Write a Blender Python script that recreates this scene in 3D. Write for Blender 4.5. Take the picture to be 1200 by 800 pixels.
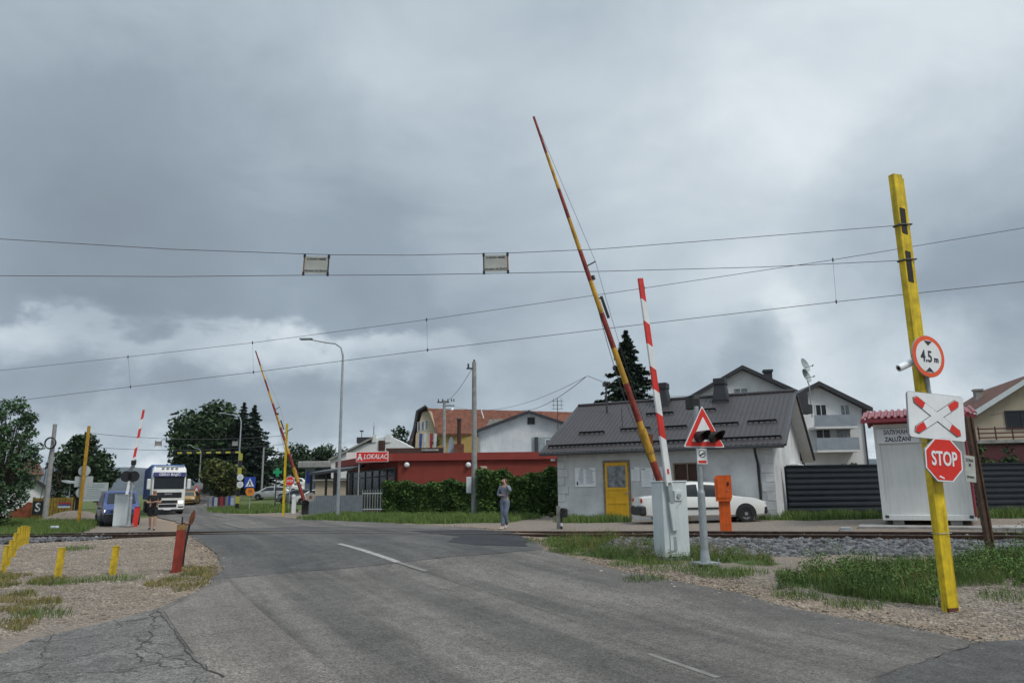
import bpy, bmesh, math, random
import numpy as np
from mathutils import Matrix, Vector
R = math.radians
random.seed(7); rng = np.random.default_rng(7)
scene = bpy.context.scene
for o in list(bpy.data.objects): bpy.data.objects.remove(o)

# ------------------------------------------------------------------ camera
CAM_H, PITCH, ROLL, LENS = 1.65, 11.5, -0.7, 26.0
cam_d = bpy.data.cameras.new('camera'); cam = bpy.data.objects.new('camera', cam_d)
scene.collection.objects.link(cam); scene.camera = cam
cam_d.lens = LENS; cam_d.sensor_width = 36; cam_d.sensor_fit = 'HORIZONTAL'
cam_d.clip_start = 0.1; cam_d.clip_end = 9000
CM = Matrix.Rotation(R(90 + PITCH), 4, 'X') @ Matrix.Rotation(R(ROLL), 4, 'Z')
cam.matrix_world = Matrix.Translation((0, 0, CAM_H)) @ CM
C3 = CM.to_3x3(); FPX = LENS / 36 * 1200
def ray(px, py): return C3 @ Vector(((px - 600) / FPX, (400 - py) / FPX, -1))
def P(px, py, Y):                     # point of the place seen at (px,py), Y metres ahead
    d = ray(px, py); k = Y / d.y
    return Vector((d.x * k, Y, CAM_H + d.z * k))
def XY(px, Y, py=600):
    p = P(px, py, Y); return (p.x, p.y)
def pix(v):
    q = C3.transposed() @ (Vector(v) - Vector((0, 0, CAM_H)))
    return (600 + FPX * q.x / -q.z, 400 - FPX * q.y / -q.z)

# ------------------------------------------------------------------ sky and light
SUN_EL, SUN_AZ = 52, 132              # azimuth clockwise from +Y
world = bpy.data.worlds.new('World'); scene.world = world; world.use_nodes = True
nt = world.node_tree; nt.nodes.clear(); N = nt.nodes.new; LK = nt.links.new
def wmath(op, a, b=None, c=None):
    n = N('ShaderNodeMath'); n.operation = op
    for i, v in enumerate((a, b, c)):
        if v is None: continue
        if isinstance(v, (int, float)): n.inputs[i].default_value = v
        else: LK(v, n.inputs[i])
    return n.outputs[0]
def wvec(op, a, b=None, scale=None):
    n = N('ShaderNodeVectorMath'); n.operation = op
    for i, v in enumerate((a, b)):
        if v is None: continue
        if isinstance(v, (tuple, Vector)): n.inputs[i].default_value = v
        else: LK(v, n.inputs[i])
    if scale is not None: n.inputs['Scale'].default_value = scale
    return n.outputs['Value'] if op == 'DOT_PRODUCT' else n.outputs[0]
def wnoise(vec, scale, detail=6, rough=.55, dist=0.0):
    n = N('ShaderNodeTexNoise'); LK(vec, n.inputs['Vector'])
    n.inputs['Scale'].default_value = scale; n.inputs['Detail'].default_value = detail
    n.inputs['Roughness'].default_value = rough; n.inputs['Distortion'].default_value = dist
    return n
tc = N('ShaderNodeTexCoord'); dirv = wvec('NORMALIZE', tc.outputs['Generated'])
sp = N('ShaderNodeSeparateXYZ'); LK(dirv, sp.inputs[0])
zc = wmath('MAXIMUM', sp.outputs[2], 0.0)
den = wmath('ADD', zc, 0.42)
cb = N('ShaderNodeCombineXYZ')
LK(wmath('DIVIDE', sp.outputs[0], den), cb.inputs[0]); LK(wmath('DIVIDE', sp.outputs[1], den), cb.inputs[1])
LK(wmath('MULTIPLY', zc, 1.5), cb.inputs[2])
nA = wnoise(cb.outputs[0], 0.9, 5, .5, .3).outputs['Fac']
nB = wnoise(cb.outputs[0], 3.2, 9, .58, .4).outputs['Fac']
wob = wnoise(dirv, 5.0, 8, .62, .0)
wv = wvec('SUBTRACT', wob.outputs['Color'], (.5, .5, .5))
wn = N('ShaderNodeVectorMath'); wn.operation = 'SCALE'; LK(wv, wn.inputs[0]); wn.inputs['Scale'].default_value = .16
dv = wvec('NORMALIZE', wvec('ADD', dirv, wn.outputs[0]))
b = wmath('ADD', 0.42, wmath('MULTIPLY', wmath('SUBTRACT', nA, .5), .45))
b = wmath('ADD', b, wmath('MULTIPLY', wmath('SUBTRACT', nB, .5), .32))
# banks of cloud: (direction, radius in degrees, inner radius, brighter / darker)
BANKS = [(150, 505, 6, 2, .20), (60, 470, 9, 3, -.06), (260, 445, 8, 3, -.06), (250, 290, 18, 5, -.17), (20, 230, 18, 4, -.12), (540, 290, 15, 3, -.08), (450, 430, 9, 3, -.10),
         (560, 445, 10, 3, -.04), (650, 60, 20, 4, .05), (950, 130, 20, 5, .10), (1100, 60, 18, 4, .08), (1120, 290, 12, 4, -.22), (1190, 350, 8, 3, -.12), (860, 380, 6, 2, .10), (1010, 420, 8, 3, .22), (880, 425, 3.5, 1, -.16), (1160, 420, 7, 3, .26),
         (780, 440, 9, 2, -.02), (150, 330, 9, 2, -.10), (380, 380, 4, 1, .10)]
for (px, py, r1, r0, k) in BANKS:
    d = ray(px, py).normalized()
    dt = wvec('DOT_PRODUCT', dv, tuple(d))
    m = N('ShaderNodeMapRange'); m.interpolation_type = 'SMOOTHSTEP'; LK(dt, m.inputs['Value'])
    m.inputs['From Min'].default_value = math.cos(R(r1)); m.inputs['From Max'].default_value = math.cos(R(r0 * .6))
    m.inputs['To Min'].default_value = 0; m.inputs['To Max'].default_value = k
    b = wmath('ADD', b, m.outputs[0])
# heaped clouds with crisp tops, low on the left
st_ = N('ShaderNodeMapping'); LK(dirv, st_.inputs[0]); st_.inputs['Scale'].default_value = (1, 1, 1.7)
nC = wnoise(st_.outputs[0], 7.5, 9, .58, .15).outputs['Fac']
zz = wmath('ADD', sp.outputs[2], wmath('MULTIPLY', wmath('SUBTRACT', nC, .5), .16))
def sstep(v, a, b_, lo=0., hi=1.):
    m = N('ShaderNodeMapRange'); m.interpolation_type = 'SMOOTHSTEP'; LK(v, m.inputs['Value']); m.inputs['From Min'].default_value = a; m.inputs['From Max'].default_value = b_; m.inputs['To Min'].default_value = lo; m.inputs['To Max'].default_value = hi; return m.outputs[0]
top = sstep(zz, .196, .226, 1., 0.); body = sstep(zz, .115, .198)
left = sstep(wmath('DIVIDE', sp.outputs[0], wmath('MAXIMUM', sp.outputs[1], .05)), -.20, .02, 1., 0.)
b = wmath('ADD', b, wmath('MULTIPLY', wmath('MULTIPLY', top, body), wmath('MULTIPLY', left, .34)))
low = wmath('MULTIPLY', sstep(zz, .15, .04), .34)
b = wmath('ADD', b, wmath('MULTIPLY', low, sstep(nC, .42, .62)))
ramp = N('ShaderNodeValToRGB'); LK(b, ramp.inputs[0]); cr = ramp.color_ramp
cr.elements[0].position = 0.0; cr.elements[0].color = (.165, .200, .235, 1)
cr.elements[1].position = 1.0; cr.elements[1].color = (.80, .815, .82, 1)
for p_, c_ in ((.28, (.215, .262, .305)), (.45, (.315, .372, .418)), (.62, (.44, .492, .53)), (.78, (.62, .66, .685))):
    e = cr.elements.new(p_); e.color = (*c_, 1)
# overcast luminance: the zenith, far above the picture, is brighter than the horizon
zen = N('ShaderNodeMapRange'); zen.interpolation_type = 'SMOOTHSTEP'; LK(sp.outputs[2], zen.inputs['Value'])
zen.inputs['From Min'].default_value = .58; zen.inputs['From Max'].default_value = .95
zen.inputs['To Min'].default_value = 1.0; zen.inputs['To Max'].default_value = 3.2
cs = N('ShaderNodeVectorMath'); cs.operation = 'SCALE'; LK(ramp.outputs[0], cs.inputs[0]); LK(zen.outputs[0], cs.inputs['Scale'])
sky = N('ShaderNodeTexSky'); sky.sky_type = 'NISHITA'; sky.sun_disc = False
sky.sun_elevation = R(SUN_EL); sky.sun_rotation = R(SUN_AZ); sky.dust_density = 3
b1 = N('ShaderNodeBackground'); LK(sky.outputs[0], b1.inputs[0]); b1.inputs[1].default_value = 0.06
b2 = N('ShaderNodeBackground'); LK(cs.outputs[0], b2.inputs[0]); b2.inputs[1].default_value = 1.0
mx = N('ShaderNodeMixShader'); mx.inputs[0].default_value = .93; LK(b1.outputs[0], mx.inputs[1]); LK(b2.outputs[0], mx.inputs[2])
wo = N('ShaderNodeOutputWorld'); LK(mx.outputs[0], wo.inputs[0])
sd = bpy.data.lights.new('sun', 'SUN'); sd.energy = 1.45; sd.angle = R(14); sd.color = (1, .96, .9)
so = bpy.data.objects.new('sun', sd); scene.collection.objects.link(so)
az, el = R(SUN_AZ), R(SUN_EL)
so.rotation_euler = (-Vector((math.sin(az) * math.cos(el), math.cos(az) * math.cos(el), math.sin(el)))).to_track_quat('-Z', 'Y').to_euler()
vs = scene.view_settings; vs.view_transform = 'Standard'; vs.look = 'None'; vs.exposure = 0.55; vs.gamma = 1; vs.use_curve_mapping = False
scene.render.resolution_x, scene.render.resolution_y = 1024, 682

# ------------------------------------------------------------------ materials
MATS = {}
def mat(name, col, rough=.7, var=.12, scale=4.0, bump=0.0, bscale=40.0, metal=0.0, col2=None, island=0.0,
        spec=.4, emit=0.0, trans=0.0, coat=0.0, stretch=None, streak=0.0, detail=6):
    if name in MATS: return MATS[name]
    m = bpy.data.materials.new(name); m.use_nodes = True; t = m.node_tree
    bs = t.nodes['Principled BSDF']; L = t.links.new; Nn = t.nodes.new
    bs.inputs['Roughness'].default_value = rough; bs.inputs['Metallic'].default_value = metal
    bs.inputs['Specular IOR Level'].default_value = spec; bs.inputs['Coat Weight'].default_value = coat
    bs.inputs['Transmission Weight'].default_value = trans
    c = Nn('ShaderNodeTexCoord'); vec = c.outputs['Object']
    if stretch:
        mp = Nn('ShaderNodeMapping'); mp.inputs['Scale'].default_value = stretch; L(vec, mp.inputs[0]); vec = mp.outputs[0]
    n = Nn('ShaderNodeTexNoise'); L(vec, n.inputs['Vector']); n.inputs['Scale'].default_value = scale; n.inputs['Detail'].default_value = detail
    n.inputs['Roughness'].default_value = .6
    r = Nn('ShaderNodeMapRange'); L(n.outputs['Fac'], r.inputs['Value'])
    r.inputs['From Min'].default_value = .3; r.inputs['From Max'].default_value = .7
    if col2 is None: col2 = tuple(x * (1 - 2.2 * var) for x in col); hi = tuple(min(1, x * (1 + .6 * var)) for x in col)
    else: hi = col
    x = Nn('ShaderNodeMix'); x.data_type = 'RGBA'; L(r.outputs[0], x.inputs[0])
    x.inputs[6].default_value = (*col2, 1); x.inputs[7].default_value = (*hi, 1); out = x.outputs[2]
    if island:
        g = Nn('ShaderNodeNewGeometry'); rr = Nn('ShaderNodeMapRange'); L(g.outputs['Random Per Island'], rr.inputs['Value'])
        rr.inputs['To Min'].default_value = 1 - island; rr.inputs['To Max'].default_value = 1 + island
        h = Nn('ShaderNodeVectorMath'); h.operation = 'SCALE'; L(out, h.inputs[0]); L(rr.outputs[0], h.inputs['Scale']); out = h.outputs[0]
    if streak:
        mp = Nn('ShaderNodeMapping'); mp.inputs['Scale'].default_value = (9, 9, .7); L(c.outputs['Object'], mp.inputs[0])
        n2 = Nn('ShaderNodeTexNoise'); L(mp.outputs[0], n2.inputs['Vector']); n2.inputs['Scale'].default_value = 1.6; n2.inputs['Detail'].default_value = 8
        r2 = Nn('ShaderNodeMapRange'); L(n2.outputs['Fac'], r2.inputs['Value']); r2.inputs['From Min'].default_value = .45; r2.inputs['From Max'].default_value = .75
        r2.inputs['To Min'].default_value = 1; r2.inputs['To Max'].default_value = 1 - streak
        h = Nn('ShaderNodeVectorMath'); h.operation = 'SCALE'; L(out, h.inputs[0]); L(r2.outputs[0], h.inputs['Scale']); out = h.outputs[0]
    L(out, bs.inputs['Base Color'])
    if emit: L(out, bs.inputs['Emission Color']); bs.inputs['Emission Strength'].default_value = emit
    if bump:
        n3 = Nn('ShaderNodeTexNoise'); L(c.outputs['Object'], n3.inputs['Vector']); n3.inputs['Scale'].default_value = bscale; n3.inputs['Detail'].default_value = 5
        bp = Nn('ShaderNodeBump'); bp.inputs['Strength'].default_value = bump; bp.inputs['Distance'].default_value = .02; L(n3.outputs['Fac'], bp.inputs['Height']); L(bp.outputs[0], bs.inputs['Normal'])
    MATS[name] = m; return m
M = {}
def dm(k, *a, **kw): M[k] = mat(k, *a, **kw)
dm('galv', (.36, .39, .41), .5, .12, 8, metal=.35, streak=.15)
dm('cabinet_grey', (.56, .61, .62), .5, .05, 2, streak=.12)
dm('cabinet_dark', (.30, .34, .35), .5, .1, 4)
dm('concrete', (.32, .31, .29), .9, .18, 3, bump=.3, streak=.2)
dm('concrete_pole', (.30, .30, .29), .9, .15, 5, bump=.2, streak=.2)
dm('slab', (.33, .31, .29), .9, .2, 3, bump=.3)
dm('yellow_paint', (.70, .50, .015), .55, .2, 6, streak=.45, bump=.1)
dm('yellow_bollard', (.58, .40, .02), .6, .22, 9, streak=.4, bump=.1)
dm('rust', (.16, .055, .025), .85, .3, 9, bump=.3)
dm('rusty_rail', (.10, .055, .035), .75, .3, 6, bump=.2)
dm('rail_top', (.30, .27, .25), .35, .1, 6, metal=.7)
dm('red_paint_old', (.27, .033, .018), .6, .25, 5, streak=.5)
dm('yellow_paint_old', (.55, .30, .03), .6, .2, 5, streak=.4)
dm('red_new', (.62, .035, .025), .45, .08, 5, streak=.12)
dm('white_new', (.72, .73, .73), .5, .06, 5, streak=.15)
dm('sign_white', (.74, .76, .77), .45, .05, 3, streak=.08)
dm('sign_red', (.66, .03, .02), .45, .06, 4)
dm('sign_redorange', (.74, .10, .03), .45, .06, 4)
dm('worn_cap', (.26, .15, .05), .7, .35, 9, streak=.4)
dm('black', (.015, .015, .016), .5, .1, 5)
dm('black_paint', (.02, .018, .016), .75, .2, 8)
dm('dark_metal', (.05, .05, .055), .5, .15, 5)
dm('wire', (.06, .06, .065), .6, .1, 5)
dm('lens', (.05, .012, .01), .25, .1, 5)
dm('orange', (.72, .115, .01), .55, .15, 5, streak=.3)
dm('white_wall', (.60, .60, .61), .9, .09, 1.2, bump=.25, bscale=9, streak=.12)
dm('old_wall', (.60, .60, .60), .9, .13, 1.1, bump=.6, bscale=9, streak=.0)
dm('white_render', (.66, .66, .65), .9, .07, 1, bump=.15, bscale=15, streak=.1)
dm('beige_wall', (.46, .39, .29), .9, .08, 1, bump=.15, streak=.12)
dm('cream_wall', (.50, .44, .30), .9, .08, 1)
dm('ochre_wall', (.40, .27, .09), .9, .08, 1)
dm('red_wall', (.22, .040, .027), .9, .10, 1.2, bump=.2, streak=.12)
dm('red_fascia', (.25, .038, .028), .8, .08, 1.2)
dm('roof_brown', (.042, .035, .036), .55, .10, 2.5, streak=.1)
dm('roof_dark', (.035, .035, .04), .6, .15, 2)
dm('roof_red_metal', (.24, .035, .045), .4, .1, 3)
dm('tile_orange', (.17, .060, .034), .9, .25, 2.2, bump=.3, bscale=12)
dm('tile_brown', (.125, .055, .036), .9, .25, 2.2, bump=.3, bscale=12)
dm('container_white', (.70, .70, .67), .45, .04, 1.5, streak=.12)
dm('fence_dark', (.022, .027, .035), .5, .15, 2, streak=.1)
dm('fence_grey', (.17, .195, .215), .6, .1, 3)
dm('glass', (.018, .022, .026), .14, .1, 3, spec=.28)
dm('board_yellow', (.30, .21, .03), .8, .25, 4, streak=.5)
dm('sign_dull', (.42, .45, .46), .5, .08, 3, streak=.1)
dm('name_plate', (.80, .81, .82), .5, .03, 3)
dm('glass_curtain', (.20, .22, .24), .2, .4, 6, spec=.8)
dm('yellow_door', (.80, .43, .015), .5, .08, 4, streak=.12)
dm('brown_wood', (.06, .025, .015), .7, .2, 5)
dm('wood_box', (.28, .21, .14), .85, .2, 6)
dm('paper', (.82, .83, .84), .8, .04, 4)
dm('ink', (.04, .04, .05), .8, .1, 4)
dm('ink_blue', (.03, .05, .13), .8, .1, 4)
dm('car_white', (.66, .66, .63), .28, .04, 1, coat=.4)
dm('car_blue', (.018, .042, .17), .3, .08, 1, coat=.4)
dm('car_silver', (.36, .37, .37), .3, .05, 1, coat=.4, metal=.3)
dm('car_grey', (.15, .16, .16), .3, .05, 1, coat=.4, metal=.3)
dm('car_yellow', (.27, .15, .02), .3, .05, 1, coat=.4)
dm('plastic', (.022, .023, .026), .55, .1, 5)
dm('tyre', (.018, .018, .018), .85, .1, 8)
dm('rim', (.32, .33, .34), .4, .1, 8, metal=.5)
dm('headlight', (.75, .75, .72), .15, .05, 3, spec=.9)
dm('headlamp_lit', (1, .93, .75), .2, .02, 3, emit=1.1)
dm('taillight', (.38, .03, .02), .2, .1, 3, spec=.8)
dm('tarp_blue', (.035, .10, .26), .6, .12, 1.2, bump=.2, bscale=3)
dm('banner_blue', (.06, .06, .20), .6, .1, 2)
dm('skin', (.38, .215, .155), .6, .05, 5)
dm('cloth_black', (.014, .014, .016), .9, .15, 9)
dm('cloth_grey', (.20, .22, .27), .9, .12, 9)
dm('denim', (.13, .16, .22), .9, .15, 9)
dm('hair_red', (.045, .014, .010), .7, .2, 20)
dm('hair_short', (.05, .035, .025), .8, .2, 20)
dm('shoe_black', (.02, .02, .02), .6, .1, 5)
dm('shoe_light', (.45, .42, .42), .6, .1, 5)
dm('bark', (.10, .075, .055), .95, .3, 6, bump=.6)
dm('blue_sign', (.02, .06, .36), .45, .05, 3)
dm('orange_sign', (.70, .22, .02), .45, .05, 3)
dm('green_sign', (.02, .30, .13), .45, .05, 3)
dm('stripe_yellow', (.40, .38, .05), .5, .1, 3)
dm('flag_red', (.30, .03, .04), .8, .1, 5)
dm('flag_blue', (.05, .07, .22), .8, .1, 5)
dm('flag_white', (.50, .50, .50), .8, .05, 5)
dm('brick', (.30, .085, .04), .9, .3, 3, bump=.4)
dm('road_paint', (.36, .355, .33), .85, .25, 9, col2=(.19, .18, .165))
dm('road_paint_worn', (.195, .184, .168), .9, .3, 7, col2=(.135, .124, .112), detail=9)
dm('cracks', (.062, .055, .048), .95, .2, 9)
dm('banner_cloth', (.40, .41, .38), .9, .12, 5)
dm('rust_bar', (.30, .13, .06), .8, .3, 5)
dm('balcony', (.26, .29, .33), .7, .08, 2)
dm('wine_panel', (.09, .025, .028), .8, .15, 3)
dm('hill', (.030, .042, .045), .95, .3, .01)
def leafm(k, c, c2, isl=.45, scale=.5): M[k] = mat(k, c, .75, col2=c2, scale=scale, island=isl, spec=.2)
leafm('leaf_dark', (.040, .070, .024), (.022, .042, .016))
leafm('leaf_mid', (.055, .100, .026), (.030, .062, .018))
leafm('leaf_locust', (.072, .125, .055), (.035, .075, .034))
leafm('leaf_yellow', (.105, .110, .026), (.048, .070, .018))
leafm('leaf_spruce', (.026, .048, .026), (.016, .030, .018))
leafm('leaf_thuja', (.075, .135, .028), (.030, .062, .016), scale=1.5)
leafm('grass_green', (.135, .190, .050), (.070, .118, .030), .5, 1.4)
leafm('grass_dry', (.24, .19, .07), (.11, .12, .035), .35, 1.2)
leafm('weed', (.105, .175, .045), (.052, .10, .026), .5, 1.0)
leafm('stone_grey', (.150, .148, .150), (.070, .069, .072), .6, 3)
leafm('stone_warm', (.30, .25, .20), (.15, .12, .095), .4, 2)

# ------------------------------------------------------------------ mesh helpers
COL = scene.collection
class MB:
    def __init__(s): s.v = []; s.f = []; s.m = []; s.mats = []
    def mi(s, m):
        m = M[m] if isinstance(m, str) else m
        if m not in s.mats: s.mats.append(m)
        return s.mats.index(m)
    def add(s, vs, fs, m, T=None):
        k = len(s.v); mi = s.mi(m)
        s.v += [tuple(T @ Vector(v)) for v in vs] if T is not None else [tuple(v) for v in vs]
        s.f += [tuple(i + k for i in f) for f in fs]; s.m += [mi] * len(fs); return s
    def box(s, c, d, m, rot=None, bev=0.0, T=None):
        A = Matrix.Translation(c) @ (rot.to_4x4() if rot is not None else Matrix.Identity(4))
        if T is not None: A = T @ A
        if bev:
            bm = bmesh.new(); bmesh.ops.create_cube(bm, size=1); bmesh.ops.scale(bm, vec=d, verts=bm.verts)
            bmesh.ops.bevel(bm, geom=bm.edges[:], offset=bev, segments=1, affect='EDGES')
            bm.verts.index_update(); vs = [v.co.copy() for v in bm.verts]; fs = [tuple(v.index for v in f.verts) for f in bm.faces]; bm.free()
            return s.add(vs, fs, m, A)
        x, y, z = (q / 2 for q in d)
        vs = [(-x, -y, -z), (x, -y, -z), (x, y, -z), (-x, y, -z), (-x, -y, z), (x, -y, z), (x, y, z), (-x, y, z)]
        return s.add(vs, [(0, 3, 2, 1), (4, 5, 6, 7), (0, 1, 5, 4), (1, 2, 6, 5), (2, 3, 7, 6), (3, 0, 4, 7)], m, A)
    def cyl(s, p0, p1, r0, m, r1=None, n=12, T=None, caps=True):
        r1 = r0 if r1 is None else r1; p0, p1 = Vector(p0), Vector(p1); d = (p1 - p0)
        q = d.to_track_quat('Z', 'Y').to_matrix(); vs = []
        for p, r in ((p0, r0), (p1, r1)):
            for i in range(n): a = 2 * math.pi * i / n; vs.append(p + q @ Vector((r * math.cos(a), r * math.sin(a), 0)))
        fs = [(i, (i + 1) % n, n + (i + 1) % n, n + i) for i in range(n)]
        if caps: fs += [tuple(range(n - 1, -1, -1)), tuple(range(n, 2 * n))]
        return s.add(vs, fs, m, T)
    def tube(s, pts, r, m, n=6, T=None):
        pts = [Vector(p) for p in pts]; rs = r if isinstance(r, (list, tuple)) else [r] * len(pts); vs = []; ref = None
        for i, p in enumerate(pts):
            d = (pts[min(i + 1, len(pts) - 1)] - pts[max(i - 1, 0)]).normalized()
            if ref is None: ref = d.orthogonal().normalized()
            u = (ref - d * ref.dot(d)).normalized(); ref = u; w = d.cross(u)
            for k in range(n): a = 2 * math.pi * k / n; vs.append(p + (u * math.cos(a) + w * math.sin(a)) * rs[i])
        fs = [(j * n + k, j * n + (k + 1) % n, (j + 1) * n + (k + 1) % n, (j + 1) * n + k) for j in range(len(pts) - 1) for k in range(n)]
        fs += [tuple(range(n - 1, -1, -1)), tuple(range((len(pts) - 1) * n, len(pts) * n))]
        return s.add(vs, fs, m, T)
    def prism(s, poly, y0, y1, m, T=None):             # polygon in XZ pushed along Y
        n = len(poly); a = sum(poly[i][0] * poly[(i + 1) % n][1] - poly[(i + 1) % n][0] * poly[i][1] for i in range(n))
        if a < 0: poly = poly[::-1]
        vs = [(x, y0, z) for x, z in poly] + [(x, y1, z) for x, z in poly]
        fs = [tuple(range(n)), tuple(range(2 * n - 1, n - 1, -1))] + [((i + 1) % n, i, n + i, n + (i + 1) % n) for i in range(n)]
        return s.add(vs, fs, m, T)
    def hprism(s, poly, z0, z1, m, T=None):            # polygon in XY pushed along Z
        n = len(poly); a = sum(poly[i][0] * poly[(i + 1) % n][1] - poly[(i + 1) % n][0] * poly[i][1] for i in range(n))
        if a < 0: poly = poly[::-1]
        vs = [(x, y, z0) for x, y in poly] + [(x, y, z1) for x, y in poly]
        fs = [tuple(range(n - 1, -1, -1)), tuple(range(n, 2 * n))] + [(i, (i + 1) % n, n + (i + 1) % n, n + i) for i in range(n)]
        return s.add(vs, fs, m, T)
    def disc(s, c, r, m, th=.01, n=32, T=None, ny=-1):  # disc facing -Y
        return s.cyl((c[0], c[1], c[2]), (c[0], c[1] + ny * th, c[2]), r, m, n=n, T=T)
    def text(s, txt, size, m, T=None, sx=1.0, off=0.0, ext=.003, loc=(0, 0, 0), align='CENTER', rot=0, shear=0.0):
        cu = bpy.data.curves.new('t', 'FONT'); cu.body = txt; cu.size = size; cu.align_x = align; cu.align_y = 'CENTER'
        cu.extrude = ext; cu.offset = off; cu.resolution_u = 3; cu.space_line = .95; cu.shear = shear
        o = bpy.data.objects.new('t', cu); COL.objects.link(o)
        me = bpy.data.meshes.new_from_object(o.evaluated_get(bpy.context.evaluated_depsgraph_get()))
        A = Matrix.Translation(loc) @ Matrix.Rotation(rot, 4, 'Y') @ Matrix.Rotation(R(90), 4, 'X') @ Matrix.Diagonal((sx, 1, 1, 1))
        if T is not None: A = T @ A
        s.add([v.co for v in me.vertices], [tuple(p.vertices) for p in me.polygons], m, A)
        bpy.data.objects.remove(o); bpy.data.meshes.remove(me); bpy.data.curves.remove(cu); return s
    def build(s, name, parent=None, smooth=True, ang=35):
        me = bpy.data.meshes.new(name); me.from_pydata(s.v, [], s.f)
        for m_ in s.mats: me.materials.append(m_)
        me.polygons.foreach_set('material_index', s.m)
        if smooth: me.shade_smooth(); me.set_sharp_from_angle(angle=R(ang))
        me.update()
        o = bpy.data.objects.new(name, me); COL.objects.link(o)
        if parent is not None: o.parent = parent
        return o
def tag(o, label, cat, group=None, kind=None):
    if label: o['label'] = label
    if cat: o['category'] = cat
    if group: o['group'] = group
    if kind: o['kind'] = kind
    return o
def thing(name, label, cat, loc=(0, 0, 0), rz=0, group=None):
    o = bpy.data.objects.new(name, None); COL.objects.link(o); o.empty_display_size = .2
    o.location = loc; o.rotation_euler = (0, 0, rz); return tag(o, label, cat, group)
def dup(root, loc, rz, label, group=None):
    def cp(o, par):
        c = o.copy(); COL.objects.link(c); c.parent = par
        for ch in kids.get(o.name, []): cp(ch, c)
        return c
    kids = {}
    for o in COL.objects:
        if o.parent: kids.setdefault(o.parent.name, []).append(o)
    c = cp(root, None); c.location = loc; c.rotation_euler = (0, 0, rz); c['label'] = label
    if group: c['group'] = group
    return c
def sheet(name, v, f, m, parent=None):
    me = bpy.data.meshes.new(name); me.from_pydata(v, [], f); me.materials.append(M[m] if isinstance(m, str) else m); me.shade_smooth(); me.update()
    o = bpy.data.objects.new(name, me); COL.objects.link(o)
    if parent: o.parent = parent
    return o
def quads_mesh(name, V, m, parent=None, nv=4):
    """V: (n, nv, 3) array of separate faces"""
    n = V.shape[0]; me = bpy.data.meshes.new(name)
    me.vertices.add(n * nv); me.vertices.foreach_set('co', V.reshape(-1).astype(np.float32))
    me.loops.add(n * nv); me.loops.foreach_set('vertex_index', np.arange(n * nv, dtype=np.int32))
    me.polygons.add(n); me.polygons.foreach_set('loop_start', np.arange(0, n * nv, nv, dtype=np.int32))
    me.materials.append(M[m] if isinstance(m, str) else m); me.update(calc_edges=True); me.validate()
    o = bpy.data.objects.new(name, me); COL.objects.link(o)
    if parent is not None: o.parent = parent
    return o
# ------------------------------------------------------------------ terrain
TAZ = R(70); TDIR = Vector((-math.sin(TAZ), math.cos(TAZ), 0)); TN = Vector((math.cos(TAZ), math.sin(TAZ), 0))   # along the line, across it
T0 = Vector((0, 21.2, 0))             # a point on the near rail
def track_z(s):                       # rail head height, s metres along the line
    return .50 - .30 / (1 + math.exp(-(s - 16) / 4.5)) + .03 / (1 + math.exp((s + 8) / 3))
def track_pt(s, off=0.0, dz=0.0):
    p = T0 + TDIR * s + TN * off; return Vector((p.x, p.y, track_z(s) + dz))
ctrl = []
for x, y, z in ((-6, 3, 0), (0, 3, 0), (6, 3, 0), (-16, 5, 0), (16, 5, 0), (0, 8, 0), (-6, 9, 0), (5, 8, 0), (-1, 12, .04), (-5, 13, .04), (-12, 12, 0), (11, 9, .02),
                (16, 11, .1), (25, 8, .1), (30, 20, .5), (24, 24, .6), (30, 40, .7), (16, 34, .6), (10, 36, .6), (0, 40, .5), (-30, 14, 0), (-30, 30, .1), (-45, 45, 0), (-60, 60, 0),
                (40, 60, .8), (10, 60, .8), (-5, 55, .6), (0, 80, 1.0), (30, 90, 1.5), (-60, 100, 0), (-100, 150, 0), (-50, 180, .5), (30, 180, 4), (-10, 130, 3), (-200, 300, 0), (200, 300, 6), (0, 400, 5), (0, -20, 0), (-40, -10, 0), (40, -10, 0)):
    ctrl.append((x, y, z))
for px, py, Y in ((1125, 720, 10.4), (824, 664, 14.2), (788, 655, 15.5), (214, 668, 15.8), (67, 677, 14.8), (131, 673, 15), (5, 671, 15.6), (31, 637, 21), (1158, 648, 14.6), (650, 648, 17),
                  (592, 620, 25), (862, 621, 21.6), (820, 614, 26), (724, 607, 31), (660, 611, 31.6), (910, 607, 29), (1085, 612, 20.6), (990, 606, 27.5), (1180, 604, 24), (556, 603, 38), (470, 606, 40), (395, 606, 39),
                  (331, 604, 44), (360, 603, 41), (95, 612, 40), (140, 617, 37), (178, 617, 33), (203, 605, 58), (135, 617, 39.5), (293, 598, 58), (278, 600, 66), (235, 599, 80), (318, 586, 85), (345, 592, 80), (320, 567, 100),
                  (60, 610, 45), (300, 587, 85), (336, 585, 86), (350, 583, 88), (300, 570, 102), (345, 566, 103), (320, 575, 94), (345, 577, 94), (295, 580, 92), (330, 560, 112), (10, 612, 42), (240, 600, 95), (400, 602, 44), (440, 603, 47), (365, 590, 72)):
    p = P(px, py, Y); ctrl.append((p.x, p.y, p.z))
for s in range(-24, 60, 4):
    fl = 1.0 if -2 < s < 13 else 0.0
    for off, dz in ((-.2, -.17 + .165*fl), (.75, -.17 + .165*fl), (1.6, -.17 + .165*fl), (-1.0, -.24 + .20*fl)): p = track_pt(s, off, dz); ctrl.append((p.x, p.y, p.z))
CT = np.array(ctrl); CR = np.hypot(CT[:, 0], CT[:, 1]); CSIG = 1.1 + .055 * CR
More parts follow.
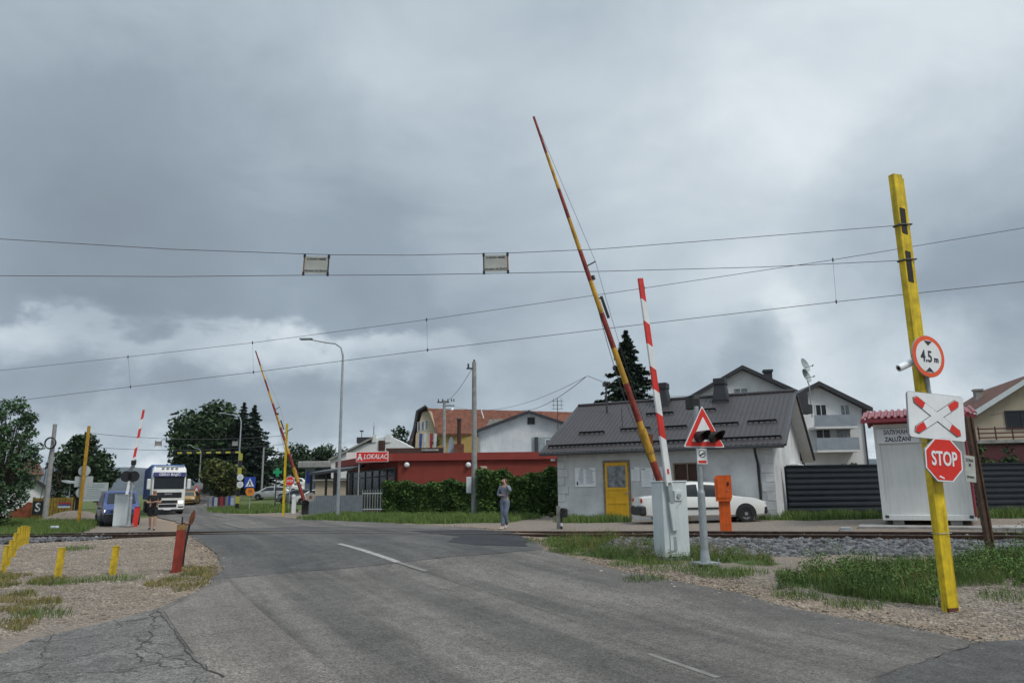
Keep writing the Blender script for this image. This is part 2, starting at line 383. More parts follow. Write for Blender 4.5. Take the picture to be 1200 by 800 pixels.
def terr(x, y):
    x = np.asarray(x, float); y = np.asarray(y, float); sh = x.shape; x = x.ravel(); y = y.ravel()
    out = np.empty_like(x)
    for a in range(0, len(x), 20000):
        xx, yy = x[a:a + 20000, None], y[a:a + 20000, None]
        d2 = (xx - CT[:, 0]) ** 2 + (yy - CT[:, 1]) ** 2
        w = np.exp(-d2 / (2 * (1.0 * CSIG) ** 2)) + 2e-3 / (1 + (d2 / CSIG ** 2)) ** 2.5
        out[a:a + 20000] = (w * CT[:, 2]).sum(1) / w.sum(1)
    return out.reshape(sh)
def tz(x, y): return float(terr(np.array([x]), np.array([y]))[0])
def G(px, py, lo=3.0, hi=140.0):       # where the line of sight meets the ground
    d = ray(px, py); ys = np.concatenate([np.arange(lo, 60, .1), np.arange(60, hi, .5)]); k = ys / d.y
    f = CAM_H + d.z * k - terr(d.x * k, ys); i = np.argmax(f < 0)
    if f[i] >= 0: i = len(ys) - 1
    return Vector((d.x * k[i], ys[i], 0))
def gp(px, Y):                         # on the ground at column px, Y metres ahead
    py = 600
    for _ in range(4):
        p = P(px, py, Y); z = tz(p.x, p.y); py = pix((p.x, p.y, z))[1]
    return Vector((p.x, p.y, z))
def inpoly(x, y, poly):
    c = np.zeros(x.shape, bool); n = len(poly); j = n - 1
    for i in range(n):
        xi, yi, xj, yj = poly[i][0], poly[i][1], poly[j][0], poly[j][1]
        c ^= ((yi > y) != (yj > y)) & (x < (xj - xi) * (y - yi) / (yj - yi + 1e-12) + xi); j = i
    return c
def rag(poly, amp=.12, step=.5, seed=0):   # a polygon with a broken, ragged edge
    r = random.Random(seed); out = []
    for i in range(len(poly)):
        a, b_ = Vector(poly[i][:2]), Vector(poly[(i + 1) % len(poly)][:2]); n = max(1, int((b_ - a).length / step)); nn = Vector((-(b_ - a).y, (b_ - a).x)).normalized()
        for k in range(n):
            q = a.lerp(b_, k / n); out.append(tuple(q + nn * (r.uniform(-amp, amp) if k else 0)))
    return out
def gsheet(name, poly, lift, m, step=.5):    # a sheet lying on the ground inside a polygon
    bm = bmesh.new(); vs = [bm.verts.new((p[0], p[1], 0)) for p in poly]
    f = bm.faces.new(vs); bmesh.ops.triangulate(bm, faces=[f])
    xs = [p[0] for p in poly]; ys = [p[1] for p in poly]
    x = math.floor(min(xs)) + .137
    while x < max(xs):
        bmesh.ops.bisect_plane(bm, geom=bm.verts[:] + bm.edges[:] + bm.faces[:], plane_co=(x, 0, 0), plane_no=(1, 0, 0), dist=1e-5); x += step
    y = math.floor(min(ys)) + .171
    while y < max(ys):
        bmesh.ops.bisect_plane(bm, geom=bm.verts[:] + bm.edges[:] + bm.faces[:], plane_co=(0, y, 0), plane_no=(0, 1, 0), dist=1e-5); y += step * (1 if y < 45 else 3)
    bm.normal_update()
    if sum(f.normal.z for f in bm.faces) < 0: bmesh.ops.reverse_faces(bm, faces=bm.faces[:])
    co = np.array([v.co[:] for v in bm.verts]); z = terr(co[:, 0], co[:, 1]) + lift * (1 + np.maximum(0, co[:, 1] - 20) * .03)
    for v, zz in zip(bm.verts, z): v.co.z = zz
    me = bpy.data.meshes.new(name); bm.to_mesh(me); bm.free(); me.materials.append(M[m]); me.shade_smooth()
    o = bpy.data.objects.new(name, me); COL.objects.link(o); return o
def GP(*pts): return [tuple(G(px, py)[:2]) for px, py in pts]

# ground materials
def ground_mat():
    m = bpy.data.materials.new('ground'); m.use_nodes = True; t = m.node_tree; bs = t.nodes['Principled BSDF']; L = t.links.new; Nn = t.nodes.new
    bs.inputs['Roughness'].default_value = .95; bs.inputs['Specular IOR Level'].default_value = .2
    c = Nn('ShaderNodeTexCoord').outputs['Object']
    def noise(s, d=6, r=.6):
        n = Nn('ShaderNodeTexNoise'); L(c, n.inputs[0]); n.inputs['Scale'].default_value = s; n.inputs['Detail'].default_value = d; n.inputs['Roughness'].default_value = r; return n.outputs[0]
    def mixc(f, a, b_):
        x = Nn('ShaderNodeMix'); x.data_type = 'RGBA'
        if isinstance(f, float): x.inputs[0].default_value = f
        else: L(f, x.inputs[0])
        for i, v in ((6, a), (7, b_)):
            if isinstance(v, tuple): x.inputs[i].default_value = (*v, 1)
            else: L(v, x.inputs[i])
        return x.outputs[2]
    def rng_(v, a, b_, lo=0., hi=1.):
        r = Nn('ShaderNodeMapRange'); L(v, r.inputs[0]); r.inputs[1].default_value = a; r.inputs[2].default_value = b_; r.inputs[3].default_value = lo; r.inputs[4].default_value = hi; return r.outputs[0]
    vor = Nn('ShaderNodeTexVoronoi'); L(c, vor.inputs['Vector']); vor.inputs['Scale'].default_value = 26
    vs_ = Nn('ShaderNodeSeparateColor'); L(vor.outputs['Color'], vs_.inputs[0])
    vor2 = Nn('ShaderNodeTexVoronoi'); L(c, vor2.inputs['Vector']); vor2.inputs['Scale'].default_value = 60
    vs2 = Nn('ShaderNodeSeparateColor'); L(vor2.outputs['Color'], vs2.inputs[0])
    stone = mixc(rng_(vs_.outputs[0], 0, 1), (.105, .086, .07), (.35, .30, .255))
    stone2 = mixc(rng_(vs2.outputs[0], 0, 1), (.13, .106, .087), (.30, .258, .22))
    st = mixc(rng_(noise(1.3), .4, .6), stone, stone2)
    gap = rng_(vor.outputs['Distance'], .35, .75, 1., .62)
    g2 = Nn('ShaderNodeVectorMath'); g2.operation = 'SCALE'; L(st, g2.inputs[0]); L(gap, g2.inputs['Scale'])
    grav = mixc(rng_(noise(.35, 8), .35, .62, .0, .55), g2.outputs[0], (.21, .165, .125))
    sa = Nn('ShaderNodeAttribute'); sa.attribute_name = 'sand'; sf = Nn('ShaderNodeMath'); sf.operation = 'MULTIPLY'; L(sa.outputs['Fac'], sf.inputs[0]); L(rng_(noise(1.8, 8), .3, .6, .25, .95), sf.inputs[1])
    grav = mixc(sf.outputs[0], grav, (.27, .19, .125))
    grass = mixc(rng_(noise(.8), .35, .65), (.050, .085, .025), (.12, .13, .045))
    at = Nn('ShaderNodeAttribute'); at.attribute_name = 'green'
    f = Nn('ShaderNodeMath'); f.operation = 'ADD'; L(at.outputs['Fac'], f.inputs[0]); L(rng_(noise(2.5, 8), .3, .7, -.35, .35), f.inputs[1])
    col = mixc(rng_(f.outputs[0], .42, .62), grav, grass); L(col, bs.inputs['Base Color'])
    bp = Nn('ShaderNodeBump'); bp.inputs['Strength'].default_value = .8; bp.inputs['Distance'].default_value = .02
    h = Nn('ShaderNodeMath'); h.operation = 'SUBTRACT'; h.inputs[0].default_value = 1; L(vor.outputs['Distance'], h.inputs[1]); L(h.outputs[0], bp.inputs['Height']); L(bp.outputs[0], bs.inputs['Normal'])
    return m
M['ground'] = ground_mat(); M['gravel_heap_m'] = M['ground']
_a, _b = G(397, 638), G(840, 800); RDA = math.atan2(_a.y - _b.y, _a.x - _b.x)             # road direction near the crossing
def asphalt(name, base, base2, tracks=.25, speck=.35, crack=0.0, patch=.3):
    m = bpy.data.materials.new(name); m.use_nodes = True; t = m.node_tree; bs = t.nodes['Principled BSDF']; L = t.links.new; Nn = t.nodes.new
    bs.inputs['Specular IOR Level'].default_value = .2
    c = Nn('ShaderNodeTexCoord').outputs['Object']
    mp = Nn('ShaderNodeMapping'); L(c, mp.inputs[0]); mp.inputs['Rotation'].default_value = (0, 0, -RDA)
    mp2 = Nn('ShaderNodeMapping'); L(mp.outputs[0], mp2.inputs[0]); mp2.inputs['Scale'].default_value = (.045, .75, 1)
    def noise(v, s, d=6, r=.6, dist=0.):
        n = Nn('ShaderNodeTexNoise'); L(v, n.inputs[0]); n.inputs['Scale'].default_value = s; n.inputs['Detail'].default_value = d; n.inputs['Roughness'].default_value = r; n.inputs['Distortion'].default_value = dist; return n.outputs[0]
    def rng_(v, a, b_, lo=0., hi=1.):
        r = Nn('ShaderNodeMapRange'); L(v, r.inputs[0]); r.inputs[1].default_value = a; r.inputs[2].default_value = b_; r.inputs[3].default_value = lo; r.inputs[4].default_value = hi; return r.outputs[0]
    def mul(a, b_):
        n = Nn('ShaderNodeMath'); n.operation = 'MULTIPLY'; L(a, n.inputs[0]); L(b_, n.inputs[1]); return n.outputs[0]
    x = Nn('ShaderNodeMix'); x.data_type = 'RGBA'; L(rng_(noise(c, .5, 8, .65), .35, .65), x.inputs[0]); x.inputs[6].default_value = (*base2, 1); x.inputs[7].default_value = (*base, 1)
    tr = rng_(noise(mp2.outputs[0], 1.6, 4, .5), .40, .62, 1 - tracks, 1.0 + tracks * .35)
    v = Nn('ShaderNodeTexVoronoi'); L(c, v.inputs['Vector']); v.inputs['Scale'].default_value = 85
    vsn = Nn('ShaderNodeSeparateColor'); L(v.outputs['Color'], vsn.inputs[0])
    sp_ = rng_(vsn.outputs[0], 0, 1, 1 - speck, 1 + speck)
    bl = rng_(noise(c, 3.3, 9, .7), .35, .75, 1 - patch * .5, 1 + patch * .3)
    v3 = Nn('ShaderNodeTexVoronoi'); L(c, v3.inputs['Vector']); v3.inputs['Scale'].default_value = 38; v3s = Nn('ShaderNodeSeparateColor'); L(v3.outputs['Color'], v3s.inputs[0])
    mp3 = Nn('ShaderNodeMapping'); L(mp.outputs[0], mp3.inputs[0]); mp3.inputs['Scale'].default_value = (.12, 1.6, 1)
    st2 = rng_(noise(mp3.outputs[0], 2.2, 9, .7, .4), .48, .68, 1.0, 1 - tracks * .9)
    k = mul(mul(mul(tr, sp_), bl), mul(rng_(v3s.outputs[0], 0, 1, 1 - speck * .6, 1 + speck * .6), st2))
    if crack:
        w = Nn('ShaderNodeTexNoise'); L(c, w.inputs[0]); w.inputs['Scale'].default_value = 2.0; w.inputs['Detail'].default_value = 5
        ad = Nn('ShaderNodeVectorMath'); ad.operation = 'MULTIPLY_ADD'; L(w.outputs[1], ad.inputs[0]); ad.inputs[1].default_value = (.5, .5, .5); L(c, ad.inputs[2])
        vc = Nn('ShaderNodeTexVoronoi'); vc.feature = 'DISTANCE_TO_EDGE'; L(ad.outputs[0], vc.inputs['Vector']); vc.inputs['Scale'].default_value = .9
        lim = rng_(noise(c, .7, 3), .42, .6, .0, .022)
        ls = Nn('ShaderNodeMath'); ls.operation = 'GREATER_THAN'; L(vc.outputs[0], ls.inputs[0]); L(lim, ls.inputs[1])
        k = mul(k, rng_(ls.outputs[0], 0, 1, 1 - crack, 1.))
    s = Nn('ShaderNodeVectorMath'); s.operation = 'SCALE'; L(x.outputs[2], s.inputs[0]); L(k, s.inputs['Scale']); L(s.outputs[0], bs.inputs['Base Color'])
    L(rng_(noise(mp2.outputs[0], 1.6, 4, .5), .4, .62, .62, .82), bs.inputs['Roughness'])
    bp = Nn('ShaderNodeBump'); bp.inputs['Strength'].default_value = .35; bp.inputs['Distance'].default_value = .006; L(v.outputs['Distance'], bp.inputs['Height']); L(bp.outputs[0], bs.inputs['Normal'])
    M[name] = m
asphalt('asphalt_main', (.166, .149, .132), (.124, .111, .098), .34, .42, patch=.4)
asphalt('asphalt_crossing', (.112, .105, .098), (.083, .078, .073), .28, .35, patch=.5)
asphalt('asphalt_new', (.036, .036, .040), (.026, .026, .029), .1, .3)
asphalt('asphalt_pink', (.205, .176, .153), (.155, .134, .118), .2, .5)
asphalt('asphalt_old', (.185, .172, .156), (.12, .111, .101), .15, .5, crack=.45, patch=.7)

# ground sheet
def axis(lo, hi, fine_lo, fine_hi, st):
    a = list(np.arange(fine_lo, fine_hi, st)); d = st; x = fine_hi
    while x < hi: a.append(x); d *= 1.18; x += d
    a.append(hi); d = st; x = fine_lo - st; pre = []
    while x > lo: pre.append(x); d *= 1.18; x -= d
    pre.append(lo); return np.array(pre[::-1] + a)
gx = axis(-3000, 3000, -32, 24, .4); gy = axis(-150, 4200, 4, 46, .4)
gx = np.unique(np.concatenate([gx[(gx < -72)], np.arange(-72, -32.2, 1.0), gx[(gx >= -32) & (gx < 24)], np.arange(24, 60, 1.0), gx[gx >= 60]])); gy = np.concatenate([gy[gy < 46], np.arange(46, 135, .9), gy[gy > 136]])
GX, GY = np.meshgrid(gx, gy); GZ = terr(GX, GY)
nx, ny = len(gx), len(gy)
idx = np.arange(nx * ny).reshape(ny, nx)
F = np.stack([idx[:-1, :-1], idx[:-1, 1:], idx[1:, 1:], idx[1:, :-1]], -1).reshape(-1, 4)
ground = sheet('ground', np.stack([GX, GY, GZ], -1).reshape(-1, 3).tolist(), F.tolist(), 'ground'); ground['kind'] = 'structure'
GRASS_POLYS = {
 'right_near': GP((905, 692), (940, 670), (1010, 664), (1090, 661), (1230, 657), (1230, 672), (1180, 678), (1110, 690), (1105, 712), (1040, 707), (975, 696)),
 'right_mid': GP((640, 634), (700, 630), (780, 640), (860, 646), (905, 656), (905, 664), (830, 660), (790, 662), (700, 655), (655, 650)),
 'right_far': GP((1120, 660), (1230, 655), (1230, 690), (1190, 690), (1160, 676)),
 'left_bank': GP((-120, 632), (-120, 612), (60, 612), (118, 612), (100, 622), (60, 631)),
 'hedge_verge': GP((345, 609), (400, 603), (470, 604), (560, 605), (640, 606), (600, 612), (500, 614), (420, 612)),
 'wall_foot': GP((655, 609), (700, 609), (735, 609), (735, 612), (655, 613)),
 'fence_foot': GP((885, 609), (925, 606), (1030, 604), (1030, 608), (940, 610)),
 'fence_foot2': GP((1145, 604), (1230, 602), (1230, 608), (1150, 607)),
 'lot_slope': GP((240, 596), (300, 592), (345, 592), (345, 600), (290, 602), (250, 601)),
}
green = ((GY > 60) | (GX < -24) | (GX > 26)).astype(float) * .9
green[(GY < 40) & (GX < -24) & (GY < 18)] = .45
for pl in GRASS_POLYS.values(): green[inpoly(GX, GY, pl)] = .72
yard = (GX > -3) & (GX < 30) & (GY > 31); green[yard & (GY < 75)] = .35
at = ground.data.attributes.new('green', 'FLOAT', 'POINT'); at.data.foreach_set('value', green.ravel().astype(np.float32))

# road
LE = GP((205, 830), (190, 740), (188, 716), (240, 690), (262, 668), (256, 650), (240, 640), (226, 630), (216, 618), (205, 611), (186, 607), (176, 603.5))
RE = GP((1330, 800), (1200, 768), (1060, 737), (900, 707), (760, 676), (690, 660), (640, 645), (625, 636), (560, 619), (450, 613), (360, 609), (300, 604.5), (262, 602.5))
far_l = [(-42, 90), (-54, 125)]; far_r = [(-33, 92), (-46, 127)]
road_poly = rag(LE, .10, .5, 1)[:-12 * 0 or None]
def open_rag(pts, amp, seed):
    r = random.Random(seed); out = []
    for a, b_ in zip(pts[:-1], pts[1:]):
        a, b_ = Vector(a), Vector(b_); n = max(1, int((b_ - a).length / .45)); nn = Vector((-(b_ - a).y, (b_ - a).x)).normalized()
        for k in range(n): out.append(tuple(a.lerp(b_, k / n) + nn * r.uniform(-amp, amp)))
    out.append(tuple(pts[-1])); return out
road_poly = open_rag([(-9, 1)] + LE, .07, 3) + far_l + far_r[::-1] + open_rag(RE[::-1] + [(14, 1)], .07, 4)
o = gsheet('road', road_poly, .022, 'asphalt_main', .7); tag(o, None, None, None, 'structure')
side = GP((-250, 840), (-250, 800), (0, 768), (40, 752), (80, 744), (150, 727), (188, 716), (240, 790), (262, 830)) + [(-3.5, 1), (-14, 1)]
o = gsheet('side_pavement', open_rag(side + [side[0]], .05, 5)[:-1], .030, 'asphalt_old', .7); tag(o, None, None, None, 'structure')
pink = GP((192, 718), (243, 690), (268, 684), (285, 700), (330, 740), (400, 800), (440, 850), (262, 850), (240, 790))
o = gsheet('road_shoulder_pavement', pink, .029, 'asphalt_pink', .7); tag(o, None, None, None, 'structure')
crossing = GP((246, 681), (262, 668), (254, 650), (240, 640), (226, 630), (219, 620), (300, 619), (430, 618), (560, 622), (625, 636), (638, 645), (560, 652), (470, 660), (350, 671))
o = gsheet('crossing_pavement', crossing, .027, 'asphalt_crossing', .7); tag(o, None, None, None, 'structure')
newp = GP((478, 623), (560, 621.5), (596, 624), (622, 634), (618, 642), (560, 640), (520, 636), (540, 630))
o = gsheet('fresh_asphalt_patch', open_rag(newp + [newp[0]], .08, 8)[:-1], .032, 'asphalt_new', .7); tag(o, None, None, None, 'structure')
newp = GP((1030, 800), (1090, 778), (1150, 757), (1250, 750), (1330, 770), (1330, 850), (1000, 850))
o = gsheet('dark_asphalt_patch', newp, .030, 'asphalt_crossing', .7); tag(o, None, None, None, 'structure')
def stripe(name, p0, p1, w, m, lift=.034, mat_=None):
    a, b_ = Vector(G(*p0)[:2]), Vector(G(*p1)[:2]); n = Vector((-(b_ - a).y, (b_ - a).x)).normalized() * w / 2
    o = gsheet(name, [a + n, b_ + n, b_ - n, a - n], lift, m, .7); tag(o, None, None, None, 'structure'); return o
stripe('road_marking', (397, 638.5), (466, 661), .13, 'road_paint')
stripe('road_marking', (466, 661), (500, 672), .11, 'road_paint_worn')
stripe('road_marking', (760, 769), (842, 800), .07, 'road_paint_worn', .026)
stripe('road_marking', (262, 614), (290, 620), .13, 'road_paint_worn')
def crack(pts, w, seed, jag=.05):
    r = random.Random(seed); P2 = [Vector(G(*p)[:2]) for p in pts]; c = []
    for a, b_ in zip(P2[:-1], P2[1:]):
        n = max(2, int((b_ - a).length / .12)); nn = Vector((-(b_ - a).y, (b_ - a).x)).normalized()
        for k in range(n): c.append(a.lerp(b_, k / n) + nn * r.uniform(-jag, jag))
    c.append(P2[-1]); return c, [w * .42 * r.uniform(.3, 1.3) for _ in c]
cv, cf = [], []
for pts, w, jag in (([(113, 705), (140, 706), (176, 703)], .06, .03), ([(52, 742), (66, 748), (52, 760), (50, 776), (60, 779), (110, 771), (176, 756)], .025, .04), ([(60, 750), (110, 742), (160, 726)], .018, .03),
               ([(183, 716), (205, 745), (220, 768), (240, 790)], .035, .02), ([(178, 716), (180, 735), (176, 752), (160, 765), (190, 772), (235, 788)], .03, .05), ([(150, 770), (200, 790), (240, 783), (262, 800)], .05, .06),
               ([(246, 682), (350, 672), (470, 661), (600, 649)], .028, .012), ([(500, 672), (600, 705), (700, 740), (800, 778)], .022, .008), ([(1025, 800), (1090, 778), (1150, 757)], .04, .03)):
    c, ws = crack(pts, w, len(cv), jag); k0 = len(cv)
    for i, (p, w_) in enumerate(zip(c, ws)):
        d = (c[min(i + 1, len(c) - 1)] - c[max(i - 1, 0)]).normalized(); n = Vector((-d.y, d.x)) * w_ / 2
        for q in (p + n, p - n): cv.append((q.x, q.y, tz(q.x, q.y) + .037))
        if i: cf.append((k0 + 2 * i - 2, k0 + 2 * i - 1, k0 + 2 * i + 1, k0 + 2 * i))
tag(sheet('pavement_cracks', cv, cf, 'cracks'), None, None, None, 'structure')

# sandy dust along the road edges, with stones straying onto the asphalt
RL = np.array([q for q in open_rag(RE, .01, 1)] + [q for q in open_rag(LE[3:], .01, 1)])
near_ = (GY < 60) & (np.abs(GX) < 40); dd_ = np.full(GX.shape, 99.); gxn, gyn = GX[near_], GY[near_]
dd_[near_] = np.sqrt(((gxn[:, None] - RL[:, 0])**2 + (gyn[:, None] - RL[:, 1])**2).min(1))
at = ground.data.attributes.new('sand', 'FLOAT', 'POINT'); at.data.foreach_set('value', np.clip(1.25 - dd_ / 1.0, 0, 1).ravel().astype(np.float32))
# railway
for off, lab in ((0, 'nearer rusty railway rail in the asphalt and along the ballast'), (1.435, 'farther rusty railway rail beside the platform edge')):
    mb = MB(); prof = [(-.06, -.15), (.06, -.15), (.06, -.135), (.012, -.12), (.012, -.04), (.036, -.03), (.036, .0), (-.036, .0), (-.036, -.03), (-.012, -.04), (-.012, -.12), (-.06, -.135)]
    ss = list(range(-26, 70, 2)); vs = []
    for s in ss:
        p = track_pt(s, off, .045 - .02 / (1 + math.exp(-(s + 2.5) * 2)))
        for (u, w) in prof: q = p + TN * u; vs.append((q.x, q.y, q.z + w))
    n = len(prof); fs = [(i * n + k, i * n + (k + 1) % n, (i + 1) * n + (k + 1) % n, (i + 1) * n + k) for i in range(len(ss) - 1) for k in range(n)]
    mb.add(vs, fs, 'rusty_rail'); mi = mb.mi('rail_top')
    for i, f in enumerate(mb.f):
        if i % n == 6: mb.m[i] = mi
    tag(mb.build('rail', smooth=False), lab, 'rail', 'rails of the railway line')
def scatter(poly, n, zoff=0.0):
    xs = [p[0] for p in poly]; ys = [p[1] for p in poly]; X = rng.uniform(min(xs), max(xs), n * 4); Y = rng.uniform(min(ys), max(ys), n * 4)
    k = inpoly(X, Y, poly); X, Y = X[k][:n], Y[k][:n]; return X, Y, terr(X, Y) + zoff
def polyarea(p): return abs(sum(p[i][0] * p[(i + 1) % len(p)][1] - p[(i + 1) % len(p)][0] * p[i][1] for i in range(len(p)))) / 2
ICO = bmesh.new(); bmesh.ops.create_icosphere(ICO, subdivisions=1, radius=1); ICO.verts.index_update()
IV = np.array([v.co[:] for v in ICO.verts]); IF = np.array([[v.index for v in f.verts] for f in ICO.faces]); ICO.free()
def stones(name, X, Y, Z, size, m, label, cat, parent=None, flat=.7):
    n = len(X); s = size * np.exp(rng.normal(0, .35, n))
    V = IV[None] * (1 + rng.uniform(-.28, .28, (n, 12, 1))); V = V * np.stack([s * rng.uniform(.7, 1.3, n), s * rng.uniform(.7, 1.3, n), s * flat * rng.uniform(.7, 1.2, n)], -1)[:, None]
    a = rng.uniform(0, 6.28, n); c, s_ = np.cos(a), np.sin(a); V = np.stack([V[..., 0] * c[:, None] - V[..., 1] * s_[:, None], V[..., 0] * s_[:, None] + V[..., 1] * c[:, None], V[..., 2]], -1)
    V = V + np.stack([X, Y, Z], -1)[:, None]; Fa = IF[None] + (np.arange(n) * 12)[:, None, None]
    me = bpy.data.meshes.new(name); me.vertices.add(n * 12); me.vertices.foreach_set('co', V.reshape(-1).astype(np.float32))
    me.loops.add(n * 60); me.loops.foreach_set('vertex_index', Fa.reshape(-1).astype(np.int32)); me.polygons.add(n * 20); me.polygons.foreach_set('loop_start', np.arange(0, n * 60, 3, dtype=np.int32))
    me.materials.append(M[m]); me.update(calc_edges=True); o = bpy.data.objects.new(name, me); COL.objects.link(o)
    if parent is None: tag(o, label, cat, None, 'stuff')
    else: o.parent = parent
    return o
# ballast: a shoulder both sides of the rails, right of the road and left of it
S_ = rng.uniform(-26, -3.0, 60000); O_ = rng.uniform(-3.6, 2.1, 60000)
S2 = rng.uniform(14.5, 50, 34000); O2 = rng.uniform(-1.9, 2.3, 34000)
S_ = np.concatenate([S_, S2]); O_ = np.concatenate([O_, O2])
bx_ = T0.x + TDIR.x * S_ + TN.x * O_; by_ = T0.y + TDIR.y * S_ + TN.y * O_
tzv = np.array([track_z(s) for s in S_]); edge = .25 * np.sin(S_ * 1.7) + .2 * np.sin(S_ * 4.1 + 1)
lift = np.where(O_ < -.6, np.clip((O_ + 3.3 + edge) / 2.6, -.15, 1), 1.0); base = terr(bx_, by_)
bz = base + (np.minimum(tzv - .06, 9) - base) * lift * 1.0 - .03 + rng.uniform(-.03, .03, len(S_)); keep = (lift > -.05) & ~((np.abs(O_) < .05) | (np.abs(O_ - 1.435) < .05))
keep &= ~((S_ > 5) & (O_ < -1.6 + edge))
stones('ballast', bx_[keep], by_[keep], bz[keep], .042, 'stone_grey', 'grey crushed stone ballast heaped along the rails', 'ballast')
# loose stones on the gravel apron and along the road edge
gl = GP((-60, 760), (-60, 650), (60, 632), (230, 634), (262, 655), (255, 685), (185, 716), (60, 738))
X, Y, Z = scatter(gl, 30000, .0); o1 = (X, Y, Z)
gr = GP((640, 648), (700, 662), (900, 709), (1200, 772), (1330, 800), (1330, 660), (1120, 690), (980, 700), (800, 664), (660, 652))
X2, Y2, Z2 = scatter(gr, 16000, .0)
ii = rng.integers(0, len(RL), 14000); ex = RL[ii, 0] + rng.normal(0, .22, 14000); ey = RL[ii, 1] + rng.normal(0, .22, 14000); kk = ey < 30; ex, ey = ex[kk], ey[kk]
X2, Y2, Z2 = np.concatenate([X2, ex]), np.concatenate([Y2, ey]), np.concatenate([Z2, terr(ex, ey) + .012])
stones('gravel', np.concatenate([X, X2]), np.concatenate([Y, Y2]), np.concatenate([Z, Z2]), .016, 'stone_warm', 'loose pale gravel strewn over both verges of the road', 'gravel', flat=.6)
# ------------------------------------------------------------------ grass
def blades(name, X, Y, Z, h, w, m, label, cat='grass', lean=.5, seg=2):
    n = len(X); a = rng.uniform(0, 6.28, n); ca, sa = np.cos(a), np.sin(a); H = h * rng.uniform(.45, 1.25, n); W = w * rng.uniform(.6, 1.3, n)
    la = rng.uniform(0, 6.28, n); ll = lean * H * rng.uniform(.1, 1, n); B = np.stack([X, Y, Z - .02], -1); side = np.stack([ca, sa, 0 * ca], -1) * W[:, None] / 2
    L1 = np.stack([np.cos(la) * ll * .3, np.sin(la) * ll * .3, H * .6], -1); L2 = np.stack([np.cos(la) * ll, np.sin(la) * ll, H], -1)
    q1 = np.stack([B - side, B + side, B + L1 + side * .7, B + L1 - side * .7], 1); q2 = np.stack([B + L1 - side * .7, B + L1 + side * .7, B + L2 + side * .1, B + L2 - side * .1], 1)
    V = np.concatenate([q1, q2], 1).reshape(-1, 4, 3)
    # share the middle vertices so each blade is one island
    Vv = np.stack([q1[:, 0], q1[:, 1], q1[:, 2], q1[:, 3], q2[:, 2], q2[:, 3]], 1); me = bpy.data.meshes.new(name)
    me.vertices.add(n * 6); me.vertices.foreach_set('co', Vv.reshape(-1).astype(np.float32)); base = (np.arange(n) * 6)[:, None]
    Li = np.concatenate([base + np.array([0, 1, 2, 3]), base + np.array([3, 2, 4, 5])], 1).reshape(-1)
    me.loops.add(n * 8); me.loops.foreach_set('vertex_index', Li.astype(np.int32)); me.polygons.add(n * 2); me.polygons.foreach_set('loop_start', np.arange(0, n * 8, 4, dtype=np.int32))
    me.materials.append(M[m]); me.update(calc_edges=True); o = bpy.data.objects.new(name, me); COL.objects.link(o); return tag(o, label, cat, None, 'stuff')
def clumpy(poly, n, sc=1.0, thr=.35):
    X, Y, Z = scatter(rag(poly, .28, .35, len(poly)), n); sc = sc * .6; f = (np.sin(X * 2.3 / sc + 1.3 * np.sin(Y * 1.7 / sc)) + np.sin(Y * 2.9 / sc + X * .7) + np.sin(X * 5.1 + Y * 4.3) * .6) / 2.6
    k = f + rng.uniform(-.35, .35, len(X)) > thr - .5; return X[k], Y[k], Z[k], f[k]
def multi(polys, dens, sc=1.0, thr=.1):
    o = [clumpy(GRASS_POLYS[p], int(polyarea(GRASS_POLYS[p]) * dens), sc, thr) for p in polys]; return [np.concatenate([q[i] for q in o]) for i in range(4)]
X, Y, Z, f = multi(['right_near', 'right_far'], 2900, thr=.25); blades('grass', X, Y, Z, .13 + .10 * f, .006, 'grass_green', 'tall green grass and weeds on the bank beside the yellow gauge post', lean=1.1)
X, Y, Z, f = multi(['right_near'], 700, 1.6, .5); blades('weeds', X, Y, Z, .18 + .12 * f, .012, 'weed', 'broad leaved weeds in the grass bank near the yellow gauge post', 'weeds', lean=.6)
def plants(name, polys, per_m2, h, r, size, m, label, leaves=95):
    out = []
    for p in polys:
        pl = rag(GRASS_POLYS[p], .3, .4, 5); X, Y, Z = scatter(pl, int(polyarea(pl) * per_m2))
        for x, y, z in zip(X, Y, Z):
            s = math.exp(rng.normal(0, .38)) * (.75 + .35 * math.sin(x * 2.1) * math.cos(y * 1.7)); n = max(12, int(leaves * s)); d = rng.normal(0, 1, (n, 3)); d /= np.linalg.norm(d, axis=1)[:, None]; k = rng.uniform(.2, 1, (n, 1)) ** .5
            q = d * k * np.array([r * s, r * s, h * s]); q[:, 2] = np.abs(q[:, 2]) + rng.uniform(0, .04, n); out.append(q + np.array([x, y, z]))
    C = np.concatenate(out); n = len(C); A = rng.normal(0, 1, (n, 3)); A[:, 2] = A[:, 2] * .8 + .3; A /= np.linalg.norm(A, axis=1)[:, None]; B = np.cross(A, rng.normal(0, 1, (n, 3))); B /= np.linalg.norm(B, axis=1)[:, None]; s = size * rng.uniform(.5, 1.4, (n, 1))
    return tag(quads_mesh(name, np.stack([C - A*s, C - B*s*.38, C + A*s, C + B*s*.38], 1), m), label, 'weeds', None, 'stuff')
plants('weed_leaves', ['right_near', 'right_far'], 22, .27, .15, .021, 'weed', 'leafy weeds crowding the bank around the yellow gauge post')
X, Y, Z, f = multi(['right_near', 'right_far', 'right_mid'], 160, .7, .3); blades('dry_stalks', X, Y, Z, .30 + .12 * f, .006, 'grass_dry', 'thin dry stalks standing in the green grass right of the road', 'dry grass', lean=.6)
plants('weed_leaves', ['right_mid'], 14, .15, .12, .017, 'weed', 'small leafy weeds in the strip around the grey barrier cabinet')
X, Y, Z, f = multi(['right_mid'], 1900, thr=.35); blades('grass', X, Y, Z, .10 + .08 * f, .006, 'grass_green', 'green grass strip around the grey barrier cabinet', lean=.7)
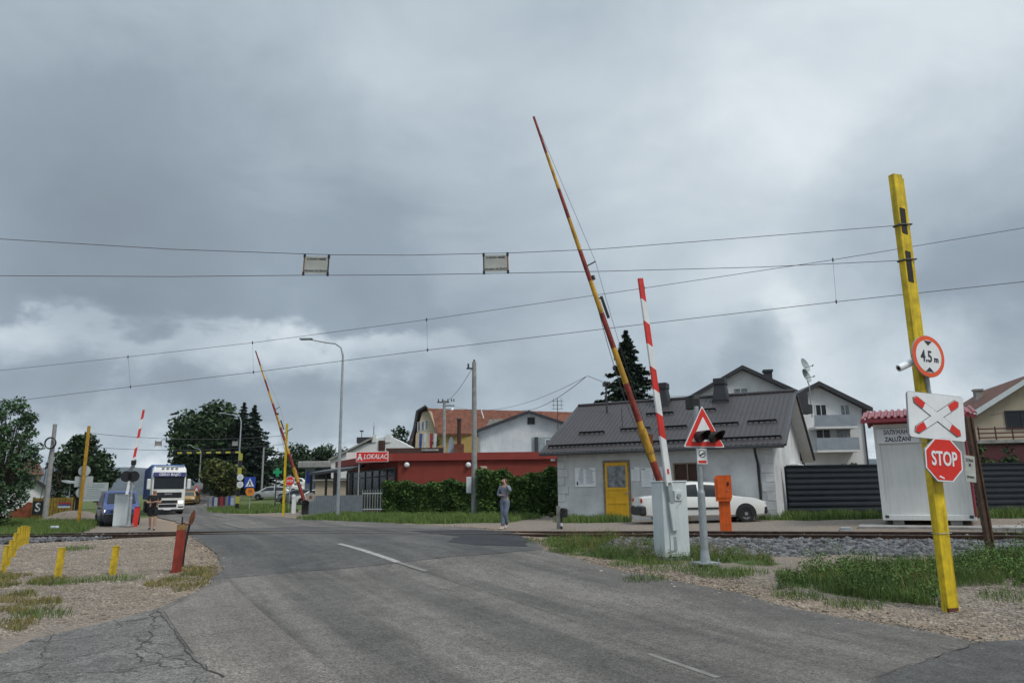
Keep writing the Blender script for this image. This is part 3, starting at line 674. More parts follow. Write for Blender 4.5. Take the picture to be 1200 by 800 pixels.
X, Y, Z, f = multi(['left_bank'], 420, thr=-.4); blades('grass', X, Y, Z, .26 + .06 * f, .022, 'grass_green', 'green grass bank left of the crossing behind the rails')
X, Y, Z, f = multi(['hedge_verge'], 420, thr=.0); blades('grass', X, Y, Z, .22 + .08 * f, .022, 'grass_green', 'grass verge in front of the clipped hedge')
X, Y, Z, f = multi(['wall_foot', 'fence_foot', 'fence_foot2'], 500, thr=.1); blades('grass', X, Y, Z, .25 + .08 * f, .02, 'grass_green', 'grass tufts growing at the foot of the station wall and dark fence')
X, Y, Z, f = multi(['lot_slope'], 90, thr=-.4); blades('grass', X, Y, Z, .25, .05, 'grass_green', 'grass slope below the parked cars')
DRY = [GP((0, 700), (40, 693), (72, 702), (60, 715), (20, 722), (-40, 722), (-40, 702)), GP((-40, 725), (-40, 738), (20, 742), (48, 735), (40, 726)), GP((175, 690), (205, 668), (245, 662), (252, 676), (235, 690), (205, 695)),
       GP((0, 672), (25, 671), (28, 684), (0, 690), (-30, 690), (-30, 672)), GP((38, 680), (85, 673), (90, 682), (62, 690))]
dx = [clumpy(p, int(polyarea(p) * 1700), .5, .3) for p in DRY]; X, Y, Z, f = [np.concatenate([q[i] for q in dx]) for i in range(4)]
blades('dry_grass', X, Y, Z, .09 + .03 * f, .009, 'grass_dry', 'yellowing dry grass patches on the gravel left of the road', lean=1.0)
TUFT = [(131, 680, .45), (67, 684, .35), (50, 722, .3), (90, 644, .3), (800, 668, .5), (745, 662, .4), (840, 672, .5), (756, 731 - 50, .3), (867, 672, .4), (935, 700, .3), (1000, 712, .3), (650, 636, .6), (665, 640, .5), (1190, 700, .4), (845, 690 - 14, .3)]
tx = []
for px, py, r_ in TUFT:
    g = G(px, py); n = int(900 * r_); aa = rng.uniform(0, 6.28, n); rr = r_ * np.sqrt(rng.uniform(0, 1, n)); tx.append((g.x + rr * np.cos(aa) * 1.3, g.y + rr * np.sin(aa)))
X = np.concatenate([t[0] for t in tx]); Y = np.concatenate([t[1] for t in tx]); blades('grass_tufts', X, Y, terr(X, Y), .13, .010, 'grass_green', 'small green grass tufts dotted on the gravel verges', lean=.9)
# ------------------------------------------------------------------ crossing equipment
def TR(loc, rz=0, ry=0, rx=0): return Matrix.Translation(loc) @ Matrix.Rotation(rz, 4, 'Z') @ Matrix.Rotation(ry, 4, 'Y') @ Matrix.Rotation(rx, 4, 'X')
def root_at(name, label, cat, loc, rz=0, group=None):
    t = thing(name, label, cat, loc, rz, group); t_inv = TR(loc, rz).inverted(); return t, t_inv
def rrect(w, h, r, n=5):
    o = []
    for cx, cz, a0 in ((w/2-r, h/2-r, 0), (-w/2+r, h/2-r, 90), (-w/2+r, -h/2+r, 180), (w/2-r, -h/2+r, 270)):
        for i in range(n): a = R(a0 + 90 * i / (n - 1)); o.append((cx + r * math.cos(a), cz + r * math.sin(a)))
    return o
def circ(r, n=40, a0=0): return [(r * math.cos(2*math.pi*i/n + a0), r * math.sin(2*math.pi*i/n + a0)) for i in range(n)]
SA = R(20)
# tall leaning yellow gauge post with its signs
pb = P(1118, 722, 10.4); pb.z = tz(pb.x, pb.y) ; pt = P(1052, 204, 10.4)
t, inv = root_at('gauge_post', 'tall leaning yellow steel post carrying the STOP sign at the right edge of the road', 'post', pb, SA)
lp = inv @ pt; lean = math.atan2(lp.x, lp.z); H = lp.length; PT = Matrix.Rotation(lean, 4, 'Y') @ Matrix.Rotation(-math.atan2(lp.y, math.hypot(lp.x, lp.z)), 4, 'X')
mb = MB(); w, d, th = .165, .10, .012      # channel: web to the front, flanges behind
mb.hprism([(-w/2, 0), (w/2, 0), (w/2, d), (w/2-th, d), (w/2-th, th), (-w/2+th, th), (-w/2+th, d), (-w/2, d)], -.3, H, 'yellow_paint', PT)
mb.hprism([(w/2-.004, .02), (w/2+.05, .02), (w/2+.05, .032), (w/2-.004, .032)], -.3, H - .04, 'yellow_paint', PT)
mb.box((.0, .004, .02), (.172, .03, .07), 'rust', T=PT)
mb.build('post', t)
def along(z): return PT @ Vector((0, 0, z))
for z0, z1 in ((H - .93, H - .55), (H - 1.67, H - 1.22)):
    m2 = MB(); m2.prism([(-.055, z0), (.045, z0 - .02), (.05, z1), (-.05, z1 + .015)], -.006, 0, 'black_paint', PT); m2.build('reflector_patch', t)
zs = []
for px, py in ((1054, 264), (1060, 305), (1092, 584), (1100, 615)):
    q = inv @ P(px, py, 10.4); z = q.length; zs.append(z)
for i, z in enumerate([zs[0], zs[1], 2.25, 1.02]):
    m2 = MB(); k = .012 if i < 2 else .005
    for sgn, (a, b_) in enumerate((((-w/2-.012, -.012), (w/2+.06, -.012)), ((w/2+.06, -.012), (w/2+.06, d+.012)), ((w/2+.06, d+.012), (-w/2-.012, d+.012)), ((-w/2-.012, d+.012), (-w/2-.012, -.012)))):
        m2.cyl((a[0], a[1], z + (.03 if i < 2 else 0) * (a[0] > 0)), (b_[0], b_[1], z + (.03 if i < 2 else 0) * (b_[0] > 0)), k, 'dark_metal' if i < 2 else 'galv', n=6, T=PT)
    m2.build('clamp', t)
def sign_frame(px, py, Y, a=SA, roll=0.0):
    c = P(px, py, Y); return inv @ TR(c, a, roll)
# height limit sign
S = sign_frame(1088, 417.5, 10.28, R(20), R(4))
mb = MB(); mb.prism(circ(.30), 0, .018, 'galv', S); mb.prism(circ(.296), -.003, 0, 'sign_redorange', S); mb.prism(circ(.235), -.006, -.003, 'sign_white', S)
hs = mb.build('height_limit_sign', t)
mb = MB(); mb.text('4.5', .23, 'ink', S, .76, .004, .002, (-.045, -.0085, -.01)); mb.text('m', .12, 'ink', S, .9, .004, .002, (.135, -.0085, -.035))
for s in (1, -1): mb.prism([(-.075, s*.222), (.075, s*.222), (0, s*.155)], -.0095, -.006, 'ink', S)
mb.build('lettering', hs)
# crossing sign plate
S = sign_frame(1097.5, 488, 10.30, R(16), R(4.0))
mb = MB(); mb.prism(rrect(.97, .64, .05), 0, .02, 'galv', S); mb.prism(rrect(.955, .625, .045), -.004, 0, 'sign_white', S); cs_ = mb.build('railway_crossing_sign', t)
mb = MB()
for k_, s in enumerate((1, -1)):
    ang = s * R(31); Lh, hw = .46, .052; y0 = -.009 - .002 * k_
    U = S @ Matrix.Rotation(ang, 4, 'Y')
    arrow = lambda L_, W_: [(-L_, 0), (-L_ + .05, -W_), (L_ - .05, -W_), (L_, 0), (L_ - .05, W_), (-L_ + .05, W_)]
    mb.prism(arrow(Lh, hw + .006), y0 - .0005, -.004, 'ink', U)
for k_, s in enumerate((1, -1)):
    U = S @ Matrix.Rotation(s * R(31), 4, 'Y'); y1 = -.013
    mb.prism(arrow(Lh - .006, hw), y1 - .001 * k_, y1 + .004, 'sign_white', U)
    for e in (1, -1): mb.prism([(e*.255, -hw + .004), (e*(Lh - .058), -hw + .004), (e*(Lh - .012), 0), (e*(Lh - .058), hw - .004), (e*.255, hw - .004)], y1 - .004, y1 - .001, 'sign_red', U)
mb.build('crossed_bars', cs_)
# stop sign
S = sign_frame(1106, 538.5, 10.30, R(13), R(3.5)); o8 = [(.325 * math.cos(R(22.5 + 45*i)), .325 * math.sin(R(22.5 + 45*i))) for i in range(8)]
mb = MB(); mb.prism(o8, 0, .02, 'galv', S); mb.prism([(x*.985, z*.985) for x, z in o8], -.004, 0, 'sign_white', S); mb.prism([(x*.92, z*.92) for x, z in o8], -.007, -.004, 'sign_red', S)
mb.prism([(-.10, -.235), (-.02, -.262), (-.012, -.245), (-.085, -.215)], -.009, -.007, 'sign_white', S)
ss_ = mb.build('stop_sign', t)
mb = MB(); mb.text('STOP', .27, 'sign_white', S, .64, .006, .003, (0, -.011, .005)); mb.build('lettering', ss_)
# camera
mb = MB(); c0 = inv @ P(1055, 430.5, 10.25); c1 = inv @ P(1074, 421.5, 10.3); dr = (c1 - c0).normalized()
mb.cyl(c0 - dr * .03, c1, .050, 'sign_white', n=14); mb.cyl(c0 - dr * .032, c0 - dr * .028, .03, 'black', n=10); mb.cyl(c1, inv @ P(1086, 423, 10.36), .012, 'galv', n=6); mb.build('security_camera', t)
mb = MB(); q0 = inv @ P(1089, 462, 10.42); q1 = inv @ P(1082, 428, 10.42); mb.cyl(q0, q1, .035, 'galv', n=8); mb.build('sign_bracket', t)

# clearance wires and hanging panels
def wire(pts, r, label, cat='wire', group=None, name='overhead_wire', m='wire', sag=None):
    mb = MB(); mb.tube(pts, r, m, 5); return tag(mb.build(name), label, cat, group)
def sagline(a, b_, sag, n=24, bumps=None):
    a, b_ = Vector(a), Vector(b_); return [a.lerp(b_, i / n) - Vector((0, 0, sag * 4 * (i / n) * (1 - i / n))) for i in range(n + 1)]
pr = P(1054, 264, 10.42); XL, YL = -15, 9.6
def gaugeline(pxs, r=.0065):
    pts = []
    for px, py in pxs: k = (1054 - px) / 1054; pts.append(P(px, py, 10.42 - .8 * k))
    o = []
    for a, b_ in zip(pts[:-1], pts[1:]):
        for i in range(6): o.append(a.lerp(b_, i / 6))
    return o + [pts[-1]]
U1 = [(1054, 264), (880, 278), (700, 292), (595, 296.5), (568, 297), (480, 299), (387, 298.5), (357, 297.5), (200, 292), (0, 280), (-400, 243)]
U2 = [(1060, 305), (890, 313), (700, 318), (596, 320), (567, 320.5), (480, 322), (386, 322.5), (355, 322.5), (200, 324), (0, 323), (-400, 320)]
wire(gaugeline(U1), .0045, 'upper clearance wire strung from the leaning yellow post across the near road', 'wire', 'clearance wires over the near road')
wire(gaugeline(U2), .0045, 'lower clearance wire strung from the leaning yellow post across the near road', 'wire', 'clearance wires over the near road')
for (cx, cy, lab, rl) in ((370.5, 310.5, 'left one of the two small grey warning panels between the near clearance wires', 2), (581, 308.5, 'right one of the two small grey warning panels between the near clearance wires', -1)):
    Yp = 10.42 - .8 * (1054 - cx) / 1054; c = P(cx, cy, Yp); t, inv = root_at('hanging_panel', lab, 'warning panel', c, 0, 'panels on the near clearance wires')
    A = Matrix.Rotation(R(rl), 4, 'Y')
    mb = MB(); mb.prism(rrect(.33, .25, .01, 3), -.004, .004, 'banner_cloth', A); pn = mb.build('panel', t)
    for tx_, zz_ in (('U ZONI/V MREŽI', .085), ('OPASNO PO ŽIVOT', -.088)): mb = MB(); mb.text(tx_, .036, 'ink', A, 1, .001, .001, (0, -.006, zz_)); mb.build('lettering', pn)
    for s in (-1, 1):
        mb = MB(); mb.cyl((s*.17, 0, -.14), (s*.17, 0, .14), .011, 'rust_bar' if (s < 0) == (cx < 400) else 'dark_metal', n=6, T=A)
        for z in (-.13, .13): mb.cyl((s*.17, 0, z - .025), (s*.17, 0, z + .025), .017, 'black', n=6, T=A)
        mb.build('side_bar', t)

# catenary: messenger, contact wire and droppers, following the line
def tsY(px):                           # distance ahead of the track centre plane at a pixel column
    d = ray(px, 600); q = T0 + TN * .72; k = TN.dot(q) / (TN.x * d.x + TN.y * d.y); return k * d.y
LOWER = [(1500, 296), (1200, 330), (980, 353.5), (756, 379.5), (501, 410), (297, 436), (153, 453), (30, 468), (-200, 494), (-420, 516)]
UPPER = [(1500, 218), (1200, 267), (976, 304.5), (755, 337.5), (500, 374.5), (296, 401.5), (150, 418), (0, 434), (-200, 452), (-420, 468)]
def linepts(L_): return [P(x, y, tsY(x)) for x, y in L_]
lo, up = linepts(LOWER), linepts(UPPER)
def smooth(pts, n=6):
    o = []
    for a, b_ in zip(pts[:-1], pts[1:]): o += [a.lerp(b_, i / n) for i in range(n)]
    return o + [pts[-1]]
wire(smooth(lo), .0085, 'lower contact wire of the railway catenary, from mid right down to far left', 'wire', 'catenary wires of the railway')
wire(smooth(up), .0075, 'upper messenger wire of the railway catenary, from upper right down to far left', 'wire', 'catenary wires of the railway')
labs = {980: 'dropper wire hanging left of the leaning yellow post', 756: 'dropper wire right beside the tip of the red and white boom', 501: 'dropper wire in the open sky left of the long red and yellow boom', 297: 'dropper wire beside the tip of the far red and yellow boom', 153: 'leftmost dropper wire of the catenary'}
for i in range(2, 7):
    mb = MB(); mb.cyl(up[i], lo[i], .0035, 'wire', n=5); 
    for q in (up[i], lo[i]): mb.cyl(q - Vector((0, 0, .05)), q + Vector((0, 0, .05)), .02, 'dark_metal', n=6)
    tag(mb.build('dropper'), labs[LOWER[i][0]], 'wire', 'droppers of the railway catenary')

# modern barrier machine
def barrier(loc, rz, lab, lean=R(5.8), back=False):
    t = thing('barrier_machine', lab, 'barrier', loc, rz, 'barrier machines with raised red and white booms')
    mb = MB(); mb.box((0, 0, .76), (.58, .42, 1.46), 'cabinet_grey', bev=.008); mb.box((0, 0, 1.505), (.61, .45, .03), 'cabinet_grey', bev=.006)
    cb_ = mb.build('cabinet', t); mb = MB(); mb.box((0, .0, -.02), (.56, .40, .10), 'cabinet_dark'); mb.build('plinth', t)
    mb = MB(); mb.prism(rrect(.15, .55, .01, 3), -.228, -.211, 'cabinet_grey', TR((-.09, 0, .42), 0, 0)); mb.prism(rrect(.075, .27, .01, 3), -.2305, -.2285, 'cabinet_dark', TR((-.055, 0, .29), 0, R(-3))); mb.build('slot_cover', cb_)
    mb = MB(); mb.box((.06, -.235, 1.22), (.19, .05, .20), 'cabinet_grey', bev=.006); mb.cyl((.06, -.26, 1.22), (.06, -.285, 1.22), .045, 'cabinet_dark', n=16); mb.prism([(-.03, 1.12), (.15, 1.12), (.0, .98)], -.235, -.211, 'cabinet_grey'); mb.build('drive_cover', cb_)
    A = TR((-.07, -.27, .62), 0, -lean)
    mb = MB(); mb.box((0, 0, .20), (.13, .05, .56), 'cabinet_grey', T=A, bev=.004); mb.box((0, 0, .66), (.10, .06, .42), 'cabinet_dark', T=A, bev=.004); mb.build('boom_arm', t)
    mb = MB(); L0, L1 = .80, 5.12; n = 9; st = (L1 - L0) / n
    for i in range(n):
        a, b_ = L0 + i * st, L0 + (i + 1) * st; w0, w1 = .064 - .012 * i / n, .064 - .012 * (i + 1) / n; dz = .045
        m = 'red_new' if i % 2 == 0 and i > 0 else 'white_new'; za = [a + (dz if i else 0), a - (dz if i else 0)]; zb = [b_ + (dz if i < n - 1 else 0), b_ - (dz if i < n - 1 else 0)]
        mb.prism([(-w0, za[0]), (w0, za[1]), (w1, zb[1]), (-w1, zb[0])], -.03, .03, m, A)
    mb.prism([(-.02, L0 + .24), (.02, L0 + .24), (.02, L0 + .34), (-.02, L0 + .34)], -.036, -.0305, 'red_new', A); mb.prism(rrect(.07, .012, .004, 2), -.034, -.0305, 'ink', A @ Matrix.Translation((0, 0, L0 + .05)))
    mb.build('boom', t)
    return t
bc = P(788, 653, 15.5); bc.z = tz(bc.x, bc.y) + .03
barrier(bc, SA, 'near grey barrier cabinet with raised red and white boom beside the road')
bf = P(140, 617, 37.0); bf.z = tz(bf.x, bf.y) + .03
barrier(bf, R(200), 'far grey barrier cabinet with raised red and white boom beside the blue van')

# old long barriers
def old_barrier(base, tip, bands, lab, stand, r0=.088, r1=.03, g='old red and yellow barrier booms'):
    t, inv = root_at('old_barrier', lab, 'barrier', base, SA, g)
    b0, b1 = inv @ stand, inv @ tip; d = (b1 - b0)
    mb = MB(); n = 1
    for (u0, u1, m) in bands: mb.cyl(b0 + d * u0, b0 + d * u1, r0 + (r1 - r0) * max(0, u0), m, r1=r0 + (r1 - r0) * max(0, u1), n=12)
    mb.build('boom', t)
    mb = MB(); mb.box((0, 0, b0.z / 2 - .1), (.34, .30, b0.z + .4), 'black_paint', bev=.02); mb.box((0, 0, .0), (.5, .5, .2), 'concrete'); mb.cyl((0, -.2, b0.z), (0, .2, b0.z), .12, 'black_paint', n=16); mb.build('stand', t)
    L_ = d.length; u = d.normalized(); side = Vector((u.z, 0, -u.x)).normalized()
    mb = MB(); e = b0 + u * (L_ * .60); mb.cyl(e, e + side * .30 + u * .08, .02, 'black', n=6); mb.build('stay_bracket', t)
    br = e + side * .30 + u * .08
    mb = MB(); f = b0 + u * (L_ * .57) + side * .09; mb.cyl(f - u * .05, f + u * .05, .05, 'black', n=10); mb.build('warning_lamp', t)
    mb = MB(); f = b0 + u * (L_ * .495) + side * .135; mb.box(f, (.05, .06, .55), 'black', rot=u.to_track_quat('Z', 'Y').to_matrix()); mb.box(f + u * .24 - side * .06, (.12, .03, .03), 'black'); mb.build('lamp_bar', t)
    mb = MB(); pts = sagline(b0 + u * L_ * .95 + side * .04, br, .0, 8) + sagline(br, b0 + u * L_ * .16 + side * .10, .10, 12)[1:]; mb.tube(pts, .005, 'wire', 5); mb.build('stay_wire', t)
    mb = MB(); pts = []
    for i in range(13):
        k = i / 12; pts.append(b0 + u * L_ * (.50 - .38 * k) - side * (.05 + .09 * math.sin(math.pi * k) + .03 * (k)))
    mb.tube(pts, .008, 'wire', 5); mb.build('cable', t)
    mb = MB(); f = b0 + u * (L_ * .175); mb.cyl(f - u * .28, f + u * .28, r0 * 1.12, 'yellow_paint_old', n=12); mb.box(f + side * .1, (.10, .14, .26), 'rust'); mb.build('sleeve', t)
    return t, inv, b0, b1
YO = 16.9
tip = P(625.5, 137, YO); low = P(774, 566, YO); k = (high := (tip - low)); stand = low - (tip - low) * .085
base = Vector((stand.x, stand.y, tz(stand.x, stand.y)))
def band_u(ys, y0=566, y1=137): return [(y0 - y) / (y0 - y1) for y in ys]
ys = [640, 543, 500, 458, 418, 378, 340, 304, 265, 229, 184, 137]
# fractions measured along the boom from the stand
def u_of(y): return ((566 - y) / (566 - 137) + .085) / 1.085
bands = []; cols = ['red_paint_old', 'yellow_paint_old']
for i in range(len(ys) - 1): bands.append((max(-.03, u_of(ys[i])), u_of(ys[i + 1]), cols[i % 2]))
old_barrier(base, tip, bands, 'near long red and yellow boom raised high behind the grey cabinet', stand)
YF = 41; tipf = P(299.5, 411, YF); standf = P(357, 588, YF); bs_ = P(357, 604, YF); bs_.z = tz(bs_.x, bs_.y)
bands2 = [(a, b_, m) for a, b_, m in bands]
tF, invF, b0F, _ = old_barrier(bs_, tipf, bands2, 'far long red and yellow boom raised beside the far yellow post', standf, .10, .035)
mb = MB(); c = invF @ P(364, 582, YF - .3); mb.cyl(c, c + Vector((0, -.08, 0)), .24, 'slab', n=20); mb.cyl(c + Vector((0, -.08, 0)), c + Vector((0, -.10, 0)), .09, 'rust_bar', n=14); mb.build('counterweight', tF)

# light signal with triangular sign
def warn_signal(loc, rz, lab, backing=False, facing_h=2.46):
    t = thing('crossing_signal', lab, 'signal', loc, rz, 'triangular crossing signals on grey posts')
    mb = MB(); mb.cyl((0, 0, .1), (0, 0, 1.35), .072, 'galv', r1=.070, n=16); mb.cyl((0, 0, 1.35), (0, 0, 1.42), .070, 'galv', r1=.052, n=16); mb.cyl((0, 0, 1.42), (0, 0, 2.98), .052, 'galv', n=16); mb.build('post', t)
    mb = MB(); mb.cyl((0, 0, .10), (0, 0, .32), .10, 'galv', r1=.072, n=16); mb.box((0, 0, .09), (.40, .40, .025), 'galv')
    for x, y in ((-1, -1), (1, -1), (1, 1), (-1, 1)): mb.cyl((.17*x, .17*y, -.1), (.17*x, .17*y, .17), .013, 'galv', n=6)
    mb.box((0, 0, -.06), (.34, .34, .12), 'concrete'); mb.build('base_flange', t)
    def tri(s): return [(-.44*s, -.254*s), (.44*s, -.254*s), (0, .508*s)]
    def rtri(s, r=.035):
        o = []; T_ = tri(s); n = 3
        for i in range(3):
            p, q, w = Vector(T_[i]), Vector(T_[i-1]), Vector(T_[(i+1) % 3]); a = p + (q - p).normalized()*r; b_ = p + (w - p).normalized()*r
            for k in range(5): u = k/4; o.append(tuple((1-u)**2*a + 2*u*(1-u)*p + u*u*b_))
        return o
    S = Matrix.Translation((.08, -.085, facing_h))
    mb = MB(); mb.prism(rtri(1.04), 0, .02, 'galv', S); mb.prism(rtri(1.03), -.003, 0, 'sign_white', S); mb.prism(rtri(.97), -.006, -.003, 'sign_red', S); mb.prism(rtri(.62, .02), -.009, -.006, 'sign_white', S); tr = mb.build('triangle_sign', t)
    for x in (-.045, .27):
        mb = MB(); c = Vector((x, -.10, facing_h - .07)); mb.cyl(c, c + Vector((0, -.06, 0)), .105, 'black', n=20); n = 20; vs = []; fs = []
        for i in range(n + 1):
            a = R(-35 + 250 * i / n); L_ = .12 + .17 * max(0, math.sin(a))
            for rr, yy in ((.105, -.06), (.105, -.06 - L_), (.097, -.06 - L_), (.097, -.06)): vs.append(c + Vector((rr*math.cos(a), yy, rr*math.sin(a))))
        for i in range(n):
            for k in range(4): fs.append((i*4+k, i*4+(k+1) % 4, (i+1)*4+(k+1) % 4, (i+1)*4+k))
        mb.add(vs, fs, 'black'); lm = mb.build('signal_lamp', t); mb = MB(); mb.cyl(c + Vector((0, -.0605, 0)), c + Vector((0, -.068, 0)), .088, 'lens', n=20); mb.build('lens', lm)
        if backing: mb = MB(); mb.cyl(c + Vector((0, .16, 0)), c + Vector((0, .19, 0)), .26, 'black', n=24); mb.build('backing_plate', t)
    S2 = Matrix.Translation((.02, -.075, facing_h - .43)); mb = MB(); mb.prism(rrect(.22, .29, .012, 3), -.004, .004, 'sign_white', S2); mb.prism(circ(.075, 20), -.0065, -.004, 'ink', S2 @ Matrix.Translation((0, 0, .045))); mb.prism(circ(.06, 20), -.0085, -.0065, 'sign_white', S2 @ Matrix.Translation((0, 0, .045)))
    mb.prism([(-.07, .02), (.04, .07), (.055, .05), (-.04, .0)], -.0105, -.0085, 'ink', S2); mb.prism(rrect(.18, .05, .006, 2), -.0065, -.004, 'sign_red', S2 @ Matrix.Translation((0, 0, -.105))); mb.build('camera_notice', t)
    mb = MB(); mb.box((.0, .10, 3.04), (.20, .22, .22), 'black', bev=.015); mb.box((-.06, .10, 3.175), (.07, .24, .02), 'black'); mb.box((0, 0.02, 2.93), (.05, .10, .05), 'galv'); mb.build('signal_box', t)
    return t
lc = P(827, 665, 14.2); lc.z = tz(lc.x, lc.y) - .03
ws = warn_signal(lc, R(20), 'near crossing signal with red bordered triangle facing the camera')
q = P(151, 612, 36.3); q.z = tz(q.x, q.y); warn_signal(q, R(196), 'far crossing signal seen from behind with black lamp backs', True)

# orange telephone pillar
c = P(851, 621.5, 21.7); c.z = tz(c.x, c.y); t = thing('telephone_pillar', 'bright orange trackside telephone box on an orange column', 'telephone box', c, R(-12))
mb = MB(); mb.box((0, 0, .47), (.31, .22, .98), 'orange', bev=.01); mb.build('column', t)
mb = MB(); mb.prism([(-.22, .93), (-.24, 1.57), (-.17, 1.66), (.22, 1.66), (.22, 1.05), (.17, .93)], -.17, .17, 'orange'); mb.build('housing', t)
mb = MB(); mb.prism(rrect(.33, .55, .02, 3), -.185, -.171, 'orange', Matrix.Translation((-.01, 0, 1.30))); dd = mb.build('door', t); mb = MB(); mb.box((.12, -.195, 1.42), (.05, .02, .10), 'black'); mb.box((.12, -.195, 1.24), (.03, .02, .03), 'galv'); mb.build('lock', dd)

# dwarf shunting signal
c = P(657, 617, 24.6); c.z = tz(c.x, c.y); t = thing('dwarf_signal', 'small trackside signal with black lamp on a low striped post', 'signal', c, R(-25))
mb = MB(); mb.box((-.08, .05, .36), (.13, .05, .74), 'slab'); mb.build('board', t); mb = MB(); mb.cyl((.03, 0, 0), (.03, 0, .10), .035, 'black', n=8); mb.cyl((.03, 0, .10), (.03, 0, .20), .036, 'sign_white', n=8); mb.cyl((.03, 0, .20), (.03, 0, .60), .035, 'black', n=8); mb.build('post', t)
mb = MB(); mb.box((.13, -.02, .52), (.24, .14, .30), 'black', bev=.04); mb.cyl((.15, -.09, .46), (.15, -.2, .46), .085, 'black', n=14); mb.cyl((.15, -.09, .60), (.15, -.2, .60), .07, 'black', n=14); mb.build('lamp_housing', t)

# brown leaning rail post with plate
pb = P(1159, 650, 14.6); pb.z = tz(pb.x, pb.y); pt = P(1131, 488, 14.6)
t, inv = root_at('leaning_rail_post', 'dark rusty rail stuck slanting in the ballast right of the STOP sign', 'post', pb, SA); l = inv @ pt; dq = l.to_track_quat('Z', 'Y').to_matrix().to_4x4()
mb = MB(); hh = l.length; mb.hprism([(-.06, -.01), (.06, -.01), (.06, .005), (.01, .02), (.01, .09), (.035, .10), (.035, .13), (-.035, .13), (-.035, .10), (-.01, .09), (-.01, .02), (-.06, .005)], -.4, hh, 'rusty_rail', dq); mb.build('rail', t)
S = inv @ TR(P(1137, 549, 14.45), R(24), R(5)); mb = MB(); mb.prism(rrect(.30, .50, .01, 3), 0, .01, 'banner_cloth', S); pl = mb.build('notice_plate', t)
for tx_, sz_, zz_ in (('ZONA', .085, .16), ('30', .085, .07), ('OPASNO', .06, -.16)): mb = MB(); mb.text(tx_, sz_, 'ink', S, .9, .001, .001, (-.01, -.004, zz_)); mb.build('lettering', pl)

# left foreground: yellow bollards, red rail stub, bent iron
t = None
def bollard_proto(loc, rz, lab, tilt=0.0):
    t = thing('yellow_bollard', lab, 'bollard', loc, rz, 'short yellow bollards left of the road')
    mb = MB(); A = Matrix.Rotation(tilt, 4, 'Y'); w = .13
    mb.hprism([(-w/2, -.02), (w/2, -.02), (w/2, .0), (.02, .03), (.02, .08), (.05, .10), (-.05, .10), (-.02, .08), (-.02, .03), (-w/2, .0)], -.15, .54, 'yellow_bollard', A); mb.build('rail_stub', t)
    mb = MB(); mb.box((0, .035, .545), (w*.96, .13, .012), 'yellow_bollard', T=A); mb.build('cap', t); return t
p1 = P(67, 678, 14.8); p1.z = tz(p1.x, p1.y); b0 = bollard_proto(p1, R(35), 'lone yellow bollard leaning slightly, left one of the two on the open gravel', R(3))
p2 = P(131.5, 673.5, 15.1); p2.z = tz(p2.x, p2.y); dup(b0, p2, R(25), 'lone yellow bollard in a grass tuft, right one of the two on the open gravel')
row0, row1 = G(3, 672), G(31, 637.5); words = ['first and nearest', 'second', 'third', 'fourth', 'fifth', 'sixth', 'seventh', 'farthest']
for i in range(8):
    q = row0.lerp(row1, (i / 7) ** 1.0); q.z = tz(q.x, q.y); dup(b0, q, R(20 + 9 * math.sin(i * 2.3)), f'{words[i]} yellow bollard in the row along the left edge').scale = (.62, .8, 1)
c = G(206, 671); c.z = tz(c.x, c.y) - .05; t = thing('red_rail_post', 'rusty dark red rail stub with a worn yellow top in dry grass', 'post', c, R(30))
A = Matrix.Rotation(R(3), 4, 'Y'); mb = MB(); mb.hprism([(-.09, -.02), (.09, -.02), (.09, .0), (.025, .03), (.025, .12), (.06, .13), (.06, .17), (-.06, .17), (-.06, .13), (-.025, .12), (-.025, .03), (-.09, .0)], -.2, .98, 'red_paint_old', A); mb.build('rail_stub', t)
mb = MB(); mb.hprism([(-.092, -.023), (.092, -.023), (.092, .002), (.03, .034), (.03, .175), (-.03, .175), (-.03, .034), (-.092, .002)], .88, .985, 'worn_cap', A); mb.cyl((0, .02, .98), (-.01, .02, 1.14), .02, 'black', r1=.012, n=8, T=A); mb.tube([(0, .02, 1.03), (.08, .0, .99), (.17, 0, 1.0)], .018, 'rust', 6, T=A); mb.build('top_bracket', t)
c2 = G(213, 664); c2.z = tz(c2.x, c2.y) - .05; t = thing('bent_iron_bar', 'bent black iron bar with a rusty flat tip beside the red rail stub', 'iron bar', c2, R(20))
mb = MB(); mb.tube([(0, 0, -.2), (.03, 0, .45), (.08, 0, .85), (.11, 0, 1.0)], .026, 'black', 6); mb.build('bar', t); mb = MB(); mb.prism([(.07, .95), (.15, .93), (.20, 1.10), (.19, 1.20), (.16, 1.24), (.09, 1.10)], -.02, .02, 'rust'); mb.build('flat_tip', t)
c = P(158, 612, 36.8); c.z = tz(c.x, c.y); t = thing('red_rail_stub', 'short red rail stub standing right of the far grey cabinet', 'post', c, R(25)); mb = MB(); mb.hprism([(-.12, -.03), (.12, -.03), (.12, 0), (.03, .05), (.03, .16), (.08, .2), (-.08, .2), (-.03, .16), (-.03, .05), (-.12, 0)], -.2, .92, 'red_new', Matrix.Rotation(R(4), 4, 'Y')); mb.build('rail_stub', t); mb = MB(); mb.box((0.06, .07, .93), (.26, .24, .02), 'red_paint_old'); mb.build('cap', t)

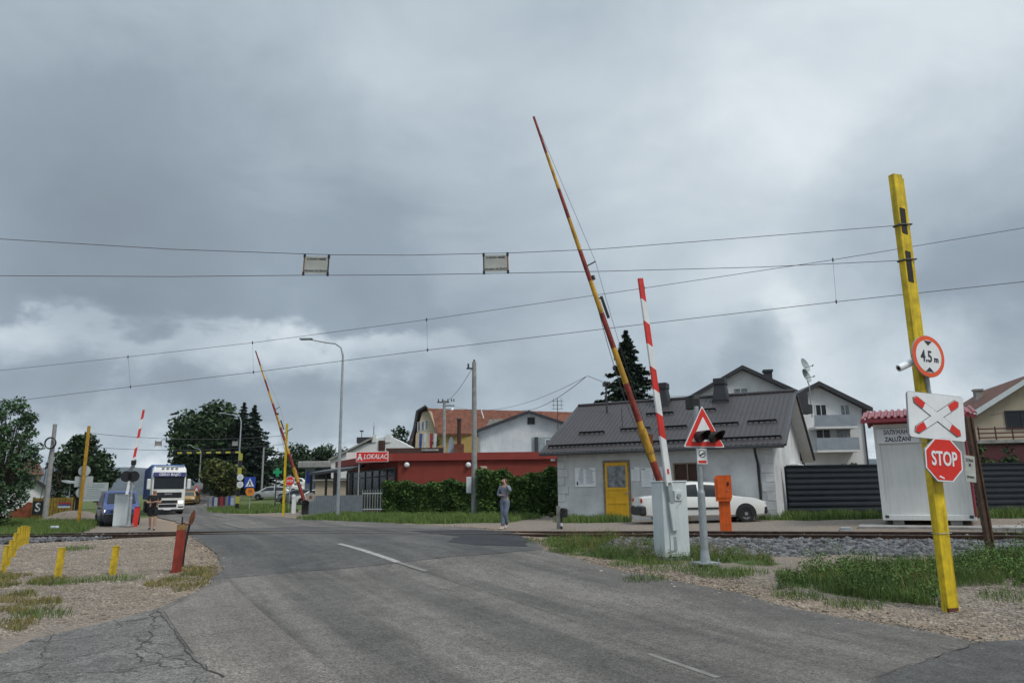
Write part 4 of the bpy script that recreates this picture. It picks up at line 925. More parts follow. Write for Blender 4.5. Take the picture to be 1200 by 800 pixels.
# far portal: two yellow posts, wires, small panels
def far_post(px, pb_, pxt, pyt, Y, lab):
    b = P(px, pb_, Y); b.z = tz(b.x, b.y); tp = P(pxt, pyt, Y); t, inv = root_at('gauge_post', lab, 'post', b, SA); l = inv @ tp; A = l.to_track_quat('Z', 'Y').to_matrix().to_4x4()
    mb = MB(); mb.hprism([(-.09, 0), (.09, 0), (.09, .09), (.075, .09), (.075, .015), (-.075, .015), (-.075, .09), (-.09, .09)], -.2, l.length, 'yellow_paint_old' if px < 200 else 'yellow_paint', A); mb.build('post', t); return t, inv
tl, il = far_post(93, 612, 105.5, 499, 40, 'far leaning yellow post with backs of round signs left of the blue van')
for (px, py, r_) in ((99, 551.5, .30), (96, 577, .30)):
    S = il @ TR(P(px, py, 40.12), R(15)); mb = MB(); mb.prism(circ(r_, 28), 0, .02, 'galv', S); mb.prism(circ(r_ - .03, 28), -.004, 0, 'sign_dull', S); mb.build('sign_back', tl)
S = il @ TR(P(98, 564, 40.15), R(10)); mb = MB(); mb.prism(rrect(.90, .56, .05), 0, .02, 'sign_dull', S); mb.build('plate_back', tl)
tr_, ir = far_post(331, 604, 335.5, 496, 44, 'far upright yellow post beside the long far boom')
mb = MB(); q0 = ir @ P(330, 509, 44); q1 = ir @ P(343, 501.5, 44); mb.cyl(q0, q1, .03, 'dark_metal', n=6); mb.build('bracket', tr_)
for (ya, yb, lab) in ((507, 510, 'upper far clearance wire between the two far yellow posts'), (523, 520, 'lower far clearance wire between the two far yellow posts')):
    wire(sagline(P(103 + (ya - 507) * -.1, ya, 40), P(334, yb, 44), .28, 16), .012, lab, 'wire', 'clearance wires over the far road')
for px, lab in ((185.5, 'small grey panel on the far clearance wires above the white truck'), (275.5, 'small grey panel on the far clearance wires before the dark trees')):
    Yk = 40 + 4 * (px - 104) / 230; c = P(px, 519.5, Yk); t = thing('hanging_panel', lab, 'warning panel', c, 0, 'panels on the far clearance wires'); mb = MB(); mb.box((0, 0, 0), (.34, .01, .25), 'slab'); mb.build('panel', t)
    for s in (-1, 1): mb = MB(); mb.cyl((s*.175, 0, -.19), (s*.175, 0, .19), .015, 'dark_metal', n=6); mb.build('side_bar', t)
c = P(64, 618, 22.8); c = G(63, 627); c.z = tz(c.x, c.y); t = thing('track_marker', 'small grey cable box on a stub beside the left rails', 'cable box', c, R(-10)); mb = MB(); mb.box((0, 0, .34), (.28, .16, .09), 'cabinet_grey', bev=.01); mb.build('box', t); mb = MB(); mb.cyl((0, 0, -.05), (0, 0, .30), .03, 'galv', n=8); mb.build('stub', t)
c = P(990, 611, 21.5); c.z = tz(c.x, c.y); t = thing('junction_box', 'small low grey junction box on the platform left of the white cabin', 'junction box', c, R(-15)); mb = MB(); mb.box((0, 0, .03), (.34, .22, .06), 'concrete', bev=.01); mb.build('base', t); mb = MB(); mb.box((0, 0, .09), (.28, .16, .06), 'cabinet_dark', bev=.012); mb.build('lid', t)
# ------------------------------------------------------------------ buildings
def up(p, z): return Vector((p[0], p[1], z))
def ground_pt(px, Y, dz=0.0): g = gp(px, Y); g.z += dz; return g
def window(parent, T, w, h, frame='white_render', glass='glass', depth=.05, cross=True, name='window'):
    mb = MB(); fw = .05
    for (x, z, dx, dz) in ((0, h/2 - fw/2, w, fw), (0, -h/2 + fw/2, w, fw), (-w/2 + fw/2, 0, fw, h - 2*fw), (w/2 - fw/2, 0, fw, h - 2*fw)) + (((0, 0, .04, h - 2*fw),) if cross else ()): mb.box((x, -depth/2, z), (dx, depth, dz), frame, T=T)
    f = mb.build(name, parent); mb = MB(); mb.box((0, -.008, 0), (w - 2*fw, .012, h - 2*fw), glass, T=T); mb.build('pane', f); return f
def slab_roof(parent, pts, th, m, name='roof_slope', ribs=None):
    """pts: eave-left, eave-right, ridge-right, ridge-left"""
    mb = MB(); a, b_, c, d = [Vector(p) for p in pts]; nrm = (b_ - a).cross(d - a).normalized(); 
    if nrm.z < 0: nrm = -nrm
    lo = [p - nrm * th for p in (a, b_, c, d)]; hi = [a, b_, c, d]
    mb.add(lo + hi, [(3, 2, 1, 0), (4, 5, 6, 7), (0, 1, 5, 4), (1, 2, 6, 5), (2, 3, 7, 6), (3, 0, 4, 7)], m)
    if ribs:
        n = int((b_ - a).length / ribs); u = (b_ - a).normalized()
        for i in range(1, n):
            p, q = a.lerp(b_, i / n), d.lerp(c, i / n); w = .026; h = .018
            vs = [p - u*w, p + u*w, q + u*w, q - u*w, p - u*w*.5 + nrm*h, p + u*w*.5 + nrm*h, q + u*w*.5 + nrm*h, q - u*w*.5 + nrm*h]
            mb.add([v + nrm*.001 for v in vs], [(4, 5, 6, 7), (0, 1, 5, 4), (1, 2, 6, 5), (3, 0, 4, 7), (2, 3, 7, 6)], m)
    return mb.build(name, parent, smooth=False)

# --- station building
SAZ = R(-28); so_ = XY(655, 31.8); L_, D_, hE, hR = 8.75, 7.6, 2.92, 5.08
sz = .50
st = thing('station_building', 'low white station building with brown metal roof and yellow door', 'building', (so_[0], so_[1], sz), SAZ)
mb = MB(); yr = 3.9
mb.hprism([(0, 0), (L_, 0), (L_, D_), (0, D_)], -.5, hE, 'old_wall'); 
mb.add([(0, 0, hE), (0, D_, hE), (0, yr, hR - .12), (L_, 0, hE), (L_, D_, hE), (L_, yr, hR - .12)], [(0, 1, 2)[::-1], (3, 4, 5)], 'old_wall'); mb.build('wall', st, smooth=False)
sl = (hR - hE) / yr; eo, gl_, gr_ = .42, .62, .50
rf = slab_roof(st, [(-gl_, -eo, hE - eo*sl + .08), (L_ + gr_, -eo, hE - eo*sl + .08), (L_ + gr_, yr, hR + .08), (-gl_, yr, hR + .08)], .10, 'roof_brown', 'roof', .19)
slab_roof(st, [(-gl_, D_ + .9, hE - .9*sl + .08), (L_ + gr_, D_ + .9, hE - .9*sl + .08), (L_ + gr_, yr, hR + .078), (-gl_, yr, hR + .078)], .10, 'roof_brown', 'roof')
for (ya, za_, yb, zb_) in ((-eo, hE - eo*sl, yr, hR), (D_ + .9, hE - .9*sl, yr, hR)):
    mb = MB(); mb.add([(L_ + .01, ya, za_ - .075), (L_ + gr_ - .02, ya, za_ - .075), (L_ + gr_ - .02, yb, zb_ - .075), (L_ + .01, yb, zb_ - .075)], [(0, 1, 2, 3)], 'white_render'); mb.build('soffit', st)
mb = MB(); mb.cyl((-gl_, yr, hR + .09), (L_ + gr_, yr, hR + .09), .09, 'roof_brown', n=8); mb.build('ridge_cap', st)
for x in (-gl_ - .015, L_ + gr_ + .015):
    mb = MB(); mb.tube([(x, -eo, hE - eo*sl + .03), (x, yr, hR + .04), (x, D_ + .9, hE - .9*sl + .03)], .065, 'dark_metal', 4); mb.build('verge_trim', st, smooth=False)
mb = MB(); mb.box((L_/2 + (gr_ - gl_)/2, -eo - .06, hE - eo*sl), (L_ + gl_ + gr_, .13, .11), 'dark_metal', bev=.02); mb.build('gutter', st)
mb = MB(); x = L_ - .55; mb.tube([(x, -eo - .05, hE - eo*sl - .05), (x, -eo - .02, hE - .45), (x, -.07, hE - .85), (x + .02, -.07, .1)], .05, 'black', 8); mb.build('downpipe', st)
def on_roof(x, f): return Vector((x, -eo + (yr + eo)*f, (hE - eo*sl) + (hR - hE + eo*sl)*f + .10))
slope = math.atan2(hR - hE + eo*sl, yr + eo)
mb = MB()
for (x0, x1, f) in ((.6, 1.75, .33), (2.45, 3.75, .36), (4.1, 5.3, .36), (6.2, 7.35, .37), (7.7, 8.8, .38), (3.2, 4.4, .66), (5.4, 6.2, .68), (5.9, 6.6, .85), (-.4, 9.1, .085)):
    n = max(1, int((x1 - x0) / .2)); c = on_roof((x0 + x1)/2, f); mb.box((c.x, c.y, c.z + .08), (x1 - x0, .03, .085), 'black', Matrix.Rotation(slope, 3, 'X'))
    for i in range(n + 1): q = on_roof(x0 + (x1 - x0)*i/n, f); mb.box((q.x, q.y + .04, q.z + .04), (.02, .14, .05), 'black', Matrix.Rotation(slope, 3, 'X'))
tag(mb.build('snow_guard', st), None, None, None, 'stuff')
for x in (3.65, 6.25):
    mb = MB(); z0 = hR - .45; y = yr - .35
    mb.add([(x-.36, y-.36, z0), (x+.36, y-.36, z0), (x+.36, y+.36, z0), (x-.36, y+.36, z0), (x-.22, y-.22, z0+1.0), (x+.22, y-.22, z0+1.0), (x+.22, y+.22, z0+1.0), (x-.22, y+.22, z0+1.0)], [(0, 1, 5, 4), (1, 2, 6, 5), (2, 3, 7, 6), (3, 0, 4, 7), (4, 5, 6, 7)], 'roof_dark')
    mb.box((x, y, z0 + 1.12), (.52, .52, .28), 'roof_dark', bev=.02); mb.build('chimney', rf, smooth=False)
mb = MB(); q = on_roof(1.15, .80); mb.cyl(q, q + Vector((0, 0, 1.35)), .045, 'dark_metal', n=8); mb.cyl(q + Vector((0, 0, 1.30)), q + Vector((0, 0, 1.36)), .10, 'dark_metal', n=8); mb.box(q + Vector((0, 0, 1.2)), (.30, .04, .04), 'dark_metal')
for s in (-.14, .14): mb.cyl(q + Vector((s, 0, 1.2)), q + Vector((s, 0, 1.36)), .03, 'dark_metal', n=8)
mb.build('service_mast', rf)
mb = MB(); q = on_roof(2.45, .42); mb.cyl(q - Vector((0, 0, .4)), q + Vector((0, 0, .85)), .018, 'dark_metal', n=6); mb.build('thin_mast', rf)
# quoins
for s_ in (0, 1):
    mb = MB()
    for i in range(8): w = .48 if i % 2 else .32; mb.box((L_ - w/2 + .012 if s_ else w/2 - .012, -.012, .2 + i*.34), (w, .034 if s_ else .05, .325), 'old_wall', bev=.008)
    mb.build('quoins', st)
# door
dx_ = 2.62; mb = MB(); fr = .09; dw, dh = 1.06, 2.26; z0 = .02
for (x, z, a, b_) in ((dx_ - dw/2, z0 + dh/2, fr, dh), (dx_ + dw/2, z0 + dh/2, fr, dh), (dx_, z0 + dh + fr/2, dw + fr, fr)): mb.box((x, -.01, z), (a, .10, b_), 'wood_box')
dr_ = mb.build('door_frame', st)
mb = MB(); mb.box((dx_, -.012, z0 + dh/2), (dw - fr, .05, dh), 'yellow_door')
for z in (.06, .66, 1.20, 2.2): mb.box((dx_, -.045, z0 + z), (dw - fr, .02, .09), 'yellow_door', bev=.004)
for x in (-.44, .44): mb.box((dx_ + x, -.045, z0 + dh/2), (.09, .021, dh - .04), 'yellow_door', bev=.004)
mb.box((dx_, -.045, z0 + .36), (.07, .019, .54), 'yellow_door', bev=.004); do = mb.build('door', st)
mb = MB(); mb.box((dx_, -.040, z0 + 1.70), (.80, .01, .86), 'glass_curtain'); mb.build('pane', do); mb = MB(); mb.box((dx_ + .38, -.075, 1.05), (.12, .04, .03), 'galv'); mb.build('handle', do)
mb = MB(); mb.box((dx_, -.30, -.06), (1.7, .5, .14), 'slab', bev=.02); mb.build('step', st)
# notices
for (x, z, w, h, lab) in ((1.25, 1.72, .92, .78, 1), (3.42, 1.80, .36, .55, 0), (3.90, 1.66, .48, .74, 0), (4.37, 1.78, .36, .56, 0)):
    mb = MB(); mb.box((x, -.016, z), (w, .02, h), 'paper'); nb = mb.build('notice_board', st); mb = MB(); r_ = random.Random(int(x*10))
    if lab:
        mb.prism(rrect(.06, .14, .01, 2), -.030, -.027, 'ink', TR((x - .36, 0, z - .25))); 
        for c0, wc in ((-.28, .24), (.02, .40)):
            for i in range(13): mb.box((x + c0 + wc/2*r_.uniform(.7, 1), -.0275, z + .28 - i*.045), (wc*r_.uniform(.6, 1), .003, .012), 'ink_blue')
        mb.text('RED VOŽNJE', .07, 'ink_blue', None, 1, .001, .001, (x, -.029, z + .34))
    else:
        for i in range(10): mb.box((x, -.0275, z + h/2 - .12 - i*(h - .16)/10), (w*r_.uniform(.4, .75), .003, .006), 'cabinet_dark')
        mb.box((x - w*.28, -.0275, z + h/2 - .05), (w*.3, .003, .03), 'ink')
    mb.build('print', nb)
window(st, TR((5.55, -.004, 1.68)), 1.12, 1.02, 'wood_box', 'brown_wood', .09)
mb = MB(); mb.box((-.10, -.10, 2.45), (.10, .3, .05), 'galv'); mb.cyl((-.12, -.22, 2.5), (-.12, -.22, 2.42), .10, 'sign_white', n=12); mb.build('wall_lamp', st)
for x, y in ((L_ + .18, 4.6), (L_ + .18, 5.6)):
    mb = MB(); mb.box((x, y, 1.9), (.32, .8, .55), 'sign_white', bev=.02); mb.cyl((x + .161, y, 1.9), (x + .17, y, 1.9), .2, 'dark_metal', n=18); mb.build('air_conditioner', st)
Ms = TR((so_[0], so_[1], sz), SAZ)
for k, (x, w, h, m) in enumerate(((4.98, .26, .28, 'wood_box'), (5.27, .22, .34, 'wood_box'), (5.50, .26, .33, 'paper'))):
    q = Ms @ Vector((x, -.45, 0)); t = thing('crate', ['small brown crate stacked under the station window, leftmost of three', 'taller wooden crate under the station window, middle of three', 'pale box under the station window, rightmost of three'][k], 'crate', (q.x, q.y, sz - .05 + (.98)), SAZ, 'crates under the station window')
    mb = MB(); mb.box((0, 0, h/2), (w, .25, h), m, bev=.008); mb.box((0, -.13, h*.7), (w*.96, .012, .03), 'brown_wood'); mb.box((0, -.13, h*.3), (w*.96, .012, .03), 'brown_wood'); mb.build('crate_body', t)
q = Ms @ Vector((5.25, -.45, 0)); t = thing('wall_bench', 'narrow wooden shelf bench carrying crates under the station window', 'bench', (q.x, q.y, sz - .05), SAZ); mb = MB(); mb.box((0, 0, .955), (1.0, .32, .05), 'wood_box'); mb.build('top', t)
for x in (-.42, .42): mb = MB(); mb.box((x, 0, .46), (.06, .28, .94), 'wood_box'); mb.build('leg', t)

# --- white cabin with station name
CA = R(-28); co = XY(1034, 22.6); cz = P(1034, 609, 22.6).z; W_, Dc, Hc = 2.38, 3.0, 2.84
t = thing('cabin', 'white container cabin with red metal roof and the station name', 'cabin', (co[0], co[1], cz), CA)
mb = MB(); mb.box((W_/2, Dc/2, Hc/2), (W_ - .10, Dc - .10, Hc - .1), 'container_white'); mb.build('wall_panel', t)
mb = MB()
for x in (.06, W_ - .06): 
    for y in (.06, Dc - .06): mb.box((x, y, Hc/2), (.13, .13, Hc - .28), 'container_white', bev=.01)
for z in (.07, Hc - .07): 
    for y in (.05, Dc - .05): mb.box((W_/2, y, z), (W_, .12, .15), 'container_white', bev=.01)
    for x in (.05, W_ - .05): mb.box((x, Dc/2, z), (.12, Dc - .2, .15), 'container_white', bev=.01)
mb.build('frame', t)
for x in (.12, W_ - .12):
    mb = MB(); mb.box((x, -.012, .10), (.10, .012, .08), 'dark_metal'); mb.build('corner_socket', t)
mb = MB(); mb.box((W_/2, .1, Hc + .03), (W_ + .1, .28, .12), 'red_fascia'); mb.box((W_/2, Dc/2, Hc + .06), (W_ - .2, Dc - .3, .10), 'dark_metal'); mb.build('fascia', t)
mb = MB(); n = 17; x0, x1 = -.28, W_ + .32
for i in range(n * 4):
    pass
xs = []; 
for i in range(n):
    b0_ = x0 + (x1 - x0) * i / n; w = (x1 - x0) / n; xs += [(b0_, 0), (b0_ + w*.45, 0), (b0_ + w*.55, .05), (b0_ + w*.9, .05)]
xs.append((x1, 0)); vs = []
for (x, z) in xs: vs += [(x, -.45, Hc + .14 + z), (x, Dc/2, Hc + .50 + z), (x, Dc + .4, Hc + .16 + z), (x, Dc + .4, Hc + .12 + z), (x, Dc/2, Hc + .46 + z), (x, -.45, Hc + .10 + z)]
mb.add(vs, [(i*6 + k, i*6 + (k+1) % 6, (i+1)*6 + (k+1) % 6, (i+1)*6 + k) for i in range(len(xs)-1) for k in range(6)] + [(0, 1, 2, 3, 4, 5), tuple((len(xs)-1)*6 + k for k in (5, 4, 3, 2, 1, 0))], 'roof_red_metal'); mb.build('roof', t, smooth=False)
mb = MB(); mb.box((W_/2, -.49, Hc + .05), (x1 - x0, .10, .10), 'roof_red_metal'); mb.build('gutter', t)
mb = MB(); mb.tube([(W_ + .12, -.46, Hc + .0), (W_ - .05, -.10, Hc - .2), (W_ - .02, -.06, Hc - .4), (W_ - .01, -.06, .1)], .038, 'roof_red_metal', 8); mb.build('downpipe', t)
S = TR((.63, -.0, Hc - .38), 0, R(0)); mb = MB(); mb.prism(rrect(1.12, .44, .01, 2), -.022, -.012, 'name_plate', S); sg = mb.build('station_sign', t)
mb = MB(); mb.text('ЗАЛУЖАНИ', .185, 'ink', S, .70, .004, .002, (0, -.025, .10)); mb.text('ZALUŽANI', .185, 'ink', S, .78, .004, .002, (0, -.025, -.11)); mb.build('lettering', sg)
mb = MB()
for i in range(3): mb.box((1.52, -.02, Hc - .30 - i*.07), (.22, .03, .035), 'sign_white')
mb.build('louvre', t)
for x, y in ((.4, .2), (W_ - .5, .2), (.4, Dc - .3), (W_ - .5, Dc - .3)): mb = MB(); mb.box((x, y, -.07), (.3, .2, .14), 'concrete', bev=.01); mb.build('support_block', t)
c = Matrix.Translation((co[0], co[1], 0)) @ Matrix.Rotation(CA, 4, 'Z') @ Vector((1.45, 1.2, 0)); t = thing('concrete_slab', 'flat concrete slab lying under the white cabin', 'slab', (c.x, c.y, cz - .14), CA); mb = MB(); mb.box((0, 0, -.12), (4.2, 4.2, .24), 'slab', bev=.01); mb.build('slab', t)
q = Matrix.Translation((co[0], co[1], cz)) @ Matrix.Rotation(CA, 4, 'Z') @ Vector((W_ + .12, -.12, -.14)); t = thing('water_bottle', 'blue plastic water bottle at the foot of the white cabin', 'bottle', q); mb = MB(); mb.cyl((0, 0, 0), (0, 0, .24), .055, 'balcony', n=10); mb.cyl((0, 0, .24), (0, 0, .30), .055, 'balcony', r1=.02, n=10); mb.build('bottle_body', t); mb = MB(); mb.cyl((0, 0, .30), (0, 0, .325), .022, 'blue_sign', n=10); mb.build('cap', t)

# --- dark corrugated fence
FY = 29.0; fx0, fx1 = XY(926, FY)[0], XY(1320, FY)[0]; fz = P(926, 606, FY).z; t = thing('metal_fence', 'dark anthracite fence of horizontal corrugated metal behind the white cabin', 'fence', (fx0, FY, fz))
mb = MB(); n = 9; rows = []; Hf = 1.92
for i in range(n): z = i * Hf / n; h = Hf / n; rows += [(0, z), (0, z + h*.35), (.05, z + h*.5), (.05, z + h*.85)]
rows.append((0, Hf)); vs = [(0, y, z) for y, z in rows] + [(fx1 - fx0, y, z) for y, z in rows]; k = len(rows)
mb.add(vs, [(i, i + 1, k + i + 1, k + i)[::-1] for i in range(k - 1)], 'fence_dark'); mb.add([(v[0], v[1] + .03, v[2]) for v in vs], [(i, i + 1, k + i + 1, k + i) for i in range(k - 1)], 'fence_dark'); mb.box(((fx1 - fx0)/2, .03, Hf + .02), (fx1 - fx0, .10, .045), 'fence_dark'); mb.build('panel', t, smooth=False)
for i in range(7): mb = MB(); mb.box((i * (fx1 - fx0) / 6, .12, Hf/2 - .2), (.08, .08, Hf + .4), 'fence_dark'); mb.build('post', t)

# --- gable houses
def gable(name, label, px, Y, W, D, hE, hR, rz, wall, roof, zb, ov=.5, th=.22, verge='roof_dark', pyt=600, vt=None):
    g = XY(px, Y, pyt); t = thing(name, label, 'house', (g[0], g[1], zb), rz); w = W/2
    mb = MB(); mb.prism([(-w, -.5), (w, -.5), (w, hE), (0, hR), (-w, hE)], 0, D, wall); mb.build('wall', t, smooth=False); sl = (hR - hE)/w; r0 = None
    for s in (-1, 1):
        a = (s*(w + ov), -ov, hE - ov*sl + th); b_ = (s*(w + ov), D + ov, hE - ov*sl + th); c = (0, D + ov, hR + th); d = (0, -ov, hR + th)
        r = slab_roof(t, [a, b_, c, d] if s > 0 else [b_, a, d, c], th, roof, 'roof'); r0 = r0 or r
        mb = MB(); y = -ov - .03; mb.add([(s*(w+ov), y, hE - ov*sl - .04), (0, y, hR - .02), (0, y, hR + th + .03), (s*(w+ov), y, hE - ov*sl + th + .03), (s*(w+ov), y + .03, hE - ov*sl - .04), (0, y + .03, hR - .02), (0, y + .03, hR + th + .03), (s*(w+ov), y + .03, hE - ov*sl + th + .03)], [(0, 1, 2, 3), (7, 6, 5, 4), (0, 3, 7, 4), (1, 0, 4, 5), (2, 6, 7, 3)], vt or verge); mb.build('bargeboard', r, smooth=False)
    return t, r0
def zat(py, px, Y): return P(px, py, Y).z
# house A behind the station
Y = 52; zb = .8; ha, ra = gable('white_house', 'white house gable with dark roof rising behind the station roof', 870, Y, 7.0, 9, zat(464, 870, Y) - zb, zat(433, 870, Y) - zb, R(-12), 'white_render', 'roof_dark', zb, .5, pyt=440)
window(ha, TR((-.2, -.003, zat(458, 870, Y) - zb)), 1.0, .42, 'white_render', 'glass_curtain'); mb = MB(); q = zat(445, 900, Y) - zb; mb.box((2.0, 2.2, q), (.55, .55, 1.7), 'roof_dark'); mb.box((2.0, 2.2, q + .9), (.70, .70, .16), 'roof_dark'); mb.build('chimney', ra)
# house B with balconies
Y = 46; zb = .8; hb, rb_ = gable('balcony_house', 'white house with two grey balconies above the dark fence', 959, Y, 5.3, 8, zat(479, 1005, Y) - zb, zat(452, 959, Y) - zb, R(-4), 'white_render', 'roof_dark', zb, .42, pyt=470)
for (py0, py1) in ((488, 501), (514, 528)):
    z0, z1 = zat(py1, 970, Y) - zb, zat(py0, 970, Y) - zb
    mb = MB(); mb.box((.55, -.55, z0 - .06), (2.5, 1.1, .14), 'white_render'); b_ = mb.build('balcony', hb); mb = MB(); mb.box((.55, -1.08, (z0 + z1)/2), (2.5, .05, z1 - z0), 'balcony'); mb.box((1.78, -.55, (z0+z1)/2), (.05, 1.05, z1 - z0), 'balcony'); mb.build('parapet', b_)
window(hb, TR((1.55, -.003, zat(481, 988, Y) - zb)), .6, .75, 'white_render', 'glass_curtain'); window(hb, TR((.1, -.003, zat(481, 963, Y) - zb)), .7, .8, 'white_render', 'glass')
window(hb, TR((1.3, -.003, zat(506, 985, Y) - zb)), .9, 1.1, 'white_render', 'glass_curtain'); window(hb, TR((.1, -.003, zat(506, 963, Y) - zb)), .9, 1.1, 'white_render', 'glass')
mb = MB(); mb.cyl((2.58, -.08, 0), (2.58, -.08, zat(480, 1005, Y) - zb), .05, 'dark_metal', n=8); mb.build('downpipe', hb)
mb = MB(); mb.box((1.5, -.25, 1.9), (1.9, .45, .35), 'roof_dark'); mb.build('porch_roof', hb)
# dark awning pile behind the station verge
q = Vector((*XY(950, 40), 0)); z0, z1 = zat(484, 950, 40), zat(459, 950, 40); t = thing('roof_box', 'dark boxy roof hood beneath the satellite dishes', 'roof hood', (q.x, q.y, z0)); mb = MB(); mb.prism([(-.55, .1), (.6, 0), (.62, .45), (.4, .5), (.42, z1 - z0 - .1), (-.5, z1 - z0)], 0, .8, 'roof_dark'); mb.build('hood', t); mb = MB(); mb.box((0, .4, -z0/2 + .4), (.12, .12, z0 + .0), 'dark_metal'); mb.build('support', t)
for (px, py, r_, lab) in ((943, 428, .42, 'upper satellite dish on the mast behind the station roof'), (944.5, 440.5, .42, 'lower satellite dish on the mast behind the station roof')):
    c = P(px, py, 40.4); t = thing('satellite_dish', lab, 'satellite dish', c, R(35), 'satellite dishes on the mast'); mb = MB(); A = Matrix.Rotation(R(-20), 4, 'X'); n = 20; vs = [(0, .06, 0)]
    for j in (1, 2, 3):
        for i in range(n): a = 2*math.pi*i/n; rr = r_*j/3; vs.append((rr*.8*math.cos(a), .06 - .12*(j/3)**2, rr*math.sin(a)))
    fs = [(0, 1 + i, 1 + (i+1) % n) for i in range(n)] + [(1 + (j-1)*n + i, 1 + j*n + i, 1 + j*n + (i+1) % n, 1 + (j-1)*n + (i+1) % n) for j in (1, 2) for i in range(n)]
    mb.add(vs, fs, 'cabinet_dark', A); mb.build('dish', t); mb = MB(); mb.cyl((0, .06, -.1), (0, -.4, -.25), .015, 'dark_metal', n=6, T=A); mb.cyl((0, -.38, -.25), (0, -.48, -.22), .04, 'cabinet_dark', n=8, T=A); mb.build('feed_arm', t)
q = P(949, 459, 40.6); t = thing('dish_mast', 'bent thin mast holding the two satellite dishes', 'mast', q); mb = MB(); mb.tube([(0, 0, -1.4), (0, 0, .35), (-.1, 0, .7), P(944.5, 440, 40.6) - q, P(943, 428, 40.6) - q + Vector((0, 0, .1))], .03, 'galv', 6); mb.build('tube', t)
# beige house at the right edge
Y = 38; zb = .7; hc_, rc = gable('beige_house', 'beige house with brown tiled roof and balcony at the right edge', 1222, Y, 7.2, 7, zat(492, 1145, Y) - zb, zat(441, 1222, Y) - zb, R(-14), 'beige_wall', 'tile_brown', zb, .45, pyt=500, vt='cabinet_grey')
window(hc_, TR((-.9, -.003, zat(491, 1190, Y) - zb)), 1.5, .95, 'roof_dark', 'glass'); mb = MB(); mb.box((-1.35, 4.2, zat(470, 1165, Y) - zb + .35), (.38, .38, 1.5), 'concrete'); mb.box((-1.35, 4.2, zat(470, 1165, Y) - zb + 1.15), (.48, .48, .10), 'slab'); mb.build('chimney', rc)
z0 = zat(518, 1170, Y) - zb; mb = MB(); mb.box((0, -.7, z0), (6.9, 1.4, .16), 'concrete'); bl = mb.build('balcony', hc_); mb = MB()
for k in range(3): mb.box((0, -1.36, z0 + .2 + k*.22), (6.9, .05, .06), 'wine_panel')
for i in range(10): mb.box((-3.4 + i*.755, -1.36, z0 + .4), (.05, .05, .7), 'wine_panel')
mb.build('railing', bl); mb = MB(); mb.box((0, -1.25, z0/2 - .1), (6.9, .12, z0 - .2), 'wine_panel'); mb.build('lower_panel', hc_)
mb = MB(); q = P(1192, 449, Y + 3) - Vector((*XY(1222, Y), zb)); q = Matrix.Rotation(R(-8), 4, 'Z') @ q; mb.cyl(q - Vector((0, 0, .6)), q + Vector((0, 0, .9)), .02, 'dark_metal', n=6)
for z in (.5, .65, .8): mb.cyl(q + Vector((-.3, 0, z)), q + Vector((.3, 0, z)), .01, 'dark_metal', n=5)
mb.build('aerial', rc)

# --- red bar building
A_, B_, C_ = XY(405, 57), XY(466, 46), XY(672, 46); zt = P(480, 531, 46).z; zb = .45
t = thing('bar_building', 'flat roofed dark red bar building with glazed porch behind the hedge', 'building', (B_[0], B_[1], zb))
def lb(p): return (p[0] - B_[0], p[1] - B_[1])
a, b_, c = lb(A_), (0, 0), lb(C_); H = zt - zb
mb = MB(); mb.hprism([b_, c, (c[0], c[1] + 14), (a[0] + 3, a[1] + 8), a], -.5, H - .45, 'red_wall'); mb.build('wall', t, smooth=False)
ab = Vector((a[0], a[1])); un = ab.normalized(); nn = Vector((-abs(un.y), -abs(un.x))) ; nn = Vector((-un.y, un.x)); nn = nn if nn.x < 0 else -nn
mb = MB(); p1 = Vector(b_) + nn*.1; mb.hprism([(-.35, -.18), (c[0], -.18), (c[0], 14), (a[0] + 3, a[1] + 8), tuple(ab + nn*.9), tuple(Vector((-.35, -.18)) + nn*.55)], H - .45, H, 'red_fascia'); mb.hprism([(0, .3), (c[0] - .3, .3), (c[0] - .3, 13.6), (a[0] + 3.4, a[1] + 7.6), (a[0] + .9, a[1] + .4)], H - .2, H + .015, 'cabinet_dark'); mb.build('parapet', t, smooth=False)
Tab = Matrix.Translation((0, 0, 0)) @ Matrix.Rotation(math.atan2(-un.y, -un.x), 4, 'Z'); La = ab.length
mb = MB(); mb.box((-La/2, -.04, 1.45), (La - .8, .06, 2.5), 'glass', T=Tab); gz = mb.build('glazing', t); mb = MB()
for i in range(8): mb.box((-.4 - i*(La - .8)/7, -.09, 1.45), (.10, .06, 2.6), 'dark_metal', T=Tab)
for z in (.2, 1.0, 2.3, 2.75): mb.box((-La/2, -.085, z), (La - .8, .05, .08), 'dark_metal', T=Tab)
mb.build('mullion', gz)
for px in (477, 549):
    q = P(px, 545, 46) - Vector((B_[0], B_[1], zb)); mb = MB(); mb.cyl((q.x, -.02, q.z), (q.x, -.10, q.z), .10, 'dark_metal', n=12); mb.cyl((q.x, -.10, q.z + .02), (q.x, -.26, q.z), .17, 'sign_white', r1=.08, n=12); mb.build('wall_lamp', t)
q = P(567, 551, 46) - Vector((B_[0], B_[1], zb)); mb = MB(); mb.box((q.x, -.15, q.z), (.40, .28, .5), 'beige_wall', bev=.02); mb.build('air_conditioner', t)
q = P(582.5, 556, 46) - Vector((B_[0], B_[1], zb)); mb = MB(); mb.box((q.x, -.03, q.z), (.60, .04, .42), 'car_yellow'); yn = mb.build('yellow_notice', t); mb = MB(); mb.text('OGLASI', .13, 'brown_wood', None, .9, .001, .001, (q.x, -.054, q.z + .09)); mb.text('065', .13, 'brown_wood', None, .9, .001, .001, (q.x, -.054, q.z - .10)); mb.build('lettering', yn)
